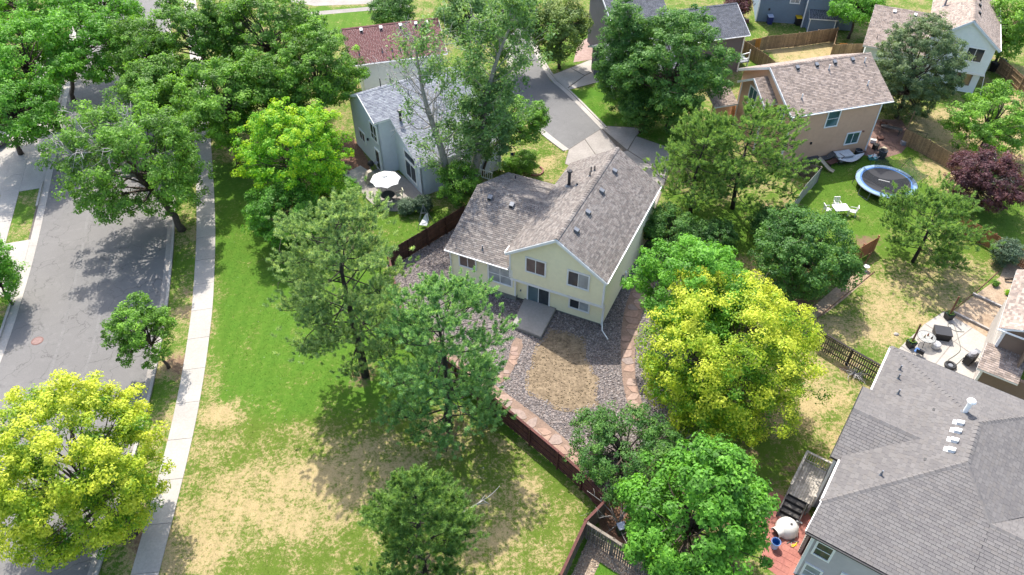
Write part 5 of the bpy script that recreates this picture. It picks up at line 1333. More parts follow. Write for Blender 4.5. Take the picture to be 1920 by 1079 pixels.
B('dark green lower tree under the yellow-green locust', 535, 400, 72, 58, 3.4, 'leaf_bright', nl=10000, ls=.13, clump=.6, tint=(.30, .16))
B('light leafy bush on the lawn edge below the umbrella patio', 625, 365, 48, 40, 1.7, 'leaf_lime', nl=7000, ls=.10, clump=.45, tint=(.35, .15), name='leafy_bush', cat='bush')
B('olive tree on the shady corner lawn at the cul-de-sac', 1052, 52, 58, 55, 4.8, 'leaf_olive', nl=12000, ls=.16, tint=(.6, .2))
B('massive ash in front of the taupe house', 1258, 128, 108, 118, 6.6, 'leaf_dark', nl=26000, ls=.17, clump=.8, lobes=13, tint=(.52, .2), top_tint=.18, base=(1252, 243), name='ash_tree')
B('narrow ash beside the massive one, over the garage', 1168, 108, 52, 108, 6.2, 'leaf_dark', nl=14000, ls=.16, lobes=11, tint=(.5, .2), top_tint=.15, name='ash_tree', base=(1185, 235))
B('low round tree at the foot of the massive ash', 1205, 205, 40, 38, 2.6, 'leaf_dark', nl=6000, ls=.14, clump=.5, tint=(.5, .2))
B('bright green maple behind the yellow tree, right of the flagstone path', 1300, 545, 118, 112, 5.6, 'leaf_bright', nl=19000, ls=.14, clump=.62, lobes=13, tint=(.5, .18), top_tint=.1, name='maple_tree')
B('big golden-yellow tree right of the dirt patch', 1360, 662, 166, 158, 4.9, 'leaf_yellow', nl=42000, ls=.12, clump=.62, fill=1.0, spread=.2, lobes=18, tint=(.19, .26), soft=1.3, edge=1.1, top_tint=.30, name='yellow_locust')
B('dark green leafy tree behind the golden-yellow one', 1512, 468, 100, 88, 3.6, 'leaf_dark', nl=16000, ls=.14, clump=.6, lobes=13, tint=(.52, .2))
B('dark purple-leaved plum at the right edge', 1850, 335, 72, 62, 3.0, 'leaf_plum', nl=12000, ls=.13, clump=.55, tint=(.5, .25), name='plum_tree', dead=(.3, 0, .3, 3))
B('loose green tree above the purple plum', 1862, 232, 82, 72, 3.8, 'leaf_green', nl=13000, ls=.14, clump=.6, tint=(.6, .22))
B('dense olive-grey linden between the tan and pale houses', 1716, 130, 84, 105, 5.4, 'leaf_linden', nl=30000, ls=.13, clump=.6, lobes=10, tint=(.5, .2), name='linden_tree', spread=.13, fill=1.3)
B('bright green large-leaved tree at the bottom, left of the red patio', 1302, 968, 130, 125, 4.6, 'leaf_bright', nl=17000, ls=.175, clump=.7, lobes=12, tint=(.42, .22), name='catalpa_tree', spread=.21, fill=.15, gaps=.05)
B('dark twiggy bush over the corner of the rear fence', 1172, 842, 104, 74, 2.5, 'leaf_dark', nl=13000, ls=.11, clump=.42, lobes=12, spread=.2, fill=.35, limbs_vis=50, tint=(.55, .25), name='leafy_bush', cat='bush', gaps=.05)
B('grey-green bush at the right edge by the cedar fence', 1888, 474, 26, 36, 1.2, 'leaf_sage', nl=4500, ls=.09, clump=.35, tint=(.5, .25), name='leafy_bush', cat='bush')
B('green tree in the top right corner', 1898, 48, 48, 58, 4.5, 'leaf_green', nl=8000, ls=.16, tint=(.55, .2))
B('green treetop between the slate-blue and pale houses', 1610, 12, 52, 24, 4, 'leaf_bright', nl=6000, ls=.17, tint=(.45, .2))
B('small dark tree on the grass beyond the red roof', 735, 18, 42, 30, 3.8, 'leaf_dark', nl=6000, ls=.15, tint=(.4, .2), base=(718, 45))
B('purple shrub at the top edge beside the slate-blue house', 1384, 8, 24, 18, 2.2, 'leaf_plum', nl=3000, ls=.14, tint=(.5, .2), name='plum_shrub', cat='bush')
B('dark tree at the top edge right of the red roof', 880, 28, 58, 58, 7, 'leaf_poplar', nl=11000, ls=.17, tint=(.45, .2))
B('leafy tree over the far end of the cul-de-sac', 965, 30, 45, 52, 6.5, 'leaf_poplar', nl=8000, ls=.17, tint=(.55, .2), base=(935, 110))
B('large dark shrub with a round top on the small front lawn', 983, 305, 24, 26, 1.25, 'leaf_green', nl=5000, ls=.09, clump=.4, tint=(.4, .2), name='clipped_shrub', cat='bush')
B('small round shrub under the striped flag', 955, 312, 15, 14, .75, 'leaf_green', nl=2500, ls=.08, clump=.3, tint=(.55, .2), name='clipped_shrub', cat='bush')
B('pale feathery shrub at the edge of the curved patio', 763, 388, 17, 16, .7, 'leaf_sage', nl=3500, ls=.07, clump=.3, tint=(.6, .2), name='feathery_shrub', cat='bush')
B('dark feathery shrub at the blue-grey house corner', 792, 384, 17, 19, .85, 'leaf_sage', nl=3500, ls=.08, clump=.3, tint=(.25, .15), name='feathery_shrub', cat='bush')
B('dense dark green shrub by the gate right of the cream house', 1258, 434, 52, 48, 2.1, 'leaf_dark', nl=11000, ls=.10, clump=.45, tint=(.5, .2), name='round_shrub', cat='bush')
B('dark spreading shrub under the broad pine', 1335, 448, 46, 32, 1.5, 'leaf_dark', nl=7000, ls=.11, clump=.45, tint=(.35, .2), name='round_shrub', cat='bush')
B('dark shrub beside the foot of the pale grey fence', 1450, 418, 42, 30, 1.4, 'leaf_dark', nl=6000, ls=.11, clump=.45, tint=(.38, .2), name='round_shrub', cat='bush')
B('lower green shrub against the wall of the cream house', 1222, 418, 24, 26, 1.2, 'leaf_dark', nl=3500, ls=.10, clump=.4, tint=(.4, .2), name='round_shrub', cat='bush')
B('leafless brown shrub at the bottom edge under the bright tree', 1352, 1064, 40, 26, .7, 'leaf_dry', nl=2500, ls=.05, clump=.4, tint=(.5, .2), name='dry_shrub', cat='bush', limbs_vis=70)
B('tiny round shrub in the planting bed', 1867, 532, 6, 5, .25, 'leaf_green', nl=500, ls=.06, clump=.15, tint=(.4, .2), name='small_plant', cat='plant')
B('low yellowish plant in the planting bed', 1893, 550, 7, 5, .2, 'leaf_lime', nl=400, ls=.06, clump=.15, tint=(.6, .2), name='small_plant', cat='plant')
# ---- poplars with dead tops
poplar('thin poplar with bare twigs in front of the blue-grey roof', (838, 368), 16.2, 2.4, 'leaf_poplar', 5200, ls=.11, lean=(-1.6, -1.6), leafy=.42, side=3.3)
poplar('leafier tall poplar beside the cul-de-sac', (882, 358), 18.0, 2.3, 'leaf_poplar', 22000, ls=.11, lean=(4.4, -1.2), leafy=.85, h0=.12)
B('green poplar sapling leaning out towards the cul-de-sac', 975, 228, 50, 45, 5.5, 'leaf_green', nl=6500, ls=.14, clump=.5, tint=(.4, .2), name='poplar_sapling', base=(905, 330), gaps=.1)
B('green poplar sucker growth along the dark brown fence', 862, 345, 42, 42, 2.6, 'leaf_green', nl=6000, ls=.12, clump=.5, tint=(.4, .2), name='poplar_sapling', gaps=.08)
B('tall middle poplar with dense leaves behind the fence', 922, 215, 40, 95, 8, 'leaf_poplar', nl=8000, ls=.14, clump=.5, tint=(.45, .2), name='poplar_tree', base=(880, 352), gaps=.08)
# ---- dead brush
def brush(label, px, py, n, r, up, name='dead_brush'):
    o = thing(name, label, 'brush', at(px, py)); mb = MB()
    for i in range(n):
        a = rng.uniform(0, 6.28); d = np.array([math.cos(a), math.sin(a), rng.uniform(.15, up)]); e = d * r * rng.uniform(.6, 1.1)
        L_ = limb(mb, (0, 0, .1), e, .03, .012, .15, 5, 4)
        for j in (2, 3, 4):
            limb(mb, L_[j], np.array(L_[j]) + (d * .5 + rng.normal(size=3) * .4) * r * .35, .016, .008, 0, 3, 3)
    link('twigs', mb.mesh('twigs', M['dead_wood'], True), o)
brush('tangle of pale dead branches between the bush and the bright tree', 1262, 842, 30, 2.0, .8)
brush('bare pale sapling with spread twigs inside the fence corner', 1160, 985, 14, 1.9, 1.6)
brush('dry reddish weeds beside the dark picket fence', 1600, 705, 26, .8, .8)

# ================================================================== GARDEN THINGS
surf('blue_pad', (.05, .12, .30), (.08, .17, .36), 2.5, .5, fa=.1)
surf('pad_light', (.15, .25, .37), (.24, .33, .42), 2.5, .5, fa=.1)
surf('mat_black', (.024, .025, .029), (.032, .033, .037), .6, .6, fa=.1)
surf('red_cloth', (.55, .05, .06), None, 2, .8, fa=0); surf('navy_cloth', (.03, .04, .16), None, 2, .8, fa=0)
surf('blue_plastic', (.04, .16, .42), None, 2, .4, fa=.1); surf('pale_blue_plastic', (.42, .47, .58), (.36, .4, .5), 2, .4, fa=.1)
surf('beige_plastic', (.42, .36, .25), None, 2, .6, fa=.15); surf('brown_cushion', (.13, .065, .05), None, 2, .9, fa=.2); surf('teal_cloth', (.1, .42, .45), None, 2, .7, fa=.1)
surf('yellow_plastic', (.8, .5, .02), None, 2, .4, fa=.05); surf('hose', (.10, .11, .09), None, 4, .5, fa=.1); surf('grey_cloth', (.30, .30, .32), None, 2, .9, fa=.15); surf('striped_white', (.62, .62, .60), (.48, .48, .48), 6, .9, fa=.1)
surf('dark_green', (.02, .05, .03), None, 3, .6); surf('terracotta', (.42, .17, .1), None, 3, .8); surf('dog_house', (.62, .61, .58), (.5, .49, .46), 2.2, .5, fa=.08)
def net_mat():
    m, nt, p = nodes('net'); p.inputs['Base Color'].default_value = (.03, .035, .04, 1)
    v = pos(nt); ck = N(nt, 'ShaderNodeTexNoise', i_Scale=60.0, i_Detail=1.0); nt.links.new(v, ck.inputs['Vector'])
    f = ramp(nt, ck.outputs[0], (.40, .15), (.55, .8)); nt.links.new(f, p.inputs['Alpha']); M['net'] = m
net_mat()

# ---- trampoline
tp = thing('trampoline', 'round trampoline with black mat and blue pad on the lawn', 'trampoline', at(1662, 341, .85) - Vector((0, 0, .85)), .3)
RT = 2.62
MB().prism([(RT * .785 * math.cos(k * math.pi / 24), RT * .785 * math.sin(k * math.pi / 24)) for k in range(48)], .84, .86).build('jumping_mat', M['mat_black'], tp)
pad = MB()
for k in range(48):
    pass
MB().lathe([(RT * .79, .87), (RT * .80, .90), (RT * .86, .905), (RT * .86, .87)], n=48, caps=False).build('safety_pad', M['blue_pad'], tp)
MB().lathe([(RT * .86, .87), (RT * .86, .905), (RT * .98, .90), (RT * 1.0, .86), (RT * .98, .84)], n=48, caps=False).build('safety_pad', M['pad_light'], tp)
MB().tube([(RT * math.cos(a), RT * math.sin(a), .82) for a in np.linspace(0, 2 * math.pi, 41)], .03, 6).build('frame_ring', M['grey_metal'], tp)
for k in range(6):
    a = k * math.pi / 3 + .2
    p1 = [RT * math.cos(a - .2), RT * math.sin(a - .2)]; p2 = [RT * math.cos(a + .2), RT * math.sin(a + .2)]
    MB().tube([(p1[0], p1[1], .82), (p1[0] * 1.03, p1[1] * 1.03, .1), (p1[0] * 1.03, p1[1] * 1.03, .03), (p2[0] * 1.03, p2[1] * 1.03, .03), (p2[0] * 1.03, p2[1] * 1.03, .1), (p2[0], p2[1], .82)], .026, 6).build('leg', M['grey_metal'], tp)
pol = []
for k, hh in ((0, 1.3), (1, 2.5), (2, 1.1), (4, 2.3), (5, 1.2)):
    a = k * math.pi / 3 + .45; x, y = RT * 1.02 * math.cos(a), RT * 1.02 * math.sin(a); lx, ly = (.35, -.2) if hh < 2 else (.05, .1)
    pl = MB().tube([(x, y, .4), (x, y, 1.2), (x + lx, y + ly, .9 + hh)], .024, 6).build('net_pole', M['dark_metal'], tp); pol.append((x + lx, y + ly, .9 + hh, x, y))
def net_panel(a, b, droop):
    vs = []; n = 10; m = 5
    for i in range(n + 1):
        t = i / n; s = math.sin(math.pi * t)
        for j in range(m + 1):
            u = j / m; top = Vector((a[0], a[1], a[2])).lerp(Vector((b[0], b[1], b[2])), t) - Vector((0, 0, droop * s)); bot = Vector((a[3] * .8, a[4] * .8, .9)).lerp(Vector((b[3] * .8, b[4] * .8, .9)), t); k = 1 + .2 * s; bot.x *= k; bot.y *= k
            vs.append(bot.lerp(top, u) + Vector((.06 * math.sin(7 * t + 3 * u), .05 * math.sin(5 * t), 0)))
    MB().add(vs, [(i * (m + 1) + j, (i + 1) * (m + 1) + j, (i + 1) * (m + 1) + j + 1, i * (m + 1) + j + 1) for i in range(n) for j in range(m)]).build('safety_net', M['net'], tp)
net_panel(pol[0], pol[1], 1.0); net_panel(pol[2], pol[3], .9); net_panel(pol[4], pol[0], .35)
# bright mark on the mat
MB().box((-.15, .12, .872), (.95, .13, .008), rz=-.75).build('mat_mark', M['white_plastic'], tp)

# ---- white garden table and chairs
tb = thing('garden_table', 'white square plastic garden table on the trampoline lawn', 'table', at(1577, 390, .7) - Vector((0, 0, .7)), .12)
MB().prism([(-.62, -.48), (.62, -.48), (.66, -.40), (.66, .40), (.62, .48), (-.62, .48), (-.66, .4), (-.66, -.4)], .68, .73).build('table_top', M['white_plastic'], tb)
for x in (-.52, .52):
    for y in (-.38, .38): MB().tube([(x, y, .68), (x * 1.08, y * 1.1, 0)], [.045, .03], 8).build('leg', M['white_plastic'], tb)
for y in (.15, 0, -.15): MB().box((.02, y, .738), (.09, .07, .012)).build('centre_slot', M['grey_cloth'], tb)
def plastic_chair(name, label, loc, rz, mat, metal=False, group=None):
    c = thing(name, label, 'chair', loc, rz, group)
    MB().prism([(-.24, -.22), (.24, -.22), (.22, .24), (-.22, .24)], .41, .445).build('seat', M[mat], c)
    bk = MB().bar((-.23, -.24, .45), (-.25, -.36, .95), .04).bar((.23, -.24, .45), (.25, -.36, .95), .04).bar((-.27, -.36, .95), (.27, -.36, .95), .06)
    bk.build('back_frame', M[mat], c)
    for x in (-.13, 0, .13): MB().bar((x, -.25, .46), (x, -.35, .93), .07, .02).build('back_slat', M[mat], c)
    for x in (-.22, .22):
        for y in (-.24, .22): MB().tube([(x, y, .42), (x * 1.12, y * 1.15, 0)], [.03, .02], 6).build('leg', M[mat], c)
        MB().tube([(x * 1.12, .22, 0.4), (x * 1.2, .22, .66), (x * 1.15, -.28, .68)], .026, 6).build('armrest', M[mat], c)
    return c
tc = tb.location
for dx, dy, rz, lab in ((0, .85, math.pi, 'white plastic chair on the far side of the garden table'), (-1.05, .1, -math.pi / 2 + .1, 'white plastic chair at the left of the garden table'), (1.05, -.15, math.pi / 2 - .35, 'white plastic chair turned out at the right of the garden table')):
    plastic_chair('garden_chair', lab, (tc[0] + dx, tc[1] + dy, 0), rz, 'white_plastic', group='white chairs round the garden table')

# ---- umbrella set on the curved patio
ub = thing('patio_umbrella', 'open white octagonal patio umbrella over the round table', 'umbrella', at(722, 333, 2.3) - Vector((0, 0, 2.3)) + Vector((0, 0, .12)))
ru = 1.35
seg = [(ru * math.cos(k * math.pi / 4 + .25), ru * math.sin(k * math.pi / 4 + .25)) for k in range(8)]
for k in range(8):
    a, b_ = seg[k], seg[(k + 1) % 8]; m_ = ((a[0] + b_[0]) / 2, (a[1] + b_[1]) / 2)
    MB().add([(0, 0, 2.42), (a[0] * .5, a[1] * .5, 2.22), (a[0], a[1], 1.93), (m_[0] * .97, m_[1] * .97, 1.98), (b_[0], b_[1], 1.93), (b_[0] * .5, b_[1] * .5, 2.22), (m_[0] * .48, m_[1] * .48, 2.20)], [(0, 1, 6), (0, 6, 5), (1, 2, 3, 6), (6, 3, 4, 5)]).build('canopy_panel', M['striped_white'] if k % 2 else M['white_plastic'], ub)
    MB().tube([(0, 0, 2.38), (a[0] * .99, a[1] * .99, 1.90)], .012, 5).build('rib', M['grey_metal'], ub)
MB().tube([(0, 0, 0), (0, 0, 2.52)], .025, 8).build('pole', M['grey_metal'], ub); MB().lathe([(.3, 0), (.28, .06), (.05, .1), (.04, .3)], n=14).build('base', M['dark_metal'], ub)
MB().lathe([(.25, 2.40), (.12, 2.46), (0, 2.50)], n=10).build('top_vent', M['white_plastic'], ub)
rt = thing('round_table', 'dark round patio table under the white umbrella', 'table', ub.location + Vector((.12, -.55, 0)))
MB().lathe([(.62, .70), (.64, .715), (.62, .73), (0, .73)], n=24).build('table_top', M['dark_metal'], rt)
for k in range(4): a = k * math.pi / 2 + .5; MB().tube([(.45 * math.cos(a), .45 * math.sin(a), .7), (.2 * math.cos(a), .2 * math.sin(a), .35), (.5 * math.cos(a), .5 * math.sin(a), 0)], .02, 6).build('leg', M['dark_metal'], rt)
surf('chair_cream', (.60, .58, .44), None, 3, .6, fa=.05)
for dx, dy, rz, lab in ((-.95, -.1, -1.5, 'cream patio chair left of the round table'), (.25, -1.0, .2, 'cream patio chair at the near side of the round table'), (.95, .35, 1.9, 'cream patio chair against the wall by the round table')):
    plastic_chair('patio_chair', lab, rt.location + Vector((dx, dy, 0)), rz, 'chair_cream', group='cream chairs at the umbrella table')
gr = thing('covered_grill', 'tall beige fabric-covered grill left of the umbrella', 'grill', at(695, 342, .12), .6)
MB().add([(-.45, -.3, 0), (.45, -.3, 0), (.45, .3, 0), (-.45, .3, 0), (-.4, -.26, .8), (.42, -.27, .85), (.4, .27, .85), (-.4, .26, .8), (-.18, -.2, 1.15), (.25, -.22, 1.2), (.25, .2, 1.2), (-.18, .2, 1.15)],
         [(3, 2, 1, 0), (0, 1, 5, 4), (1, 2, 6, 5), (2, 3, 7, 6), (3, 0, 4, 7), (4, 5, 9, 8), (5, 6, 10, 9), (6, 7, 11, 10), (7, 4, 8, 11), (8, 9, 10, 11)]).build('cover', surf('beige_cloth', (.43, .38, .31), (.35, .31, .25), 2, .9, fa=.15), gr)
MB().tube([(-.4, -.34, .55), (.42, -.35, .6)], .015, 6).build('drawstring', M['dark_metal'], gr)
bb = thing('kettle_grill', 'black kettle grill beside the patio door', 'grill', at(697, 321, .12), .3)
MB().lathe([(0, .55), (.22, .58), (.3, .75), (.3, .8), (.24, .98), (.1, 1.05), (0, 1.06)], n=18).build('kettle', M['black'], bb, smooth=True)
for k in range(3): a = k * 2.1; MB().tube([(.18 * math.cos(a), .18 * math.sin(a), .62), (.34 * math.cos(a), .34 * math.sin(a), 0)], .018, 6).build('leg', M['grey_metal'], bb)
MB().box((.5, 0, .78), (.38, .34, .03)).build('side_shelf', M['grey_cloth'], bb)
st = thing('log_pile', 'short pale log end at the corner of the patio', 'log', at(652, 328)); MB().lathe([(.15, 0), (.16, .3), (.13, .42), (0, .43)], n=10).build('log', M['timber'], st)
MB().lathe([(.10, .43), (.10, .45), (0, .45)], n=10).build('cut_face', M['beige_plastic'], st)
# tripod swing stand with a canvas seat
sg = thing('swing_stand', 'metal tripod swing stand with pale canvas seat by the dark fence', 'swing', at(797, 424))
top = (0, 0, 2.2)
for a in (.5, 2.4, 4.0, 5.4): MB().tube([top, (.85 * math.cos(a), .85 * math.sin(a), 0)], .024, 6).build('leg', M['grey_metal'], sg)
MB().tube([(-.35, .3, 1.1), (.3, .35, 1.1), (.3, -.3, 1.1)], .02, 6).build('brace', M['grey_metal'], sg)
MB().add([(-.45, -.25, .28), (.2, -.35, .26), (.35, .1, .55), (-.2, .2, .5), (.3, .25, 1.1), (.1, .3, 1.05)], [(0, 1, 2, 3), (3, 2, 4, 5)]).build('canvas_seat', M['white_plastic'], sg)
# porch in front of the blue-grey house (white rail, arch, chair)
po = thing('white_arbor', 'white arched garden arbor behind the cream house roof', 'arbor', at(925, 318))
for x in (-.7, .7): MB().box((x, 0, 1.0), (.12, .5, 2.0)).build('post', M['white_trim'], po)
MB().tube([(-.7, 0, 2.0), (-.55, 0, 2.35), (0, 0, 2.55), (.55, 0, 2.35), (.7, 0, 2.0)], .07, 6).build('arch', M['white_trim'], po)
MB().tube([(-.7, .2, 2.0), (-.55, .2, 2.35), (0, .2, 2.55), (.55, .2, 2.35), (.7, .2, 2.0)], .05, 6).build('arch', M['white_trim'], po)
pr_ = thing('porch_rail', 'white railing with dark slats beside the arbor', 'railing', at(903, 335), -.5)
MB().bar((-1.2, 0, .95), (1.2, 0, .95), .08).build('top_rail', M['white_trim'], pr_); MB().bar((-1.2, 0, .15), (1.2, 0, .15), .08).build('bottom_rail', M['white_trim'], pr_)
for k in range(11): MB().box((-1.1 + k * .22, 0, .55), (.05, .04, .75)).build('baluster', M['white_trim'], pr_)
fl = thing('striped_flag', 'small red and white striped flag on a short pole above the shrub', 'flag', at(957, 318), .2)
MB().tube([(0, 0, 0), (0, 0, 1.7), (.05, 0, 1.9)], .018, 6).build('pole', M['timber'], fl)
for k in range(7): MB().add([(.03, .0, 1.80 - k * .085), (.40, .06, 1.74 - k * .085), (.75, -.02, 1.70 - k * .085), (.75, -.02, 1.615 - k * .085), (.40, .06, 1.655 - k * .085), (.03, 0, 1.715 - k * .085)], [(0, 1, 4, 5), (1, 2, 3, 4)]).build('stripe', M['red_cloth'] if k % 2 == 0 else M['white_plastic'], fl)
MB().add([(.028, -.012, 1.81), (.3, .035, 1.765), (.3, .035, 1.46), (.028, -.012, 1.5)], [(0, 1, 2, 3)]).build('canton', M['navy_cloth'], fl)
rb = thing('ring_border', 'curved brick border at the foot of the large shrub', 'border', at(1003, 322))
for k in range(9): a = -2.0 + k * .35; MB().box((.75 * math.cos(a), .75 * math.sin(a), .07), (.22, .14, .14), rz=a + math.pi / 2).build('brick', M['brick'], rb)

# ---- clutter by the tan house
ht = thing('storage_bench', 'grey storage box with white curved canvas cover beside the tan wall', 'box', at(1578, 300), .25)
MB().prism([(-.8, -.45), (.8, -.45), (.8, .45), (-.8, .45)], 0, .62).build('box', M['grey_cloth'], ht); MB().prism([(-.85, -.5), (.85, -.5), (.85, .5), (-.85, .5)], .62, .70).build('lid', M['striped_white'], ht)
hm = thing('hammock', 'pale hammock strung beside the storage box', 'hammock', at(1592, 306), .35)
vs = []
for i in range(9):
    t = i / 8; wd = .38 * math.sin(math.pi * t) + .05
    for j in (-1, 0, 1): vs.append((-1.5 + 3 * t, j * wd, .75 - .35 * math.sin(math.pi * t) - (.08 if j == 0 else 0)))
MB().add(vs, [(i * 3 + j, (i + 1) * 3 + j, (i + 1) * 3 + j + 1, i * 3 + j + 1) for i in range(8) for j in range(2)]).build('sling', M['striped_white'], hm)
for x in (-1.55, 1.55): MB().tube([(x, 0, .8), (x * .8, 0, .05), (0, 0, .05)], .03, 6).build('stand', M['dark_metal'], hm)
sl_ = thing('toy_slide', 'beige curved plastic slide lying by the tan house', 'slide', at(1545, 318), -.7)
vs = []
for i in range(9):
    t = i / 8; z = .75 * (1 - t) ** 1.4 + .08 + .06 * math.sin(6 * t)
    for y, dz in ((-.26, .12), (-.2, 0), (.2, 0), (.26, .12)): vs.append((t * 1.7 - .8, y, z + dz))
MB().add(vs, [(i * 4 + j, (i + 1) * 4 + j, (i + 1) * 4 + j + 1, i * 4 + j + 1) for i in range(8) for j in range(3)]).build('chute', M['beige_plastic'], sl_)
MB().bar((-.8, -.2, 0), (-.8, -.2, .8), .06).bar((-.8, .2, 0), (-.8, .2, .8), .06).bar((-.8, -.2, .4), (-.8, .2, .4), .05).build('ladder', M['beige_plastic'], sl_)
def lounger(label, loc, rz, mat):
    o = thing('deck_lounger', label, 'lounger', loc, rz)
    for k in range(8): MB().box((-.7 + k * .14, 0, .32), (.12, .62, .03)).build('slat', M[mat], o)
    for k in range(5): MB().box((.42 + k * .11, 0, .38 + k * .075), (.12, .62, .03), m=Matrix.Rotation(-.6, 3, 'Y')).build('slat', M[mat], o)
    for x in (-.65, .4):
        for y in (-.27, .27): MB().box((x, y, .15), (.06, .06, .3)).build('leg', M['dark_metal'], o)
lounger('brown wooden lounger beside the slide', at(1562, 308), .5, 'brown_cushion'); lounger('dark lounger against the tan wall', at(1545, 302), .3, 'stair_wood')
wp = thing('lumber_pile', 'dark stacked lumber beside the short fence', 'lumber', at(1522, 306), .25)
for k in range(9): MB().box((random.uniform(-.1, .1), (k % 3) * .2, .08 + (k // 3) * .13), (1.6, .17, .1), rz=random.uniform(-.1, .1)).build('plank', M['stair_wood'], wp)
for lab, px, py, rr, hh, mt in (('dark round barrel behind the trampoline', 1652, 297, .38, .85, 'black'), ('black rubbish tub at the corner of the tan house', 1607, 294, .34, .7, 'black')):
    o = thing('barrel', lab, 'barrel', at(px, py)); MB().lathe([(rr * .85, 0), (rr, hh * .5), (rr * .95, hh), (rr * .85, hh), (rr * .8, hh * .4), (0, hh * .35)], n=18).build('tub', M[mt], o, smooth=True)
    MB().lathe([(rr * .93, hh - .03), (rr * 1.05, hh), (rr * .95, hh + .03)], n=18, caps=False).build('rim', M['grey_metal'], o)
sb_ = thing('striped_hammock_bag', 'patterned white fabric draped by the barrel', 'fabric', at(1636, 299)); 
vs = [(x * .12 - .5, y * .14 - .3, .3 + .15 * math.sin(x * .9) * math.cos(y) + .05 * random.random()) for x in range(9) for y in range(5)]
MB().add(vs, [(i * 5 + j, (i + 1) * 5 + j, (i + 1) * 5 + j + 1, i * 5 + j + 1) for i in range(8) for j in range(4)]).build('cloth', M['striped_white'], sb_)
MB().box((0, 0, .15), (.8, .45, .28)).build('crate', M['teal_cloth'], sb_)
sheet('side_patio', pxpoly([(1612, 290), (1640, 225), (1690, 225), (1712, 262), (1690, 288), (1650, 300)]), .012, surf('brown_paving', (.20, .12, .095), (.14, .085, .07), 1.5, fine=7, fa=.35))
pw_ = thing('tall_post', 'leaning wooden pole with slack line by the clutter patio', 'post', at(1690, 268)); MB().tube([(0, 0, 0), (.15, .1, 3.4)], [.07, .055], 8).build('pole', M['fence_tan'], pw_); MB().tube([(.14, .1, 3.2), (-1.6, .3, 2.2), (-3.2, .6, 2.3)], .012, 4).build('line', M['dark_metal'], pw_)
pt_ = thing('picnic_bench', 'grey weathered bench heaped on the clutter patio', 'bench', at(1668, 250), -.5)
for y in (-.18, 0, .18): MB().box((0, y, .62), (2.0, .16, .04)).build('board', M['stair_wood'], pt_)
for x in (-.8, .8): MB().bar((x, -.3, 0), (x, .25, .6), .06).bar((x, .3, 0), (x, -.25, .6), .06).build('trestle', M['stair_wood'], pt_)
_clut = [('cooler_box', 'white cooler on the clutter patio', 'cooler', 1636, 268, 'white_plastic', (.55, .35, .35)), ('grey_tote', 'grey tote beside the bench on the clutter patio', 'box', 1694, 272, 'grey_cloth', (.6, .45, .4)), ('brown_chair_pad', 'brown cushion stack on the clutter patio', 'cushion', 1650, 262, 'brown_cushion', (.6, .5, .25)), ('black_crate', 'black crate near the wall on the clutter patio', 'crate', 1640, 280, 'black', (.5, .4, .5)), ('pale_sack', 'pale sack on the clutter patio edge', 'sack', 1655, 282, 'beige_plastic', (.7, .4, .2)), ('dark_crate', 'dark crate behind the bench', 'crate', 1655, 238, 'brown_cushion', (.5, .5, .5))]
for nm, lab, ct, px, py, mt, d in _clut:
    o = thing(nm, lab, ct, at(px, py), random.uniform(-.6, .6))
    MB().prism([(-d[0] / 2 * .92, -d[1] / 2 * .92), (d[0] / 2 * .92, -d[1] / 2 * .92), (d[0] / 2 * .92, d[1] / 2 * .92), (-d[0] / 2 * .92, d[1] / 2 * .92)], 0, d[2] * .82).build('body', M[mt], o)
    MB().box((0, 0, d[2] * .9), (d[0], d[1], d[2] * .18)).build('lid', M[mt], o); MB().tube([(-d[0] * .2, d[1] * .4, d[2]), (0, d[1] * .4, d[2] + .08), (d[0] * .2, d[1] * .4, d[2])], .015, 5).build('handle', M['dark_metal'], o)
fr_ = thing('metal_dog_pen', 'black wire pen panel beside the weathered fence', 'pen', at(1712, 268), -.4)
for x in (0, .9, 1.8): MB().bar((x - .9, 0, 0), (x - .9, 0, 1.2), .03).build('upright', M['black'], fr_)
for z in (.1, .65, 1.2): MB().bar((-.9, 0, z), (.9, 0, z), .025).build('wire', M['black'], fr_)

# ---- right-hand patio
for lab, px, py in (('black planter with a leaning wooden post on the patio corner', 1777, 598), ('black planter with leaning post behind the grey roof edge', 1706, 650)):
    o = thing('post_planter', lab, 'planter', at(px, py, .05), .3)
    MB().add([(-.22, -.22, 0), (.22, -.22, 0), (.22, .22, 0), (-.22, .22, 0), (-.28, -.28, .5), (.28, -.28, .5), (.28, .28, .5), (-.28, .28, .5)], [(3, 2, 1, 0), (0, 1, 5, 4), (1, 2, 6, 5), (2, 3, 7, 6), (3, 0, 4, 7)]).build('pot', M['black'], o)
    MB().box((0, 0, .46), (.5, .5, .04)).build('soil', M['dark_green'], o); MB().bar((0, 0, .3), (.12, .12, 2.1), .11).build('post', M['post_wood'], o)
    mb = MB()
    for k in range(14): a = rng.uniform(0, 6.28); mb.bar((0, 0, .46), (.26 * math.cos(a), .26 * math.sin(a), .62), .07, .01)
    mb.build('foliage', surf('pot_leaf', (.12, .2, .03), None, 6) if 'pot_leaf' not in M else M['pot_leaf'], o)
ft = thing('fire_table', 'black square covered fire table on the concrete patio', 'table', at(1763, 632, .05), -.25)
MB().add([(-.5, -.42, 0), (.5, -.42, 0), (.5, .42, 0), (-.5, .42, 0), (-.56, -.47, .6), (.56, -.47, .6), (.56, .47, .6), (-.56, .47, .6)], [(3, 2, 1, 0), (0, 1, 5, 4), (1, 2, 6, 5), (2, 3, 7, 6), (3, 0, 4, 7)]).build('cover', M['black'], ft); MB().box((0, 0, .62), (1.14, .96, .04)).build('cover_top', M['dark_metal'], ft)
gt = thing('glass_table', 'round glass table with bottles on the concrete patio', 'table', at(1731, 645, .05))
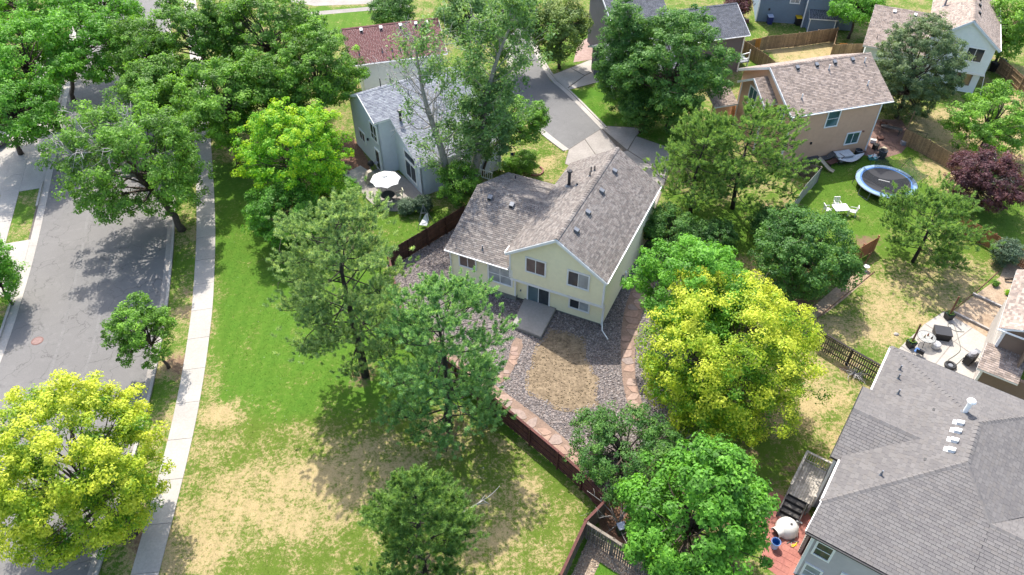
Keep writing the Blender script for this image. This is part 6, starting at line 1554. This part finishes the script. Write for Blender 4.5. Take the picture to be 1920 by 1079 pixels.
m, nt, p = nodes('table_glass'); p.inputs['Base Color'].default_value = (.35, .36, .34, 1); p.inputs['Roughness'].default_value = .1; p.inputs['Alpha'].default_value = .45; M['table_glass'] = m
MB().lathe([(.62, .70), (.63, .715), (0, .715)], n=24).build('glass_top', M['table_glass'], gt); MB().tube([(.62 * math.cos(a), .62 * math.sin(a), .70) for a in np.linspace(0, 6.283, 25)], .02, 6).build('rim', M['dark_metal'], gt)
for k in range(3): a = k * 2.1; MB().tube([(.5 * math.cos(a), .5 * math.sin(a), .7), (.15 * math.cos(a), .15 * math.sin(a), .4), (.5 * math.cos(a), .5 * math.sin(a), 0)], .02, 6).build('leg', M['dark_metal'], gt)
for k, (x, y) in enumerate(((.1, .1), (-.2, -.05), (.25, -.2))):
    o = thing('bottle', ('amber bottle', 'small clay jar', 'dark tin')[k] + ' on the round glass table', 'bottle', gt.location + Vector((x, y, .72))); MB().lathe([(.06, 0), (.06, .12), (.025, .18), (.025, .24), (0, .24)], n=8).build('body', M[('terracotta', 'beige_plastic', 'dark_metal')[k]], o); MB().lathe([(.028, .235), (.028, .26), (0, .26)], n=8).build('stopper', M['dark_metal'], o)
pf = thing('pouf_stool', 'round white drum stool beside the glass table', 'stool', at(1753, 652, .05)); MB().lathe([(.26, 0), (.31, .1), (.31, .32), (.26, .42), (0, .43)], n=18).build('drum', M['white_plastic'], pf, smooth=True); MB().tube([(.315 * math.cos(a), .315 * math.sin(a), .34) for a in np.linspace(0, 6.283, 19)], .012, 5).build('piping', M['grey_cloth'], pf)
lc_ = thing('folding_chair', 'black folding chair with blue towel at the roof edge', 'chair', at(1722, 668, .05), 2.4)
MB().box((0, 0, .42), (.5, .5, .04)).build('seat', M['black'], lc_)
for k in range(5): MB().box((0, .28 + k * .045, .52 + k * .09), (.5, .03, .06), m=Matrix.Rotation(.4, 3, 'X')).build('back_slat', M['black'], lc_)
for x in (-.24, .24): MB().bar((x, -.25, 0), (x, .25, .5), .03).bar((x, .3, 0), (x, -.25, .45), .03).build('leg', M['grey_metal'], lc_)
MB().box((.25, .05, .46), (.25, .5, .04)).build('towel', M['blue_pad'], lc_)
hs = thing('garden_hose', 'dark garden hose snaking across the concrete patio', 'hose')
hp = [at(x, y, .075) for x, y in ((1808, 623), (1790, 622), (1776, 612), (1780, 605), (1790, 610), (1794, 625), (1800, 645), (1802, 658), (1790, 668), (1776, 676), (1772, 690), (1790, 688), (1806, 672))]
MB().tube([(p_[0], p_[1], .07) for p_ in chaikin([(a[0], a[1]) for a in hp], 2, False)], .02, 5).build('hose', M['hose'], hs); MB().tube([hp[-1], hp[-1] + Vector((.12, 0, .02))], .03, 6).build('nozzle', M['dark_metal'], hs)
bg_ = thing('bbq_cart', 'grey barbecue cart by the brown house wall', 'grill', at(1815, 680, .05), .6)
MB().box((0, 0, .45), (.9, .5, .7)).build('cabinet', M['black'], bg_); MB().lathe([(.3, 0), (.3, .08), (.22, .26), (.0, .3)], (0, 0, .8), 14, 1.35, .85).build('hood', M['grey_cloth'], bg_); MB().box((.62, 0, .78), (.34, .42, .03)).build('side_shelf', M['grey_metal'], bg_)
for lab, px, py in (('spare tyre lying by the barbecue cart', 1781, 688),):
    o = thing('tyre', lab, 'tyre', at(px, py, .05)); MB().tube([(.3 * math.cos(a), .3 * math.sin(a), .12) for a in np.linspace(0, 6.283, 21)], .11, 8).build('rubber', M['black'], o); MB().lathe([(.19, .1), (.16, .16), (0, .17)], n=14).build('hub', M['grey_metal'], o)
for lab, a, b_ in (('upper grey timber edging the planting bed', (1823, 553), (1890, 584)), ('lower grey timber along the patio edge', (1787, 588), (1868, 628))):
    o = thing('landscape_timber', lab, 'timber', at(*a)); e = at(*b_) - at(*a); MB().bar((0, 0, .1), e * .5 + Vector((0, 0, .1)), .16, .18).build('sleeper', M['timber'], o); MB().bar(e * .505 + Vector((0, 0, .1)), e + Vector((0, 0, .1)), .16, .18).build('sleeper', M['timber'], o)
ed = thing('bed_edging', 'thin rusty edging round the planting bed', 'edging'); MB().tube([at(x, y, .04) for x, y in ((1784, 585), (1800, 572), (1823, 553), (1850, 530), (1874, 508))], .035, 5).build('edging', M['mulch'], ed); MB().tube([at(x, y, .04) for x, y in ((1532, 598), (1575, 562), (1615, 530), (1640, 510))], .035, 5).build('edging', M['mulch'], ed)
dw_ = thing('driftwood_log', 'twisted driftwood log on the planting bed', 'log', at(1902, 528)); limb_m = MB(); limb(limb_m, (-.8, 0, .15), (.9, .1, .2), .1, .05, .1, 6, 7); limb(limb_m, (.1, 0, .2), (.5, .6, .45), .05, .02, .1, 4, 5); link('log', limb_m.mesh('log', M['bark'], True), dw_)
ur = thing('bird_bath', 'small pale urn beside a wooden stake in the hedge bed', 'urn', at(1622, 508)); MB().lathe([(.16, 0), (.1, .08), (.08, .25), (.22, .4), (.24, .46), (.18, .44), (0, .4)], n=14).build('bowl', M['white_plastic'], ur); MB().bar((-.1, .3, 0), (.2, .5, 1.5), .07).build('stake', M['post_wood'], ur)
rk = thing('white_rock', 'single white rock on the dry grass near the dark picket fence', 'rock', at(1680, 628)); MB().lathe([(.14, 0), (.16, .06), (.08, .13), (0, .15)], n=7, sx=1.3).build('rock', M['concrete'], rk)

# ---- deck and red patio of the near house
dk = thing('back_deck', 'weathered wooden deck with stairs on the side of the grey-roofed house', 'deck', (OG.x, OG.y, 0), -R(35))
x0, x1, y0, y1, dz_ = -1.72, -.3, 2.75, 5.5, .82
for k in range(10): MB().box(((x0 + x1) / 2 - .645 + k * .1435, (y0 + y1) / 2, dz_), (.132, y1 - y0, .04)).build('deck_board', M['deck_wood'], dk)
MB().box(((x0 + x1) / 2, y0 + .02, dz_ - .13), (x1 - x0, .05, .2)).build('rim_joist', M['stair_wood'], dk); MB().box((x0 - .03, (y0 + y1) / 2, dz_ - .13), (.05, y1 - y0, .2)).build('rim_joist', M['stair_wood'], dk); MB().box(((x0 + x1) / 2, y1 + .03, dz_ - .13), (x1 - x0, .05, .2)).build('rim_joist', M['stair_wood'], dk)
for x, y in ((x0, y1), (x0, (y0 + y1) / 2 + .3), (x0, y0), (x1, y1), (x1, y0)): MB().box((x, y, .9), (.09, .09, 1.8)).build('post', M['deck_wood'], dk)
MB().bar((x0, y1, 1.76), (x1, y1, 1.76), .14, .05).build('handrail', M['deck_wood'], dk); MB().bar((x0, y0, 1.76), (x0, y1, 1.76), .14, .05).build('handrail', M['deck_wood'], dk)
MB().bar((x0, y1, .98), (x1, y1, .98), .05, .08).build('bottom_rail', M['deck_wood'], dk); MB().bar((x0, y0, .98), (x0, y1, .98), .05, .08).build('bottom_rail', M['deck_wood'], dk)
for k in range(9): MB().box((x0 + .14 + k * .145, y1, 1.36), (.04, .04, .74)).build('baluster', M['deck_wood'], dk)
for k in range(17): MB().box((x0, y0 + .15 + k * .155, 1.36), (.04, .04, .74)).build('baluster', M['deck_wood'], dk)
for k in range(4):
    z = dz_ - .205 * (k + 1) + .02; y = y0 - .16 - k * .3; MB().box(((x0 + x1) / 2 - .14, y, z), (1.12, .28, .045)).build('tread', M['stair_wood'], dk); MB().box(((x0 + x1) / 2 - .14, y + .15, z + .1), (1.1, .02, .16)).build('riser', M['black'], dk)
for x in (x0 - .02, x1 - .22): MB().add([(x - .03, y0, dz_ - .3), (x + .03, y0, dz_ - .3), (x + .03, y0 - 1.3, -.02), (x - .03, y0 - 1.3, -.02), (x - .03, y0, dz_ + .02), (x + .03, y0, dz_ + .02), (x + .03, y0 - 1.3, .2), (x - .03, y0 - 1.3, .2)], [(3, 2, 1, 0), (4, 5, 6, 7), (0, 1, 5, 4), (1, 2, 6, 5), (2, 3, 7, 6), (3, 0, 4, 7)]).build('stringer', M['stair_wood'], dk)
MB().bar((x0, y0, 1.76), (x0, y0 - 1.25, .95), .07, .05).bar((x0, y0 - 1.25, .0), (x0, y0 - 1.25, .98), .08).build('stair_rail', M['stair_wood'], dk); MB().bar((x1 - .1, y0, 1.5), (x1 - .1, y0 - .5, 1.2), .07, .05).bar((x1 - .1, y0 - .5, .4), (x1 - .1, y0 - .5, 1.22), .08).build('stair_rail', M['stair_wood'], dk)
dh = thing('dog_house', 'white plastic igloo dog house with a dark opening on the red patio', 'dog house', at(1474, 994), R(205))
prof = [(.62, 0), (.66, .05), (.64, .25), (.56, .48), (.40, .66), (.2, .75), (0, .78)]
MB().lathe(prof, n=26).build('dome', M['dog_house'], dh, smooth=True)
arc = [(.34 * math.cos(t), .30 + .30 * math.sin(t)) for t in np.linspace(-.35, math.pi + .35, 15)]; n_ = len(arc)
MB().add([(.25, y, z) for y, z in arc] + [(.86, y * .92, max(.02, z * .95)) for y, z in arc], [(i, i + 1, n_ + i + 1, n_ + i) for i in range(n_ - 1)]).build('tunnel', M['dog_house'], dh, smooth=True)
MB().add([(.80, y * .86, max(.03, z * .9)) for y, z in arc], [tuple(range(n_))]).build('opening', M['black'], dh)
MB().tube([(.865, y * .94, max(.02, z * .96)) for y, z in arc], .03, 6).build('opening_rim', M['dog_house'], dh); MB().lathe([(.08, 0), (.07, .03), (0, .03)], (-.05, .12, .755), 10).build('vent_hole', M['dark_metal'], dh)
bl = thing('blue_bucket', 'tall pale blue plastic bin with blue inside on the red patio', 'bin', at(1451, 1026)); MB().lathe([(.20, 0), (.24, .55), (.26, .58), (.235, .58)], n=20).build('tub', M['pale_blue_plastic'], bl); MB().lathe([(0, .12), (.2, .13), (.23, .575)], n=20).build('inside', M['blue_plastic'], bl); MB().tube([(.26 * math.cos(a), .26 * math.sin(a), .58) for a in np.linspace(0, 6.283, 21)], .018, 5).build('rim', M['blue_plastic'], bl)
hc = thing('coiled_hose', 'dark hose lying in loops on the red patio', 'hose', at(1424, 962)); MB().tube([((.5 - .012 * i) * math.cos(i * .35) * 1.25 + .02 * i - .3, (.38 - .005 * i) * math.sin(i * .35), .05) for i in range(44)], .016, 5).build('hose', M['hose'], hc); MB().tube([(.55, -.1, .05), (.75, -.2, .05)], .022, 5).build('nozzle', M['dark_metal'], hc)
bs = thing('push_broom', 'push broom lying beside the dog house', 'broom', at(1494, 1010), 1.1); MB().tube([(0, 0, .06), (1.0, .1, .12)], .016, 6).build('handle', M['white_plastic'], bs); MB().box((1.02, .1, .1), (.1, .34, .07)).build('head', M['white_plastic'], bs)
dbp = thing('garden_tools', 'small heap of tools and trimmings at the foot of the wall', 'tools', at(1488, 1022), .4)
for k in range(7): MB().bar((random.uniform(-.4, .4), random.uniform(-.3, .3), .05), (random.uniform(-.4, .4), random.uniform(-.3, .3), .08), .04, .03).build('tool', M[('yellow_plastic', 'stair_wood', 'grey_metal')[k % 3]], dbp)

# ---- bins, air conditioner, far things
def wheelie(label, px, py, body, lid, sc_=1.0, rz=0.0):
    o = thing('wheelie_bin', label, 'bin', at(px, py), rz)
    MB().add([(-.22 * sc_, -.25 * sc_, .06), (.22 * sc_, -.25 * sc_, .06), (.22 * sc_, .25 * sc_, .06), (-.22 * sc_, .25 * sc_, .06), (-.29 * sc_, -.32 * sc_, 1.0), (.29 * sc_, -.32 * sc_, 1.0), (.29 * sc_, .32 * sc_, 1.0), (-.29 * sc_, .32 * sc_, 1.0)], [(3, 2, 1, 0), (4, 5, 6, 7), (0, 1, 5, 4), (1, 2, 6, 5), (2, 3, 7, 6), (3, 0, 4, 7)]).build('body', M[body], o)
    MB().add([(-.31 * sc_, -.35 * sc_, 1.0), (.31 * sc_, -.35 * sc_, 1.0), (.31 * sc_, .36 * sc_, 1.04), (-.31 * sc_, .36 * sc_, 1.04), (-.28 * sc_, -.32 * sc_, 1.06), (.28 * sc_, -.32 * sc_, 1.06), (.28 * sc_, .34 * sc_, 1.12), (-.28 * sc_, .34 * sc_, 1.12)], [(3, 2, 1, 0), (4, 5, 6, 7), (0, 1, 5, 4), (1, 2, 6, 5), (2, 3, 7, 6), (3, 0, 4, 7)]).build('lid', M[lid], o)
    for x in (-.24, .24): MB().tube([(x * sc_ - .03, .28 * sc_, .1), (x * sc_ + .03, .28 * sc_, .1)], .1, 10).build('wheel', M['black'], o)
wheelie('black bin with yellow lid against the slate-blue house', 1495, 48, 'black', 'yellow_plastic', 1.25); wheelie('dark blue bin with pale lid against the slate-blue house', 1442, 46, 'navy_cloth', 'pale_blue_plastic', 1.1)
wheelie('left black bin beside the pale house', 1860, 135, 'black', 'black', 1.1, .4); wheelie('right black bin beside the pale house', 1875, 130, 'black', 'dark_metal', 1.1, .5)
ac = thing('air_conditioner', 'pale air conditioner unit beside the pale house garage', 'air conditioner', at(1603, 98)); MB().prism([(-.42, -.42), (.42, -.42), (.42, .42), (-.42, .42)], .05, .8).build('cabinet', M['off_white'], ac); MB().lathe([(.34, .8), (.34, .83), (.0, .83)], n=18).build('fan_grille', M['dark_metal'], ac); MB().box((0, 0, .03), (1.0, 1.0, .06)).build('pad', M['concrete'], ac)
for lab, px, py, rz in (('pale slab board leaning by the air conditioner', 1622, 90, .4),):
    o = thing('leaning_board', lab, 'board', at(px, py), rz); MB().box((0, 0, .7), (.6, .05, 1.4), m=Matrix.Rotation(.15, 3, 'X')).build('panel', M['white_plastic'], o); MB().box((0, -.05, .7), (.5, .03, .08), m=Matrix.Rotation(.15, 3, 'X')).build('batten', M['white_trim'], o)
tt_ = thing('teal_garden_table', 'small table with teal cloth at the corner of the slate-blue house', 'table', at(1388, 32)); MB().lathe([(.5, .5), (.52, .68), (0, .70)], n=14).build('cloth', M['teal_cloth'], tt_)
for k in range(4): a = k * 1.57 + .4; MB().tube([(.35 * math.cos(a), .35 * math.sin(a), .6), (.4 * math.cos(a), .4 * math.sin(a), 0)], .03, 6).build('leg', M['white_plastic'], tt_)
pl_ = thing('planter_box', 'red brick planter box beside the teal table', 'planter', at(1386, 42))
for k in range(8):
    for j in range(2): MB().box((-1.1 + k * .3, 0, .1 + j * .16), (.28, .5, .15)).build('brick', M['brick'], pl_)
MB().box((0, 0, .33), (2.3, .4, .05)).build('soil', M['leaf_dry'], pl_)
yl = thing('yellow_cart', 'small yellow toy cart half hidden beside the gate shrubs', 'toy', at(1266, 508)); MB().prism([(-.35, -.25), (.35, -.25), (.35, .25), (-.35, .25)], .15, .42).build('tub', M['yellow_plastic'], yl)
for x in (-.25, .25): MB().tube([(x, -.28, .14), (x, .28, .14)], .13, 10).build('wheel', M['black'], yl)
el = thing('utility_box', 'pale green utility box inside the fence corner', 'utility box', at(1163, 1000), .3); MB().prism([(-.2, -.2), (.2, -.2), (.2, .2), (-.2, .2)], 0, .75).build('cabinet', M['leaf_sage'], el); MB().box((0, 0, .78), (.46, .46, .06)).build('lid', M['pale_blue_plastic'], el)
for lab, px, py in (('rounded boulder at the end of the rear fence', 1116, 936), ('small boulder against the rear fence', 1123, 925)):
    o = thing('boulder', lab, 'rock', at(px, py)); MB().lathe([(.24, 0), (.28, .1), (.2, .24), (.08, .3), (0, .31)], n=9, sx=1.2, sy=.9).build('rock', M['flagstone'], o, smooth=True)
# ---- parked car at the left edge
def car(label, loc, rz, paint):
    o = thing('parked_car', label, 'car', loc, rz)
    prof = [(-2.2, .35), (-2.2, .75), (-1.9, .9), (-1.15, .97), (-.6, 1.42), (.9, 1.45), (1.6, 1.0), (2.15, .92), (2.25, .6), (2.2, .35)]
    n = len(prof); V = []
    for y, k in ((-.88, .94), (-.9, 1), (.9, 1), (.88, .94)): V += [(x, y * (.84 if z > 1.2 else 1), z) for x, z in prof]
    F = [tuple(range(n)), tuple(range(4 * n - 1, 3 * n - 1, -1))] + [(a * n + i, a * n + (i + 1) % n, (a + 1) * n + (i + 1) % n, (a + 1) * n + i) for a in range(3) for i in range(n)]
    F = [f[::-1] for f in F]
    MB().add(V, F).build('body', M[paint], o)
    for nm, a, b_ in (('windscreen', 3, 4), ('rear_window', 5, 6)):
        (xa, za), (xb, zb) = prof[a], prof[b_]; MB().add([(xa + .05 * (xb - xa), -.74, za + .06 + .012), (xa + .05 * (xb - xa), .74, za + .06 + .012), (xb, .66, zb + .012), (xb, -.66, zb + .012)], [(0, 1, 2, 3)]).build(nm, M['glass'], o)
    for sx in (-1.35, 1.4):
        for sy in (-.86, .86):
            w_ = MB().tube([(sx, sy - .1, .33), (sx, sy + .1, .33)], .33, 16).build('wheel', M['black'], o); MB().tube([(sx, sy - .11, .33), (sx, sy + .11, .33)], .19, 12).build('rim', M['grey_metal'], w_)
    for sy in (-.6, .6): MB().box((-2.2, sy, .7), (.06, .3, .14)).build('headlight', M['white_plastic'], o)
surf('navy_paint', (.02, .025, .06), None, 2, .25, .6, fa=0)
car('dark blue car in the far driveway at the left edge', at(-22, 268), 2.9, 'navy_paint')
